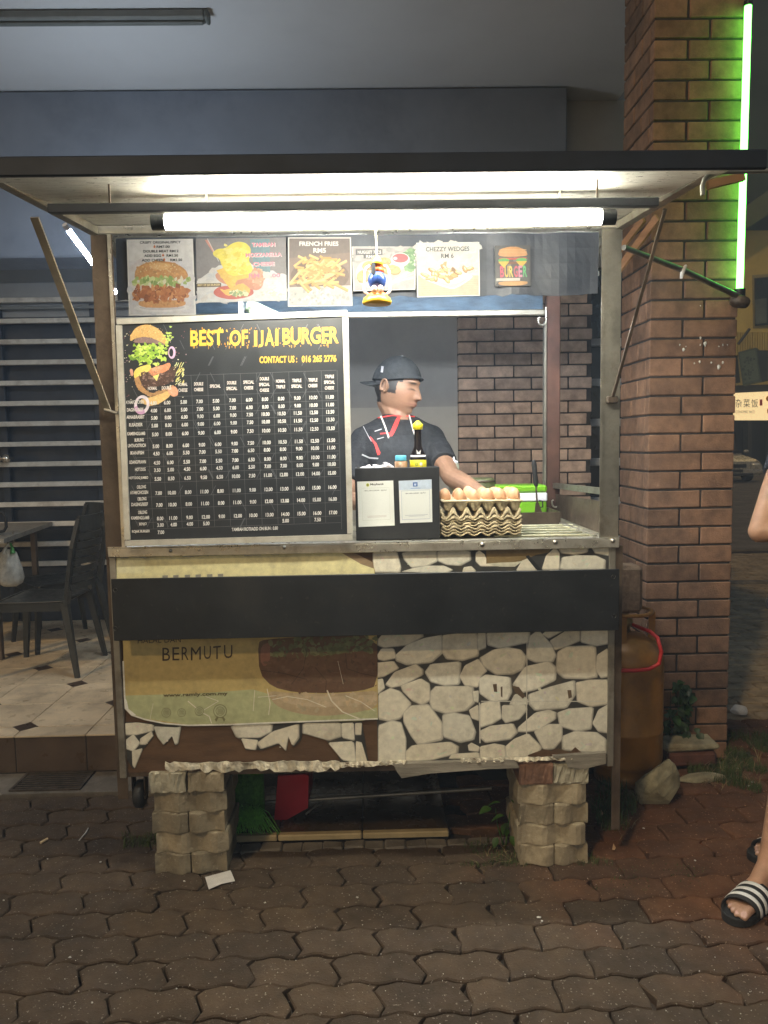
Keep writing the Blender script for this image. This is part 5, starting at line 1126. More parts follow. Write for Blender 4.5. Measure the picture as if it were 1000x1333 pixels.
def head_pts(p):                                          # p on the unit sphere, face towards -Y
    x, y, z = p.x*.077, p.y*.098, p.z*.116
    if z < 0:
        t = min(1,-z/.116); x *= 1-.24*t*t; y *= (1+.42*t*t) if y < 0 else 1; 
        if y > 0: y *= 1-.45*t
    if y < 0: y *= 1-.05*max(0,z/.116); 
    if y < .02:
        f = min(1, max(0, (-y+.02)/.05))
        x *= 1-.04*f
        nose = G(x,.0105)*( (max(0,min(1,(.022-z)/.046))*.023+.001) if z > -.026 else .023*G(z+.026,.006) )
        ala = .007*(G(x-.013,.006)+G(x+.013,.006))*G(z+.024,.007)
        eye = -.012*(G(x-.031,.013)+G(x+.031,.013))*G(z-.014,.010)
        ball = .0062*(G(x-.031,.009)+G(x+.031,.009))*G(z-.010,.0062)
        brow = .0055*(G(x-.028,.017)+G(x+.028,.017))*G(z-.034,.007)
        lip = .0085*G(x,.017)*(G(z+.0475,.0042)+1.05*G(z+.0575,.0048)) - .002*G(x,.02)*G(z+.0525,.0016)
        chin = .009*G(x,.018)*G(z+.090,.014); under = -.004*G(x,.02)*G(z+.070,.006)
        cheek = .005*(G(x-.043,.016)+G(x+.043,.016))*G(z+.012,.020)
        y -= f*(nose+ala+eye+ball+brow+lip+chin+under+cheek)
    return Vector((x,y,z))
def add_head(b, c, M, s_=1.0):
    n, m = 120, 90; vs_ = []
    for i in range(m+1):
        t = math.pi*i/m
        for k in range(n):
            a = 2*math.pi*k/n; vs_.append(c+M@(head_pts(Vector((math.sin(t)*math.cos(a),math.sin(t)*math.sin(a),math.cos(t))))*s_))
    b.add(vs_, [(i*n+k,(i+1)*n+k,(i+1)*n+(k+1)%n,i*n+(k+1)%n) for i in range(m) for k in range(n)])
    for sx in (-1,1):                                      # ears
        e = Vector((sx*.076,.010,-.006)); pts = []
        for k in range(13):
            a = -.9+k*(2*math.pi*.78)/12; pts.append(c+M@((e+Vector((sx*.010+ .003*sx*math.sin(a),.004-.015*math.cos(a)*1.0+.0*sx,.028*math.sin(a)+.002)))*s_))
        b.tube(pts,.0048,8); b.ell(c+M@(e*s_),(.007*s_,.013*s_,.024*s_),12,8,M=M)
def face_colour(skin, hair, lips, bald_top=False):
    def f(l):
        x, y, z = l
        r_ = skin
        mixc = lambda a, b2, t: tuple(a[k]*(1-t)+b2[k]*t for k in range(3))
        if y < -.03:
            t = G(x,.020)*G(z+.052,.0075); r_ = mixc(r_, lips, min(1,t*1.1))
            t = G(x,.021)*G(z+.0525,.0015); r_ = mixc(r_, (0.10,0.03,0.025), min(1,t*.8))
            for sx in (-1,1):
                t = G(x-sx*.030,.013)*G(z-.0300-.10*(.013-abs(x-sx*.030))*.3,.0033); r_ = mixc(r_, hair, min(1,t*1.25))
                t = G(x-sx*.031,.0105)*G(z-.0065+ (x-sx*.031)**2*12,.0021); r_ = mixc(r_, (0.03,0.018,0.015), min(1,t*1.5))
                t = G(x-sx*.009,.004)*G(z+.031,.0025); r_ = mixc(r_, (0.08,0.03,0.02), min(1,t*.9))
                t = G(x-sx*.045,.02)*G(z+.015,.02); r_ = mixc(r_, (skin[0]*1.08,skin[1]*.85,skin[2]*.8), t*.35)
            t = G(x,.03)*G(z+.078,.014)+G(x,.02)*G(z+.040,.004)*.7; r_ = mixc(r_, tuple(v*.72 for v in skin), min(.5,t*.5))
        return r_
    return f
def project(bvh, uv, off=.004, maxd=9):
    d = ray(*uv).normalized(); h = bvh.ray_cast(CAM, d, maxd)
    return h[0]+h[1]*off*(1 if h[1].dot(d) < 0 else -1) if h[0] else None
def strip_on(name, bvh, path, wpx, m, parent, off=.003):
    b = MB(); P_ = []
    for i in range(len(path)-1):
        a, c = path[i], path[i+1]; n = max(2,int(math.hypot(c[0]-a[0],c[1]-a[1])/2))
        for k in range(n+(i==len(path)-2)): t = k/n; P_.append((a[0]+(c[0]-a[0])*t, a[1]+(c[1]-a[1])*t))
    L_ = []; 
    for i,(u,v) in enumerate(P_):
        a = P_[max(0,i-1)]; c = P_[min(len(P_)-1,i+1)]; dx, dy = c[0]-a[0], c[1]-a[1]; l_ = math.hypot(dx,dy) or 1
        wd = wpx(i/(len(P_)-1)) if callable(wpx) else wpx; nx, ny = -dy/l_*wd/2, dx/l_*wd/2
        q = [project(bvh,(u+nx,v+ny),off), project(bvh,(u-nx,v-ny),off)]
        if None in q: continue
        L_.append(q)
    v = [p for q in L_ for p in q]; n = len(L_)
    if n < 2: return None
    b.add(v, [(2*i,2*i+1,2*i+3,2*i+2) for i in range(n-1)]); return b.build(name, m, parent, smooth=True)

# ------------------------------------------------ vendor
VY = .93
hc = at(516,505,VY)
def rotm(yaw, pitch, roll=0): return Matrix.Rotation(yaw,3,'Z')@Matrix.Rotation(pitch,3,'X')@Matrix.Rotation(roll,3,'Y')
HM = rotm(R(62), R(13), R(3))                             # face turned to the right and down
SK = (0.30,0.168,0.105); HR = (0.022,0.018,0.017)
shL, shR = at(474,574,.86), at(560,572,.97)
chest = (shL+shR)/2+Vector((0,0,.030))
ang = math.atan2(shR.y-shL.y, shR.x-shL.x)
vend = thing('person', 'man in backwards black cap and black and red shirt reaching towards the eggs', 'person', (chest.x,chest.y,.175))
body = MB()
neck0 = chest+Vector((0.0,.015,.075)); 
add_head(body, hc, HM, 1.08)
limb(body, [chest+Vector((0,.01,.02)), neck0, hc+HM@Vector((0,.024,-.065))], [.078,.058,.053])
for s_ in (shL, shR): caps(body, neck0+Vector((0,0,-.02)), s_.lerp(neck0,.25)+Vector((0,0,-.0)), .055, .045)
def torso(b, g=0.0, zlo=.96):
    H = chest.z; secs = []
    for dz, rx, ry, dx in ((.062,.045,.040,0),(.052,.09,.060,0),(.028,.155,.085,0),(-.01,.180,.105,0),(-.08,.178,.118,0),(-.18,.168,.122,0),(-.30,.165,.125,0),(-.42,.172,.125,0),(-.50,.178,.125,0)):
        secs.append(((chest.x+dx,chest.y+.0-.02*(dz<-.05),H+dz), rx+g, ry+g, ang))
    loft(b, [s_ for s_ in secs][::-1])
torso(body)
elb = at(588,621,.69); wri = at(626,641,.50)
limb(body, [shR, elb, elb.lerp(wri,.35), wri], [.052,.040,.041,.026])
elbL = at(447,650,.74); wriL = at(505,660,.52)
limb(body, [shL, elbL, wriL], [.052,.042,.028])
def hand(b, w_, d, palmn, s_=1.0, curl=.5, thumb=1):
    """wrist, forward direction, palm normal"""
    d = Vector(d).normalized(); pn_ = (Vector(palmn)-d*Vector(palmn).dot(d)).normalized(); sd = d.cross(pn_)
    w_ = Vector(w_)
    for k in range(4):
        o_ = sd*(k-1.5)*.019*s_; kn_ = w_+d*.085*s_+o_; caps(b, w_+d*.01+o_*.6, kn_, .012*s_, .0105*s_)
        L_ = (.068,.078,.073,.058)[k]*s_; dd = d; p_ = kn_; 
        for q in range(3):
            a = curl*(.55+.35*q); dd2 = (d*math.cos(a*(q+1)*.6)+pn_*math.sin(a*(q+1)*.6)).normalized(); p2 = p_+dd2*L_*(.45,.32,.23)[q]; caps(b, p_, p2, (.0092,.0085,.0078)[q]*s_, (.0085,.0078,.0068)[q]*s_); p_ = p2
    o_ = sd*thumb*-.030*s_; t0 = w_+d*.025*s_+o_*.6; t1 = t0+(d*.5-sd*thumb*.75+pn_*.3).normalized()*.040*s_; t2 = t1+(d*.8-sd*thumb*.3+pn_*.5).normalized()*.030*s_; t3 = t2+(d*.8+pn_*.6).normalized()*.024*s_
    caps(b,t0,t1,.014*s_,.0115*s_); caps(b,t1,t2,.0112*s_,.0098*s_); caps(b,t2,t3,.0096*s_,.0078*s_)
hand(body, wri, Vector((.22,-1,-.10)), (0,0,-1), 1.0, .55, 1)
hand(body, wriL, Vector((.5,-.8,-.15)), (0,0,-1), 1.0, .6, -1)
hip = Vector((chest.x,chest.y,.175+.86))
for sx in (-1,1):
    hp = hip+Vector((sx*.09,0,0)); limb(body, [hp, hp+Vector((sx*.01,-.01,-.40)), hp+Vector((sx*.015,.01,-.79))], [.085,.055,.038]); limb(body, [hp+Vector((sx*.015,.03,-.825)), hp+Vector((sx*.03,-.13,-.835))], [.035,.025])
fcf = face_colour(SK, HR, (0.34,0.15,0.10)); HI = HM.inverted()
def vcolf(p):
    l = HI@(p-hc)/1.08
    if l.z > -.13 and p.z > hc.z-.14:
        c = fcf(l)
        hairy = (l.z > .026 and l.y > -.052) or (l.y > .030 and l.z > -.070) or (l.y > -.012 and l.y < .034 and l.z > .018 and abs(l.x) < .086)
        side = abs(l.x) > .045 and -.034 < l.y < .004 and l.z > -.024- (l.y+.034)*.0
        ear = abs(l.x) > .0775
        if (hairy or side) and not (ear and l.z < .034 and -.02 < l.y < .036): return HR
        return c
    return SK
bd = remesh('body', body, .0036, 2, m_skin, vend, vcolf, .4)
mshirt = mat('black_jersey', (0.020,0.021,0.024), 0.75, 0, 0.25, 20, 0.35, 35, dist=.02)
s_b = MB(); torso(s_b, .012)
for s_ in (shL, shR): caps(s_b, chest+Vector((0,.01,.050)), s_.lerp(chest,.10)+Vector((0,0,.012)), .060, .058)
sl_end = shR.lerp(elb,.68); 
def sleeve(b, p, q, r0, r1): b.tube([p,p.lerp(q,.5),q],[r0,(r0+r1)/2,r1],18); b.ell(p,(r0,)*3,14,9)
sleeve(s_b, shR, sl_end+Vector((.0,0,0)), .066, .062); sleeve(s_b, shL, shL.lerp(elbL,.70), .066, .060)
for _k in range(1): pass
shirt = remesh('shirt', s_b, .007, 5, mshirt, vend, lambda p: (1,1,1))
for v in shirt.data.vertices:
    p = v.co; n_ = noise.noise(Vector((p.x*9,p.y*9,p.z*5)))*.006+noise.noise(Vector((p.x*22+p.z*10,p.y*20,p.z*14)))*.0035; v.co = p + v.normal*n_
shirt.data.update()
bvh = BVHTree.FromPolygons([v.co+wloc(shirt) for v in shirt.data.vertices], [list(p.vertices) for p in shirt.data.polygons])
mred = mat('red_trim', (0.62,0.05,0.045), 0.6, 0, 0.1); mwt = mat('white_strap', (0.72,0.68,0.62), 0.7, 0, 0.1); mgy = mat('grey_trim', (0.45,0.45,0.47), 0.6, 0, 0.1)
strip_on('red_piping', bvh, [(471,552),(490,545),(510,541.5),(530,542),(554,544.5)], 1.6, mred, shirt)
strip_on('red_panel', bvh, [(520,542),(514,556),(508,569),(501,582),(494,592)], lambda t: 1.5+4.5*math.sin(math.pi*min(1,t*1.2+.15))*(1-.3*t), mred, shirt)
strip_on('red_panel', bvh, [(482,569),(489,578),(494,592)], lambda t: 2+2.5*t, mred, shirt)
strip_on('red_panel', bvh, [(495,565),(507,564)], 1.8, mred, shirt)
strip_on('grey_piping', bvh, [(471,552),(480,568),(484,575)], .8, mgy, shirt)
strip_on('grey_piping', bvh, [(488,562),(497,559)], 1.2, mgy, shirt); strip_on('grey_piping', bvh, [(491,572),(500,569.5)], 1.0, mgy, shirt); strip_on('grey_piping', bvh, [(471,592),(482,596),(494,597)], 1.9, mgy, shirt)
# apron panel
ap = MB(); g_ = []
for j_ in range(14):
    v = 569+j_*4.2; row = []
    for i in range(12):
        t = i/11; u = (503-(v-569)*.36)+( (548+ (v-569)*.22)-(503-(v-569)*.36))*t; vv_ = v-3.0*t*(1 if j_ == 0 else .3); p_ = project(bvh,(u,vv_),.006); row.append(p_)
    g_.append(row)
ok = all(p_ is not None for r_ in g_ for p_ in r_)
vv = []; idx = {}
for j_, r_ in enumerate(g_):
    for i, p_ in enumerate(r_):
        if p_ is not None: idx[(j_,i)] = len(vv); vv.append(p_)
fs = [(idx[(j_,i)],idx[(j_,i+1)],idx[(j_+1,i+1)],idx[(j_+1,i)]) for j_ in range(13) for i in range(11) if all(k in idx for k in ((j_,i),(j_,i+1),(j_+1,i),(j_+1,i+1)))]
apm = mat('charcoal_apron', (0.030,0.032,0.036), 0.8, 0, 0.2, 20, 0.3, 60, dist=.01)
ap.add(vv, fs); apron_o = ap.build('apron', apm, vend, smooth=True)
strip_on('apron_strap', bvh, [(489,521),(492,530),(497,545),(502,558),(506,571)], 2.0, mwt, apron_o, .006)
strip_on('apron_strap', bvh, [(529,533),(533,545),(536,556),(540,570)], 1.7, mwt, apron_o, .006)
# strap round the neck
# shirt collar
# cap
mcap = mat('black_cap_cloth', (0.030,0.033,0.036), 0.8, 0, 0.3, 25, 0.6, 45, dist=.01)
cpb = MB(); n, m = 48, 20; vs_ = []
for i in range(m+1):
    t = (math.pi*.56)*i/m
    for k in range(n):
        a = 2*math.pi*k/n; u_ = Vector((math.sin(t)*math.cos(a),math.sin(t)*math.sin(a),math.cos(t)))
        p_ = Vector((u_.x*.086,u_.y*.109+.002,u_.z*.119+.014)); p_.z = max(p_.z, .026 + (-.14*p_.y if p_.y > 0 else -.30*p_.y))
        seam = 1+.006*math.cos(6*a)*math.sin(t)*0-.008*(abs(math.sin(3*a))<.10)*(t<1.5)
        vs_.append(hc+HM@(p_*seam*1.055))
o_ = len(vs_)
cpb.add(vs_, [(i*n+k,(i+1)*n+k,(i+1)*n+(k+1)%n,i*n+(k+1)%n) for i in range(m) for k in range(n)], smooth=True)
cap = cpb.build('cap', mcap, vend, smooth=True)
md = cap.modifiers.new('s','SOLIDIFY'); md.thickness = .003
br = MB(); n = 16; top = []
for i in range(9):
    f = i/8
    for k in range(n+1):
        a = -1+2*k/n; yb_2 = .098*math.sqrt(max(0,1-(a*.075/.088)**2)); y = yb_2-.012 + f*.082*(1-.38*a*a); x = a*.072*(1-.12*f*abs(a)); z = .026-.20*(y-.09)*.5-.016*a*a-.012*f - .012
        top.append(hc+HM@(Vector((x,y,z))*1.07))
br.add(top, [(i*(n+1)+k,i*(n+1)+k+1,(i+1)*(n+1)+k+1,(i+1)*(n+1)+k) for i in range(8) for k in range(n)])
brim = br.build('brim', mcap, cap, smooth=True); md = brim.modifiers.new('s','SOLIDIFY'); md.thickness = .004
b = MB(); b.ell(hc+HM@Vector((0,.002,.140)),(.007,.007,.004),10,6,M=HM); b.build('cap_button', mgy, cap)
cbv = BVHTree.FromPolygons([v.co+wloc(cap) for v in cap.data.vertices], [list(p.vertices) for p in cap.data.polygons])
strip_on('white_tag', cbv, [(548,475),(548,481)], 3.6, mwt, cap, .002); strip_on('white_tag', cbv, [(498.5,477),(497.5,485)], 3.0, mgy, cap, .002)
strip_on('strap_opening', cbv, [(545,468),(549,468.5),(553,471)], 5, MATS['black_rubber'], cap, .002)
b = MB(); q = at(549,470,VY-.08); 

# ------------------------------------------------ customer at the right edge
cu = thing('person', 'customer at the right edge, bare leg, bent elbow and striped slides showing', 'person', (1.55,-.05,0))
SK2 = (0.47,0.27,0.17)
lf = gr(955,1186,.03)
fd = Vector((-.80,-.60,0)).normalized(); fsd = Vector((-fd.y,fd.x,0))*-1   # fsd: towards the big toe side
heel = lf - fd*.232; heel.z = .035; rtoe = gr(984,1108,.03); fd2 = Vector((-.97,-.22,0)).normalized(); heel2 = rtoe-fd2*.235; heel2.z = .035
cb_ = MB()
def foot(b, heel, f, big):
    s_ = Vector((f.y,-f.x,0))*big                          # towards the big toe
    H = Vector((heel.x,heel.y,.028))
    caps(b, H+Vector((0,0,.014)), H+f*.10+Vector((0,0,.022)), .030, .034); caps(b, H+f*.06+Vector((0,0,.022)), H+f*.165+s_*.022+Vector((0,0,.006)), .030, .022); caps(b, H+f*.06+Vector((0,0,.012)), H+f*.155-s_*.024+Vector((0,0,.0)), .028, .018)
    ankle = H+f*.015+Vector((0,0,.085)); caps(b, H+f*.02+Vector((0,0,.02)), ankle, .032, .034); caps(b, ankle+Vector((0,0,-.01)), H+f*.12+Vector((0,0,.020)), .032, .024)
    for k in range(5):
        o = (.034,.013,-.004,-.020,-.034)[k]; L_ = (.235,.240,.230,.218,.202)[k]; r_ = (.0135,.0098,.0090,.0086,.0082)[k]
        base = H+f*(.165-.004*k)+s_*(o*.85)+Vector((0,0,.004)); mid = H+f*(L_-.022)+s_*o+Vector((0,0,.008)); tip = H+f*L_+s_*o+Vector((0,0,.0))
        caps(b, base, mid, r_*1.05, r_); caps(b, mid, tip, r_, r_*.85)
    return ankle
an1 = foot(cb_, heel, fd, -1); an2 = foot(cb_, heel2, fd2, -1)
kn1 = Vector((1.385,-.12,.50)); kn2 = Vector((1.62,.10,.50)); hp1 = Vector((1.45,-.07,.92)); hp2 = Vector((1.62,.03,.92))
limb(cb_, [an1, an1.lerp(kn1,.42)+Vector((.0,.012,0)), an1.lerp(kn1,.70)+Vector((0,.018,0)), kn1, kn1.lerp(hp1,.5), hp1], [.031,.042,.054,.053,.070,.085])
limb(cb_, [an2, an2.lerp(kn2,.42), an2.lerp(kn2,.70), kn2, kn2.lerp(hp2,.5), hp2], [.036,.046,.056,.054,.070,.085])
c2 = Vector((1.58,0,1.38)); a2_ = math.atan2(.25,.97)
def torso2(b, g=0.0):
    secs = [((c2.x,c2.y,c2.z+dz), rx+g, ry+g, -.5) for dz, rx, ry in ((-.50,.165,.115),(-.40,.160,.11),(-.25,.150,.108),(-.1,.165,.11),(-.02,.172,.10),(.03,.150,.085),(.06,.085,.06),(.07,.05,.045))]; loft(b, secs)
torso2(cb_)
hc2 = Vector((1.55,-.03,1.60)); HM2 = rotm(R(-38), R(3))
add_head(cb_, hc2, HM2, 1.0); limb(cb_, [c2+Vector((0,0,.04)), hc2+Vector((0,.02,-.06))], [.06,.055])
el2 = at(989,692,-.03); s2 = Vector((1.42,.075,1.385)); w2 = el2+Vector((.24,-.10,.02))
limb(cb_, [s2, s2.lerp(el2,.5), el2, el2.lerp(w2,.35), w2], [.052,.046,.036,.039,.027]); hand(cb_, w2, (.8,-.3,.1), (0,.5,-.4), 1, .6, -1)
s3 = Vector((1.73,-.09,1.385)); e3 = Vector((1.82,-.16,1.12)); w3 = Vector((1.74,-.30,.95))
limb(cb_, [s3, e3, w3], [.052,.040,.027]); hand(cb_, w3, (-.3,-.3,-.9), (-.7,0,0), 1, .4, 1)
fcf2 = face_colour(SK2, HR, (0.4,0.16,0.12)); HI2 = HM2.inverted()
toes_n = []
for k in range(5):
    for (hh, ff) in ((heel,fd),(heel2,fd2)):
        s_ = Vector((ff.y,-ff.x,0))*-1; o = (.034,.013,-.004,-.020,-.034)[k]; L_ = (.235,.240,.230,.218,.202)[k]
        toes_n.append((Vector((hh.x,hh.y,.028))+ff*(L_+.001)+s_*o+Vector((0,0,.009)), (.010,.007,.0065,.006,.0055)[k]))
def ccol(p):
    l = HI2@(p-hc2)
    if p.z > 1.48:
        return HR if (l.z > .045 or (l.y > .02 and l.z > -.06) or (abs(l.x)>.05 and l.z>.0 and l.y > -.03)) else fcf2(l)
    if p.z < .06:
        for c, r_ in toes_n:
            if (p-c).length < r_: return (0.62,0.40,0.33)
    return SK2
remesh('body', cb_, .005, 2, m_skin, cu, ccol)
tb = MB(); torso2(tb, .014); sleeve(tb, s2, s2.lerp(el2,.28), .066, .062); sleeve(tb, s3, s3.lerp(e3,.6), .066, .062)
remesh('t_shirt', tb, .010, 4, mat('dark_tee',(0.03,0.035,0.05),0.8,0,0.2,20,0.3,30), cu)
sb_ = MB(); loft(sb_, [((1.54,0,.86),.205,.140,-.5),((1.55,0,.94),.195,.134,-.5),((1.56,0,1.0),.166,.118,-.5)])
for h_, k_2 in ((hp1,kn1),(hp2,kn2)): sb_.ell(h_,(.125,.118,.10),18,12); sb_.tube([h_+Vector((0,0,.03)), h_.lerp(k_2,.45), h_.lerp(k_2,.72)], [.098,.098,.095], 18)
remesh('shorts', sb_, .010, 4, mat('dark_shorts',(0.02,0.02,0.022),0.8,0,0.2,20,0.3,30), cu)
hb_ = MB(); 
for hx in (1,): hb_.ell(hc2+HM2@Vector((0,.012,.035)),(.083,.104,.098),24,14,M=HM2)
hb_.build('hair', mat('black_hair',(0.015,0.012,0.011),0.6,0,0.3,60,0.6,150), cu, smooth=True)
# slides
mwh = mat('white_stripe_rubber', (0.80,0.80,0.76), 0.5, 0, 0.04)
def slide(heel, f, big, label):
    s_ = Vector((f.y,-f.x,0))*big; t = thing('slide_sandal', label, 'sandal', (heel.x,heel.y,0), 'striped slides worn by the customer')
    O = Vector((heel.x,heel.y,0)); prof = [(-.045,0),(-.040,.022),(-.02,.034),(.05,.034),(.12,.042),(.17,.052),(.215,.050),(.245,.038),(.262,.015),(.262,-.008),(.248,-.030),(.215,-.045),(.16,-.050),(.09,-.042),(.02,-.035),(-.02,-.032),(-.040,-.020)]
    pts = chaikin(prof,2); P_ = lambda a, o, z: O+f*a+s_*o+Vector((0,0,z))
    b = MB(); n = len(pts); v = [P_(a,o,.001) for a,o in pts]+[P_(a*1.0,o,.010) for a,o in pts]+[P_(a,o*1.03,.017) for a,o in pts]+[P_(a,o*1.0,.024) for a,o in pts]+[P_(a*.99+.001,o*.93,.0262) for a,o in pts]+[P_(a*.96+.004,o*.82,.0215) for a,o in pts]
    b.add(v,[(i*n+k,i*n+(k+1)%n,(i+1)*n+(k+1)%n,(i+1)*n+k) for i in range(5) for k in range(n)]+[tuple(range(5*n,6*n)),tuple(reversed(range(n)))]); b.build('sole', m_rubber, t, smooth=False)
    def arch(a0, a1, off, nm, m, th=.004):
        b = MB(); v = []; NN = 22
        for j_ in range(5):
            a = a0+(a1-a0)*j_/4
            for i in range(NN+1):
                th_ = math.pi*i/NN; hgt_ = .052+ (.20-a)*.16; w_2 = .0515
                o = math.cos(th_)*w_2*(1 if math.sin(th_)>.3 else 1)+.004; z = .012+(hgt_)*math.sin(th_)**.75
                k = 1+off/.05; v.append(P_(a - .012*math.cos(th_)*1.0, .004+(o-.004)*k, .012+(z-.012)*k+off*.2))
        b.add(v,[(j_*(NN+1)+i,j_*(NN+1)+i+1,(j_+1)*(NN+1)+i+1,(j_+1)*(NN+1)+i) for j_ in range(4) for i in range(NN)])
        o_ = b.build(nm, m, t, smooth=True); md = o_.modifiers.new('s','SOLIDIFY'); md.thickness = th; md.offset = -1; return o_
    arch(.105,.205,.0,'strap',m_rubber)
    for k in range(3): arch(.116+.030*k,.130+.030*k,.0012,'white_stripe',mwh,.0012)
    return t
slide(heel, fd, -1, 'nearer black slide with three white stripes on the foot at the right edge')
slide(heel2, fd2, -1, 'farther black slide of the customer, mostly beyond the right edge')

# ================================================================== CHAIRS, TABLE
mch = mat('dark_plastic_chair', (0.030,0.032,0.030), 0.38, 0, 0.15, 12, 0.08, 80, dirt=.25, dcol=(.06,.055,.045), dscale=9)
def make_chair(label):
    t = thing('plastic_chair', label, 'chair', (0,0,0), 'dark plastic chairs on the porch')
    b = MB(); n = 12; v = []
    for j_ in range(n+1):
        for i in range(n+1):
            x = -.215+.43*i/n; y = -.22+.42*j_/n; x *= 1-.10*(j_/n); z = .43-.014*math.cos(x/.215*1.4)*math.sin(math.pi*j_/n)+(-.035*max(0,(.12-j_/n)/.12)**2)
            v.append((x,y,z))
    b.add(v,[(j_*(n+1)+i,j_*(n+1)+i+1,(j_+1)*(n+1)+i+1,(j_+1)*(n+1)+i) for j_ in range(n) for i in range(n)]); o = b.build('seat', mch, t, smooth=True); md = o.modifiers.new('s','SOLIDIFY'); md.thickness = .008
    b = MB(); b.bar((-.20,-.212,.395),(.20,-.212,.395),.012,.05); b.bar((-.20,-.21,.395),(-.185,.19,.395),.012,.05); b.bar((.20,-.21,.395),(.185,.19,.395),.012,.05); b.build('seat_rim', mch, t)
    def upr(s_):
        pts = [(s_*.185,.19,.40),(s_*.195,.215,.55),(s_*.20,.245,.72),(s_*.185,.285,.88)]; b = MB()
        for i in range(3): b.bar(pts[i],pts[i+1],.020,.055,up=(1,0,0))
        return b
    for s_ in (-1,1): upr(s_).build('upright', mch, t)
    def curve(z, y0, hw, th, hh, nm):
        b = MB(); N = 10; v = []
        for i in range(N+1):
            a = -1+2*i/N; x = a*hw; y = y0+.045*(1-a*a)
            for dz, dy in ((-hh,0),(hh,0),(hh,th),(-hh,th)): v.append((x,y+dy,z+dz))
        b.add(v,[(4*i+k,4*i+(k+1)%4,4*i+4+(k+1)%4,4*i+4+k) for i in range(N) for k in range(4)]+[(0,1,2,3),(4*N+3,4*N+2,4*N+1,4*N)]); return b.build(nm, mch, t)
    curve(.855,.272,.185,.014,.042,'top_rail')
    for k in range(7): z = .50+.047*k; curve(z,.203+.095*(z-.45)/.4*1.6*.5,.19,.010,.0155,'slat')
    for sx in (-1,1):
        for sy in (-1,1):
            b = MB(); p0 = Vector((sx*.185,-.19 if sy<0 else .18,.42)); p1 = Vector((sx*.225,-.235 if sy<0 else .245,.0)); w0, w1 = .040, .024
            cs = []
            for p_, w_2 in ((p0,w0),(p0.lerp(p1,.4),.034),(p1,w1)): cs += [p_+Vector((-w_2/2*sx*.2-w_2*.4,-w_2/2,0)),p_+Vector((w_2*.5,-w_2/2,0)),p_+Vector((w_2*.5,w_2/2,0)),p_+Vector((-w_2*.5,w_2/2,0))]
            b.add(cs,[(k,(k+1)%4,4+(k+1)%4,4+k) for k in range(4)]+[(4+k,4+(k+1)%4,8+(k+1)%4,8+k) for k in range(4)]+[(0,1,2,3),(11,10,9,8)]); b.build('leg', mch, t)
    return t
ch1 = make_chair('nearer dark plastic chair with slatted back turned to the right, beside the table')
ch1.location = (-1.885,1.92,.175); ch1.rotation_euler = (0,0,R(-90))
ch2 = copy_tree(ch1); ch2['label'] = 'second dark plastic chair behind the nearer one, its back facing the camera'
ch2.location = (-2.05,2.52,.175); ch2.rotation_euler = (0,0,R(-48))
TA_, TB_ = gr(69,679,.925), gr(0,703,.925)
tb_t = thing('dining_table', 'pale topped table at the left edge with a plastic bag hanging from it', 'table', (TA_.x-.45,TA_.y+.1,.175))
d1 = (TB_-TA_).normalized(); d2 = Vector((d1.y,-d1.x,0)); d2 = d2 if d2.x < 0 else -d2
m_tt = mat('pale_table_top', (0.26,0.24,0.20), 0.4, 0, 0.2, 10, 0.1, dirt=.4)
b = MB(); b.prism([TA_,TA_+d1*1.0,TA_+d1*1.0+d2*.75,TA_+d2*.75],(0,0,-.028)); b.build('table_top', m_tt, tb_t)
for a_, c_ in ((.12,.1),(.88,.1),(.12,.65),(.88,.65)):
    p_ = TA_+d1*a_+d2*c_; b = MB(); b.bbox((p_.x-.018,p_.y-.018,.176),(p_.x+.018,p_.y+.018,.896),.003); b.build('leg', m_steeld, tb_t)
hk = gr(14,699,.905)
hh = hook(hk+Vector((0,-.012,-.02)),1.7,up=.03,m=m_steel); tag(hh, 'bent wire hook on the table edge carrying the plastic bag', 'hook')
bg_ = thing('carrier_bag', 'thin white plastic carrier bag hanging by green handles from the table edge', 'plastic bag', tuple(hk+Vector((0,-.012,-.3))))
b = MB(); secs = []
N = 26; prof = [(-.045,.018,.010),(-.065,.05,.020),(-.10,.060,.030),(-.16,.072,.036),(-.22,.080,.040),(-.255,.074,.036),(-.275,.040,.02)]
for dz, rx, ry in prof:
    for k in range(N):
        a = 2*math.pi*k/N; q_ = 1+.10*math.sin(5*a+dz*30)+.05*math.sin(11*a); secs.append(hk+Vector((rx*q_*math.cos(a)-.012,-.012+ry*q_*math.sin(a),dz-.03)))
b.add(secs,[(i*N+k,i*N+(k+1)%N,(i+1)*N+(k+1)%N,(i+1)*N+k) for i in range(len(prof)-1) for k in range(N)]+[tuple(range(6*N,7*N))]); b.build('bag_body', mat('thin_white_plastic',(0.60,0.58,0.50),0.35,0,0.25,30,0.8,50), bg_, smooth=True)
for dx in (-.035,.022):
    b = MB(); b.tube([hk+Vector((0,-.014,-.035)),hk+Vector((dx*.6,-.02,-.055)),hk+Vector((dx,-.03,-.10))],[.006,.008,.016],8); b.build('handle', MATS['thin_white_plastic'] if dx<0 else mat('green_tie',(0.06,0.25,0.05),0.5), bg_)
jg = thing('black_jug', 'black jug handle standing on the table at the left edge', 'jug', tuple(gr(-14,695,.926)))
c = gr(-16,697,.927); b = MB(); b.lathe([(0,0),(.06,0),(.065,.01),(.06,.12),(.05,.16),(0,.16)],c,18); b.build('jug_body', m_rubber, jg)
b = MB(); b.tube([c+Vector((.05,0,.13)),c+Vector((.095,0,.135)),c+Vector((.115,0,.11)),c+Vector((.115,0,.05)),c+Vector((.10,0,.025)),c+Vector((.055,0,.02))],.009,8); b.build('handle', m_rubber, jg)

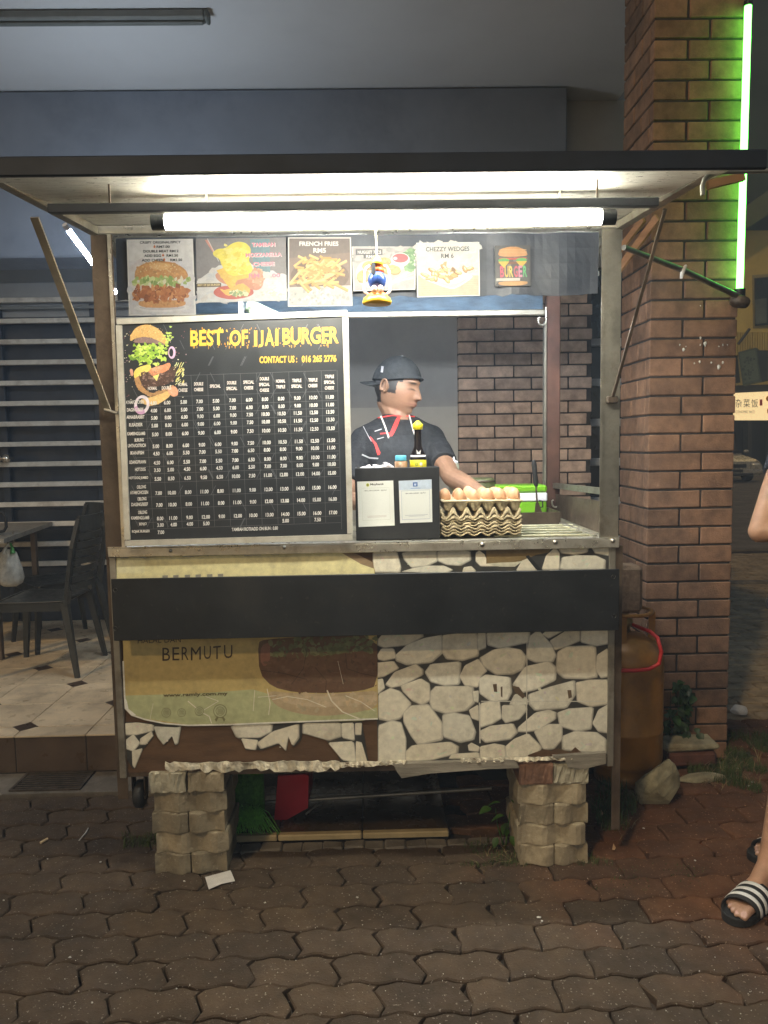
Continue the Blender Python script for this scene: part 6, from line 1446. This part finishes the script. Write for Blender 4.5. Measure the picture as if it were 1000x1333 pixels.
# ================================================================== PAVER STACKS
mst = mat('cut_concrete_block', (0.32,0.27,0.18), 0.92, 0, 0.35, 18, 1.0, 70, rnd=.30, dirt=.8, dcol=(.09,.075,.05), dscale=9, speck=.4, spcol=(.5,.47,.38), spscale=130)
mstr = mat('red_concrete_block', (0.22,0.12,0.075), 0.92, 0, 0.35, 14, 0.9, 80, dirt=.5, dcol=(.09,.06,.045), dscale=12)
mstp = mat('pale_broken_block', (0.42,0.39,0.29), 0.92, 0, 0.3, 18, 1.0, 60, dirt=.3, dcol=(.2,.17,.11))
def block(name, x0, x1, y0, y1, z0, z1, label, m=mst, ph=0.0, amp=.007, rough=0.0, group='paving blocks stacked under the stall'):
    """long side faces the camera, with the wavy edge in plan"""
    N = 14; front = []; back = []
    for k in range(N+1):
        x = x0+(x1-x0)*k/N; w_ = amp*math.sin((x-x0)/.058*math.pi+ph); front.append((x,y0+w_)); back.append((x,y1+w_))
    pts = front+back[::-1]; n = len(pts); ch_ = .005
    cx_, cy_ = (x0+x1)/2, (y0+y1)/2
    rows_ = [(z0,.985),(z0+ch_,1.0),((z0+z1)/2,1.0),(z1-ch_,1.0),(z1,.975)]
    v = []
    for z, s_ in rows_:
        for x, y in pts:
            j = rough if .3 < (z-z0)/(z1-z0) else rough*.6
            v.append((cx_+(x-cx_)*(s_ if abs(s_-1)<1e-6 else 1-(1-s_)*1.2)+random.uniform(-1,1)*(.0008+j), cy_+(y-cy_)*s_+random.uniform(-1,1)*(.0008+j), z+random.uniform(-1,1)*(.0005+j*.6)))
    b = MB(); m_ = len(rows_); b.add(v,[(i*n+k,i*n+(k+1)%n,(i+1)*n+(k+1)%n,(i+1)*n+k) for i in range(m_-1) for k in range(n)]+[tuple(range((m_-1)*n,m_*n)),tuple(reversed(range(n)))])
    o = b.build(name, m); return tag(o, label, 'paving block', group)
hB = .0715; gp = .0012
def stack(x0, x1, y0, side, tops, seed):
    random.seed(seed); xm = (x0+x1)/2
    ords = ['bottom','second','third','fourth','top']
    for k in range(5):
        z = .002+k*(hB+gp); jx = random.uniform(-.005,.005)
        if k in (1,3):
            block('paving_block', x0+jx, x1-.001+jx, y0+random.uniform(-.004,.004), y0+.105, z, z+hB, f'long paving block across the front of the {side} stack, {ords[k]} course', amp=.010, ph=0 if k==1 else .3)
            block('paving_block', x0+jx, x1+jx, y0+.112, y0+.215, z, z+hB, f'long paving block at the back of the {side} stack, {ords[k]} course', amp=.005)
        elif k < 4:
            for i,(a, c) in enumerate(((x0+jx,xm-.002+jx),(xm+.002+jx,x1+jx))):
                block('paving_block', a, c, y0+random.uniform(-.004,.004), y0+.20, z, z+hB, f'paving block laid end on at the {("left","right")[i]} of the {side} stack, {ords[k]} course', amp=.010, ph=(0,math.pi)[i])
        else:
            for i,(a, c) in enumerate(((x0+jx,xm-.003+jx),(xm+.003+jx,x1-.015*(i==9)+jx))):
                block('paving_block', a, c, y0-.012, y0+.20, z, z+hB-.004*i, f'{tops[i][0]} paving block at the top {("left","right")[i]} of the {side} stack', m=tops[i][1], amp=.002, rough=tops[i][2])
gL, gLr = gr(203,1140).x, gr(297,1137).x
stack(gL, gLr, .0, 'left', (('pale chipped',mstp,.003),('brownish squared',mst,.0015)), 21)
gR0, gR1 = gr(676,1129).x, gr(764,1126).x
stack(gR0, gR1, -.005, 'right', (('reddish squared',mstr,.0012),('pale broken faced',mstp,.0035)), 22)

# ================================================================== UNDER THE STALL
gpos = gr(322,1098)
tm = thing('grass_mat', 'rolled green artificial grass mat standing under the stall beside the left block stack', 'grass mat', (gpos.x,.24,.026))
mgm = mat('green_turf', (0.06,0.20,0.025), 0.9, 0, 0.45, 60, 1.0, 220)
xg0, xg1 = at(301,1080,.24).x, at(343,1080,.24).x
b = MB(); b.bbox((xg0,.255,.03),(xg1,.31,.345),.012); b.build('mat_roll', mgm, tm)
b = MB(); random.seed(5)
for _ in range(900):
    x = random.uniform(xg0+.003,xg1-.003); z = random.uniform(.06,.34); p_ = Vector((x,.256,z)); q_ = p_+Vector((random.uniform(-.004,.004),-random.uniform(.004,.010),-random.uniform(.002,.012)))
    b.add([p_+Vector((-.0012,0,0)),p_+Vector((.0012,0,0)),q_],[(0,1,2)])
o = b.build('turf_pile', mgm, tm); o['kind'] = 'stuff'
b = MB(); mgl = mat('bright_green_bristle', (0.13,0.42,0.05), 0.5, 0, 0.4, 80)
for _ in range(170):
    x = random.uniform(xg0,xg1-.01); p_ = Vector((x,.24,.09+random.uniform(0,.035))); a = random.gauss(.35,.5); l_ = random.uniform(.05,.09)
    q1_ = p_+Vector((math.sin(a)*l_*.6,-.03,-.01)); q2_ = p_+Vector((math.sin(a)*l_*1.2,-.045,-l_*.9)); 
    q2_.z = max(q2_.z,.030); b.tube([p_,q1_,q2_],[.0012,.0011,.0006],4)
o = b.build('bristles', mgl, tm); o['kind'] = 'stuff'
rs = thing('red_crate_panel', 'red plastic stool side standing on the tiles under the stall', 'plastic stool', tuple(gr(377,1078,.03)))
mrd = mat('red_plastic', (0.42,0.012,0.03), 0.4, 0, 0.15)
yq = .31; b = MB(); b.prism([at(362,1010,yq),at(397,1008,yq),at(395,1055,yq),at(372,1068,yq),at(359,1073,yq),at(357,1068,yq)],(0,.012,0)); b.build('side_panel', mrd, rs)
b = MB(); b.prism([at(397,1008,yq),at(402,1010,yq),at(401,1052,yq),at(395,1055,yq)],(.004,.20,0)); b.build('side_panel', mrd, rs)
b = MB(); b.tube([at(398,1060,yq-.02),at(410,1050,yq),at(422,1042,yq+.05)],.004,8); b.build('wire_leg', m_steel, rs)

# ================================================================== GAS CYLINDER
cy_ = .66; cxr = at(861,880,cy_).x; cxc = cxr-.155
gc = thing('gas_cylinder', 'orange brown cooking gas cylinder with a red hose standing beside the brick pillar', 'gas cylinder', (cxc,cy_,0))
mgas = mat('orange_gas_paint', (0.34,0.16,0.03), 0.4, 0.1, 0.2, 8, 0.15, 50, dirt=.5, dcol=(.12,.07,.03), dscale=5)
zt4 = at(840,835,cy_-.1).z
b = MB(); b.lathe([(.11,.0),(.125,.0),(.125,.04),(.115,.055),(.150,.085),(.1555,.10),(.1555,.22),(.1575,.225),(.1575,.235),(.1555,.24),(.1555,zt4-.10),(.148,zt4-.06),(.125,zt4-.025),(.08,zt4),(.03,zt4+.012),(0,zt4+.012)],(cxc,cy_,.005),36); b.build('cylinder_body', mgas, gc)
zr = at(835,798,cy_-.05).z
b = MB(); pts = [(cxc+.105*math.cos(a),cy_+.105*math.sin(a),zr) for a in [2*math.pi*k/28 for k in range(29)]]; b.tube(pts,.008,8,caps=False); b.build('collar_ring', mgas, gc)
for a in (-.3,1.4,2.9,4.3):
    x, y = cxc+.104*math.cos(a), cy_+.104*math.sin(a); b = MB(); b.bar((x,y,zt4-.02),(x,y,zr),.028,.005); b.build('collar_post', mgas, gc)
b = MB(); b.lathe([(0,0),(.018,0),(.018,.03),(.028,.035),(.028,.06),(.012,.065),(.012,.085),(0,.085)],(cxc,cy_,zt4+.012),14); b.build('valve', mat('brass_valve',(0.35,0.25,0.08),0.4,0.8), gc)
b = MB(); b.tube([(cxc+.02,cy_,zt4+.05),at(846,822,cy_-.10),at(856,830,cy_-.16),at(861,848,cy_-.17),at(858,864,cy_-.17),at(845,871,cy_-.17),at(826,873,cy_-.17),at(800,873,cy_-.17),at(770,868,cy_-.10)],.008,10); b.build('red_hose', mat('red_rubber_hose',(0.55,0.03,0.03),0.4), gc)
def rock(name, c, r, m, label, cat, seed, flat=1.0, M=None, cuts=7):
    random.seed(seed); bm = bmesh.new(); bmesh.ops.create_icosphere(bm, subdivisions=4, radius=1.0)
    pl_ = [(Vector((random.gauss(0,1),random.gauss(0,1),random.gauss(0,1))).normalized(), random.uniform(.55,.85)) for _ in range(cuts+3)]
    for v in bm.verts:
        p = v.co.copy()
        for n_, d in pl_:
            e = p.dot(n_)-d
            if e > 0: p -= n_*e*.92
        p *= 1+.035*noise.noise(p*5+Vector((seed,0,0)))+.02*noise.noise(p*13)
        q = Vector((p.x*r[0],p.y*r[1],p.z*r[2])); v.co = (M@q if M else q)+Vector(c)
    bm.verts.index_update(); b = MB(); b.add([v.co.copy() for v in bm.verts],[[v.index for v in f.verts] for f in bm.faces]); bm.free(); o = b.build(name, m); return tag(o, label, cat)
mblk = mat('rough_brown_concrete', (0.24,0.16,0.10), 0.95, 0, 0.4, 30, 1.0, 90, speck=.4, spcol=(.4,.32,.22), spscale=120)
c = at(820,764,.60); b = MB(); b.bbox((at(806,764,.55).x-.03,.55,zr+.010),(at(838,764,.55).x,.66,at(820,736,.55).z),.016,j=.005)
tag(b.build('concrete_block', mblk), 'rough brown concrete block resting on the collar of the gas cylinder', 'concrete block')
mrk = mat('mortar_rubble', (0.28,0.26,0.17), 0.95, 0, 0.4, 16, 1.0, 60, dirt=.5, dcol=(.16,.08,.04), dscale=7)
rock('stone', gr(856,1022,.07), (.085,.07,.115), mrk, 'pale upright lump of broken mortar beside the gas cylinder', 'stone', 4, M=Matrix.Rotation(.25,3,'Y'))
sl = thing('broken_masonry', 'broken dark red brick slab with pale mortar top lying before the pillar', 'rubble', tuple(gr(903,1000)))
p0_, p1_ = gr(868,1001), gr(935,1000); b = MB(); b.bbox((p0_.x,p0_.y,.0),(p1_.x,p0_.y+.09,.075),.012,j=.007); b.build('brick_part', mat('dark_red_masonry',(0.11,0.045,0.03),0.9,0,0.4,14,0.9,70,dirt=.3), sl)
b = MB(); b.bbox((p0_.x-.012,p0_.y-.006,.077),(p1_.x+.006,p0_.y+.12,.108),.012,j=.006); b.build('mortar_top', mrk, sl)
rock('stone', gr(912,1012,.012), (.13,.04,.018), mrk, 'flat yellowish stone flake on the ground below the broken masonry', 'stone', 9)
rock('stone', gr(838,968,.0)+Vector((-.02,.0,.03)), (.06,.05,.05), mblk, 'small brown stone between the gas cylinder and the pillar', 'stone', 12)
rock('stone', gr(820,1030,.0)+Vector((-.02,.06,.02)), (.05,.05,.035), mblk, 'dark stone at the foot of the gas cylinder near the stall leg', 'stone', 13)

# ================================================================== PLANTS, GRASS
mleaf = mat('green_leaf', (0.055,0.13,0.02), 0.5, 0, 0.3, 30, 0.2, rnd=.3)
mleafd = mat('dark_ivy_leaf', (0.020,0.050,0.010), 0.5, 0, 0.4, 30, 0.2, rnd=.4)
mgrass = mat('grass_blade', (0.055,0.085,0.018), 0.7, 0, 0.5, 25, 0.0)
mdry = mat('dry_grass', (0.25,0.19,0.09), 0.8, 0, 0.4, 25, 0.0)
def leaf_me(L_, W_, m, name='leaf'):
    v = []; N = 6
    for i in range(N+1):
        t = i/N; w_ = W_*math.sin(math.pi*t**.8)*.5; z = -.25*L_*t*t
        v += [(-w_,t*L_,z+w_*.35),(0,t*L_,z),(w_,t*L_,z+w_*.35)]
    f = [(3*i+k,3*i+k+1,3*i+4+k,3*i+3+k) for i in range(N) for k in (0,1)]
    me = bpy.data.meshes.new(name); me.from_pydata(v,[],f); me.materials.append(m)
    for p_ in me.polygons: p_.use_smooth = True
    return me
yp = thing('seedling', 'young plant with oval bright leaves growing beside the right block stack', 'plant', tuple(gr(655,1098)))
lm1 = leaf_me(.052,.034,mleaf); base = gr(655,1100); tipz = at(650,1045,.12).z
stems = [([base,at(648,1075,.13),at(645,1052,.12)]),([base+Vector((.01,.0,0)),at(662,1072,.14),at(665,1050,.13)])]
for s_ in stems: b = MB(); b.tube(s_,[.0028,.0022,.0012],6); b.build('stem', mleaf, yp)
random.seed(8)
for (u,v,rz,rx) in ((652,1045,1.4,.2),(657,1062,1.5,.1),(640,1052,2.0,.3),(667,1052,-1.2,.2),(668,1068,-1.9,.4),(655,1078,-.6,-.5),(664,1088,-2.6,-.6),(648,1090,2.4,-.6),(670,1046,-.4,.3),(661,1071,.6,-.8)):
    p_ = at(u,v,.12+random.uniform(-.03,.03)); inst('leaf', lm1, yp, p_, rot=(rx-.3,random.uniform(-.3,.3),rz), scale=(1,1,1) if v < 1080 else (.75,.75,.75))
iv = thing('ivy_plant', 'dark leafy weed climbing the foot of the brick pillar', 'plant', (at(883,930,.87).x,.87,0))
lm2 = leaf_me(.050,.044,mleafd); random.seed(11)
for k in range(4):
    b = MB(); x = at(870+k*9,960,.88).x; b.tube([(x,.87,0),(x+random.uniform(-.02,.02),.86,.12),(x+random.uniform(-.03,.03),.87,.30)],[.004,.003,.001],6); b.build('stem', mleafd, iv)
for k in range(130):
    v = random.uniform(888,985); c_ = 882+ (6 if v < 920 else 0); w_ = 8+ (v-885)*.20; u = random.gauss(c_,w_*.55)
    inst('leaf', lm2, iv, at(u,v,random.uniform(.80,.89)), rot=(random.uniform(-1.3,.1),random.uniform(-.6,.6),random.uniform(1.8,4.5)), scale=(random.uniform(.5,1),)*3)
def blades(name, pts, label, m, hmin, hmax, seed, w_=.0022, lean=.7):
    random.seed(seed); b = MB()
    for x, y, z in pts:
        h = random.uniform(hmin,hmax); a = random.uniform(0,6.28); d = Vector((math.cos(a),math.sin(a),0)); s_ = Vector((-d.y,d.x,0))*w_/2
        l_ = random.uniform(.2,lean)*h; p = Vector((x,y,z)); m1 = p+d*l_*.35+Vector((0,0,h*.6)); t = p+d*l_+Vector((0,0,h*random.uniform(.7,1)))
        b.add([p-s_,p+s_,m1+s_*.8,m1-s_*.8,t],[(0,1,2,3),(3,2,4)])
    o = b.build(name, m); return tag(o, label, 'grass' if m is not mdry else 'dry grass', kind='stuff')
def patch(u0,u1,v0,v1,n,seed,dens=None):
    random.seed(seed); out = []
    while len(out) < n:
        u = random.uniform(u0,u1); v = random.uniform(v0,v1)
        if dens and not dens(u,v): continue
        p = gr(u,v); 
        if noise.noise(Vector((p.x*9,p.y*9,seed))) < -.15: continue
        out.append((p.x,p.y,-.004))
    return out
blades('grass', patch(895,1010,955,1032,3200,31,lambda u,v: (v > 985 or u > 942) and v < 1010+ (u-895)*.25), 'low grass growing right of the pillar beyond the broken masonry', mgrass, .015,.055,1)
blades('grass', patch(768,835,1015,1085,900,32,lambda u,v: (u-800)**2/900+(v-1050)**2/1300<1), 'tuft of grass at the right rear of the right block stack', mgrass, .02,.085,2)
blades('grass', patch(600,690,1090,1128,620,33,lambda u,v: v > 1092+abs(u-645)*.1), 'short weeds round the seedling and the right block stack', mgrass, .008,.03,3)
blades('grass', patch(160,205,1085,1105,260,34), 'small dark weed left of the left block stack', mgrass, .01,.04,4)
blades('grass', patch(745,800,1112,1128,130,35), 'tiny weeds at the front right corner of the right block stack', mgrass, .01,.035,5)
blades('grass', patch(770,920,1125,1160,160,38), 'moss and tiny weeds in the joints of the reddish pavers', mgrass, .004,.014,8,w_=.003)
blades('dry_grass', patch(905,990,985,1030,160,36)+patch(780,830,1030,1100,50,37)+patch(620,690,1100,1140,40,39), 'scattered dry straw among the weeds on the right', mdry, .02,.06,6,lean=2.5)
dl = MB(); 
for (u,v) in ((781,1061),(797,1106)):
    p_ = gr(u,v,.01); dl.add([p_,p_+Vector((.006,.006,.02)),p_+Vector((.012,-.004,.008)),p_+Vector((.007,-.007,.003))],[(0,1,2,3)])
tag(dl.build('dry_leaf', mat('pale_dry_leaf',(0.40,0.25,0.13),0.7)), 'few pale dry leaves lying by the grass tuft', 'dry leaves', kind='stuff')

# moss/dirt build-up
# ================================================================== LITTER
mpp = mat('white_litter', (0.66,0.64,0.60), 0.7, 0, 0.08, 40, 0.3)
q = [gr(267,1142,.004),gr(300,1133,.006),gr(302,1137,.009),(gr(306,1147,.004)),gr(288,1151,.005),gr(272,1158,.006)]
b = MB(); b.prism(q,(0,0,.0008)); tag(b.build('paper_scrap', mpp), 'torn white paper scrap on the pavers in front of the left block stack', 'paper scrap')
rock('tissue', gr(962,925,.03), (.045,.04,.032), mpp, 'crumpled white tissue on the paving right of the pillar', 'tissue', 17, cuts=12)
b = MB(); b.tube([gr(53,1097,.006),gr(62,1092,.006)],.005,8); tag(b.build('cigarette_butt', mat('cream_filter',(0.65,0.5,0.3),0.7)), 'short cigarette butt on the pavers at the left', 'cigarette butt')
b = MB(); b.tube([gr(103,1094,.004),gr(112,1084,.005),gr(115,1078,.004)],[.002,.003,.002],6); tag(b.build('straw_scrap', mpp), 'thin white scrap on the pavers below the drain grating', 'litter')
b = MB(); random.seed(44)
for (u,v,s_) in ((702,1194,5),(706,1199,3),(983,1138,3),(995,1125,4),(980,1018,5),(975,1023,4),(986,1024,3),(131,1122,3),(62,1118,2),(91,1246,3),(230,1287,2),(293,1132,4),(120,1305,2),(5,1172,2),(345,1175,3),(465,1168,3),(905,1120,3),(838,1078,3),(600,1150,2),(1000,1235,3),(240,1147,3),(960,1000,4)):
    c_ = gr(u,v,.003); b.ell(c_,(s_*.0014,s_*.0012,.002),7,5,0,j=.35)
for _ in range(160):
    c_ = gr(random.uniform(0,1000),random.uniform(1130,1333),.002); b.ell(c_,(random.uniform(.0007,.002),)*2+(.0012,),5,4,0,j=.3)
tag(b.build('litter_specks', mpp), 'tiny white crumbs scattered over the pavers', 'crumbs', kind='stuff')

# ================================================================== NEON, RIGHT-HAND BITS
ne = thing('neon_tube', 'bright green neon tube standing upright along the right edge of the brick pillar', 'neon tube', tuple(at(968,200,.86)))
b = MB(); b.tube([at(974,8,.86),at(963,376,.86)],.0145,14); b.build('tube', m_neon, ne)
b = MB(); b.tube([at(974,2,.86),at(973.8,8,.86)],.018,12); b.build('end_cap', m_black, ne)
b = MB(); b.tube([at(963,376.5,.86),at(962.7,388,.86)],.024,12); b.build('end_cap', m_black, ne)
pa = thing('bracket_pipe', 'grey pipe slanting from the stall post to the foot of the neon tube', 'pipe', tuple(at(890,350,.45)))
b = MB(); b.tube([at(812,322,.12),at(890,352,.50),at(962,386,.84)],[.009,.011,.013],12); b.build('pipe', m_steel, pa)
b = MB(); b.lathe([(0,-.02),(.036,-.02),(.042,-.008),(.042,.008),(.036,.016),(0,.016)],at(963,392,.84),18,M=Matrix.Rotation(.3,3,'Y')); b.build('end_disc', m_steeld, pa)
b = MB(); b.tube([at(887,362,.49),at(889,352,.47),at(893,346,.50)],[.006,.010,.005],8); b.build('tape_tag', mwt, pa)
wt = thing('timber_battens', 'two orange lit timber battens leaning between the stall roof and the pillar side', 'timber', tuple(at(830,315,.85)))
mtm = mat('orange_timber', (0.42,0.22,0.10), 0.7, 0, 0.25, 8, 0.3, 50, stretch=(1,1,5))
b = MB(); b.bar(at(805,352,.9),at(856,283,.7),.012,.035); b.build('batten', mtm, wt)
b = MB(); b.bar(at(803,330,.95),at(838,285,.8),.012,.03); b.build('batten', mtm, wt)

# ================================================================== ACROSS THE STREET
FY = 27.0
sh2 = thing('shophouse', 'yellow shophouse across the street with dark upper window and ribbed balcony', 'building', tuple(at(985,560,FY)))
mye = mat('yellow_render', (0.55,0.43,0.12), 0.8, 0, 0.2, .6, 0.1, 5, dirt=.4, dcol=(.1,.09,.04), dscale=.5)
mdkf = mat('dark_shop_interior', (0.02,0.02,0.02), 0.8, 0, 0.4, 1)
def fq(name, pts, y, m, d=.3, p=None): b = MB(); b.prism([at(u,v,y) for u,v in pts],(0,d,0)); return b.build(name, m, p or sh2)
fq('upper_wall', [(900,300),(1120,300),(1120,500),(900,508)], FY, mye)
fq('upper_wall', [(900,60),(1120,60),(1120,190),(900,300)], FY+.1, mat('dark_green_facade',(0.03,0.045,0.03),0.9,0,0.4,.8))
fq('eaves', [(900,318),(1120,165),(1120,200),(900,345)], FY-.8, mat('olive_eaves',(0.10,0.11,0.05),0.8,0,0.3,.9), .7)
fq('upper_wall', [(900,-160),(1120,-160),(1120,60),(900,60)], FY+.1, MATS['dark_green_facade'])
fr_ = fq('window', [(980,358),(1060,352),(1060,424),(981,427)], FY-.05, mat('window_frame_olive',(0.28,0.24,0.1),0.7), .05)
fq('pane', [(983,362),(1010,360),(1010,422),(983.5,424)], FY-.12, mdk, .05, fr_); 
fq('poster', [(983,390),(998,388),(998,420),(984,422)], FY-.2, mat('faded_window_poster',(0.09,0.11,0.10),0.7,0,0.5,2), .03, fr_)
for k in range(22): fq('rib', [(958+k*3.2,432),(960+k*3.2,432),(960+k*3.2,462),(958+k*3.2,462)], FY-.45, mye, .3)
fq('balcony', [(955,428),(1100,428),(1100,464),(955,464)], FY-.1, mye, .1)
b = MB(); b.tube([at(961,448,FY-1),at(976,428,FY-1)],.05,6); b.build('bracket', m_black, sh2)
fq('lower_wall', [(900,500),(1120,500),(1120,640),(900,640)], FY+1.2, mdkf)
fq('canopy', [(948,502),(1120,497),(1120,508),(948,511)], FY-1.6, m_black, 1.5)
for u in (974,1003): fq('pillar', [(u,548),(u+5,548),(u+5,628),(u,628)], FY+.4, mat('grimy_grey',(0.07,0.07,0.065),0.9), .4)
sb1 = thing('tilted_sign', 'square greyish green light box sign tilted above the shop banner across the street', 'sign', tuple(at(975,478,FY-2.2)))
b = MB(); b.prism([at(u,v,FY-2.2) for u,v in ((961,458.5),(984,452.5),(990,496),(967,501.5))],(.3,.4,0)); b.build('sign_box', mat('dull_green_sign',(0.10,0.13,0.10),0.6,0,0.2,2), sb1)
p_ = Print(lambda u,v: at(u,v,FY-2.2),(0,-1,0),.02); p_.step = 2e-5
p_.poly([(963,460.5),(982.5,455.5),(988,494),(968.5,498.5)],(0.13,0.17,0.125),1)
random.seed(2)
for _ in range(30): p_.ell(random.gauss(974,3.2),random.choice([random.gauss(470,4),random.gauss(486,4)]),random.uniform(.6,2.2),random.uniform(.5,1.8),(0.045,0.06,0.045),6+_ if False else 4,7,j=.4)
p_.build('worn_print', m_ink, sb1)
fq('dark_sign', [(985,456),(1000,456),(1000,496),(990,498)], FY-2.0, mat('black_sign_board',(0.03,0.035,0.035),0.5), .3, None)
fq('dark_sign', [(950,462),(960,464),(964,498),(950,500)], FY-2.0, MATS['black_sign_board'], .3, None)
sb2 = thing('shop_banner', 'cream and yellow banner with Chinese characters over the shop across the street', 'banner', tuple(at(980,530,FY-2.3)))
b = MB(); b.prism([at(u,v,FY-2.3) for u,v in ((925,513),(1055,507),(1055,547),(925,547))],(0,.1,0)); bnm = bpy.data.materials.new('lit_banner'); bnm.use_nodes = True
bs = bnm.node_tree.nodes['Principled BSDF']; bs.inputs['Base Color'].default_value = (0.8,0.66,0.40,1); bs.inputs['Emission Color'].default_value = (1.0,0.74,0.36,1); bs.inputs['Emission Strength'].default_value = .42
b.build('banner_sheet', bnm, sb2)
p_ = Print(lambda u,v: at(u,v,FY-2.3),(0,-1,0),.03)
def btx(pp, t, u0, u1, vb, h, col, k=2, bold=.0): pp.slant(t, u0, vb, u1, vb, h, col, k, bold)
p_.step = 2e-5
for i, ch_ in enumerate('素杂菜饭'): btx(p_, ch_, 946.5+i*10.4, 955+i*10.4, 530.5, 11, (0.03,0.02,0.015))
btx(p_, 'MIXED VEGE ECONOMIC RICE', 935, 982, 538, 3.6, (0.12,0.07,0.04))
p_.poly([(988.5,520),(992,520),(992,528),(988.5,528)],(0.55,0.05,0.04),2); p_.ell(1001,519,4.5,4,(0.75,0.4,0.05),2); p_.ell(1002,535,4,5,(0.6,0.25,0.03),2)
p_.build('lettering', m_ink, sb2)
# more frontage behind, to close the street
bk = tag(MB().box((-30,34,0),(60,36,22)).build('far_building', mat('night_facade',(0.03,0.035,0.03),0.9,0,0.4,.5)), 'dark unlit row of shops closing the far side of the street', 'building')
# ------------------------------------------------ car
cpt = gr(972,629); car = thing('parked_car', 'silver sedan parked facing the camera across the street', 'car', tuple(cpt))
mcar = mat('silver_car_paint', (0.42,0.39,0.33), 0.28, 0.5, 0.05, 3, 0)
mgl_ = mat('car_glass', (0.01,0.012,0.014), 0.08, 0, 0.1, 3, 0)
CY = 21.3; x0c, x1c = at(915,600,CY).x, at(996,600,CY).x; CW = x1c-x0c; cxm = (x0c+x1c)/2
def zc(v): return at(970,v,CY).z
secs = [(0,[(.42,.22),(.46,.30),(.46,.52),(.43,.60),(.36,.66)]),(.25,[(.47,.20),(.5,.30),(.5,.56),(.475,.64),(.42,.72)]),(1.15,[(.48,.2),(.5,.3),(.5,.62),(.485,.72),(.43,.84)]),(1.2,[(.48,.2),(.5,.3),(.5,.62),(.485,.74),(.42,.88)]),(1.95,[(.48,.2),(.5,.3),(.5,.66),(.47,.88),(.335,1.36)]),(3.1,[(.48,.2),(.5,.3),(.5,.68),(.47,.9),(.335,1.38)]),(3.8,[(.48,.2),(.5,.3),(.5,.68),(.48,.9),(.39,1.0)]),(4.3,[(.45,.22),(.47,.3),(.47,.66),(.45,.86),(.38,.92)])]
b = MB(); v = []
for y, sec in secs:
    row = [(cxm+a*CW,CY+y,z) for a,z in sec]; v += [(2*cxm-x,y_,z) for x,y_,z in reversed(row)]+row if False else [(cxm-a*CW,CY+y,z) for a,z in sec]+[(cxm+a*CW,CY+y,z) for a,z in reversed(sec)]
n = 10; b.add(v,[(i*n+k,i*n+(k+1)%n,(i+1)*n+(k+1)%n,(i+1)*n+k) for i in range(len(secs)-1) for k in range(n)]+[tuple(range(n)),tuple(reversed(range((len(secs)-1)*n,len(secs)*n)))]); bd_ = b.build('car_body', mcar, car)
b = MB(); b.prism([(cxm-.40*CW,CY+1.18,.90),(cxm+.40*CW,CY+1.18,.90),(cxm+.325*CW,CY+1.92,1.33),(cxm-.325*CW,CY+1.92,1.33)],(0,-.02,.012)); b.build('windscreen', mgl_, car)
b = MB(); b.bbox((cxm-.2*CW,CY-.03,.47),(cxm+.2*CW,CY+.01,.58),.01); b.build('grille', m_rubber, car)
b = MB(); b.bbox((cxm-.47*CW,CY-.06,.26),(cxm+.47*CW,CY+.1,.42),.04); b.build('bumper', mcar, car)
b = MB(); b.bbox((cxm-.30*CW,CY-.075,.22),(cxm+.30*CW,CY-.055,.30),.01); b.build('lower_grille', m_rubber, car)
b = MB(); b.bbox((cxm-.13*CW,CY-.085,.33),(cxm+.13*CW,CY-.07,.42),.005); b.build('number_plate', m_rubber, car)
for s_ in (-1,1):
    b = MB(); b.ell((cxm+s_*.36*CW,CY+.06,.56),(.17,.10,.075),14,8); b.build('headlight', mat('headlight_glass',(0.75,0.72,0.62),0.15,0.3,0.1,5,0), car)
    for yy_ in (.85,3.4):
        b = MB(); c_ = (cxm+s_*.43*CW,CY+yy_,.30); b.lathe([(0,-.10),(.2,-.10),(.29,-.09),(.305,-.05),(.305,.05),(.29,.09),(.2,.10),(0,.10)],c_,22,M=Matrix.Rotation(math.pi/2,3,'Y')); wh_ = b.build('wheel', m_rubber, car)
        b = MB(); b.lathe([(0,-.105),(.18,-.105),(.18,.105),(0,.105)],c_,16,M=Matrix.Rotation(math.pi/2,3,'Y')); b.build('rim', m_steel, wh_)
    b = MB(); b.ell((cxm+s_*.53*CW,CY+1.35,.95),(.09,.06,.06),12,8); b.build('mirror', mcar, car)
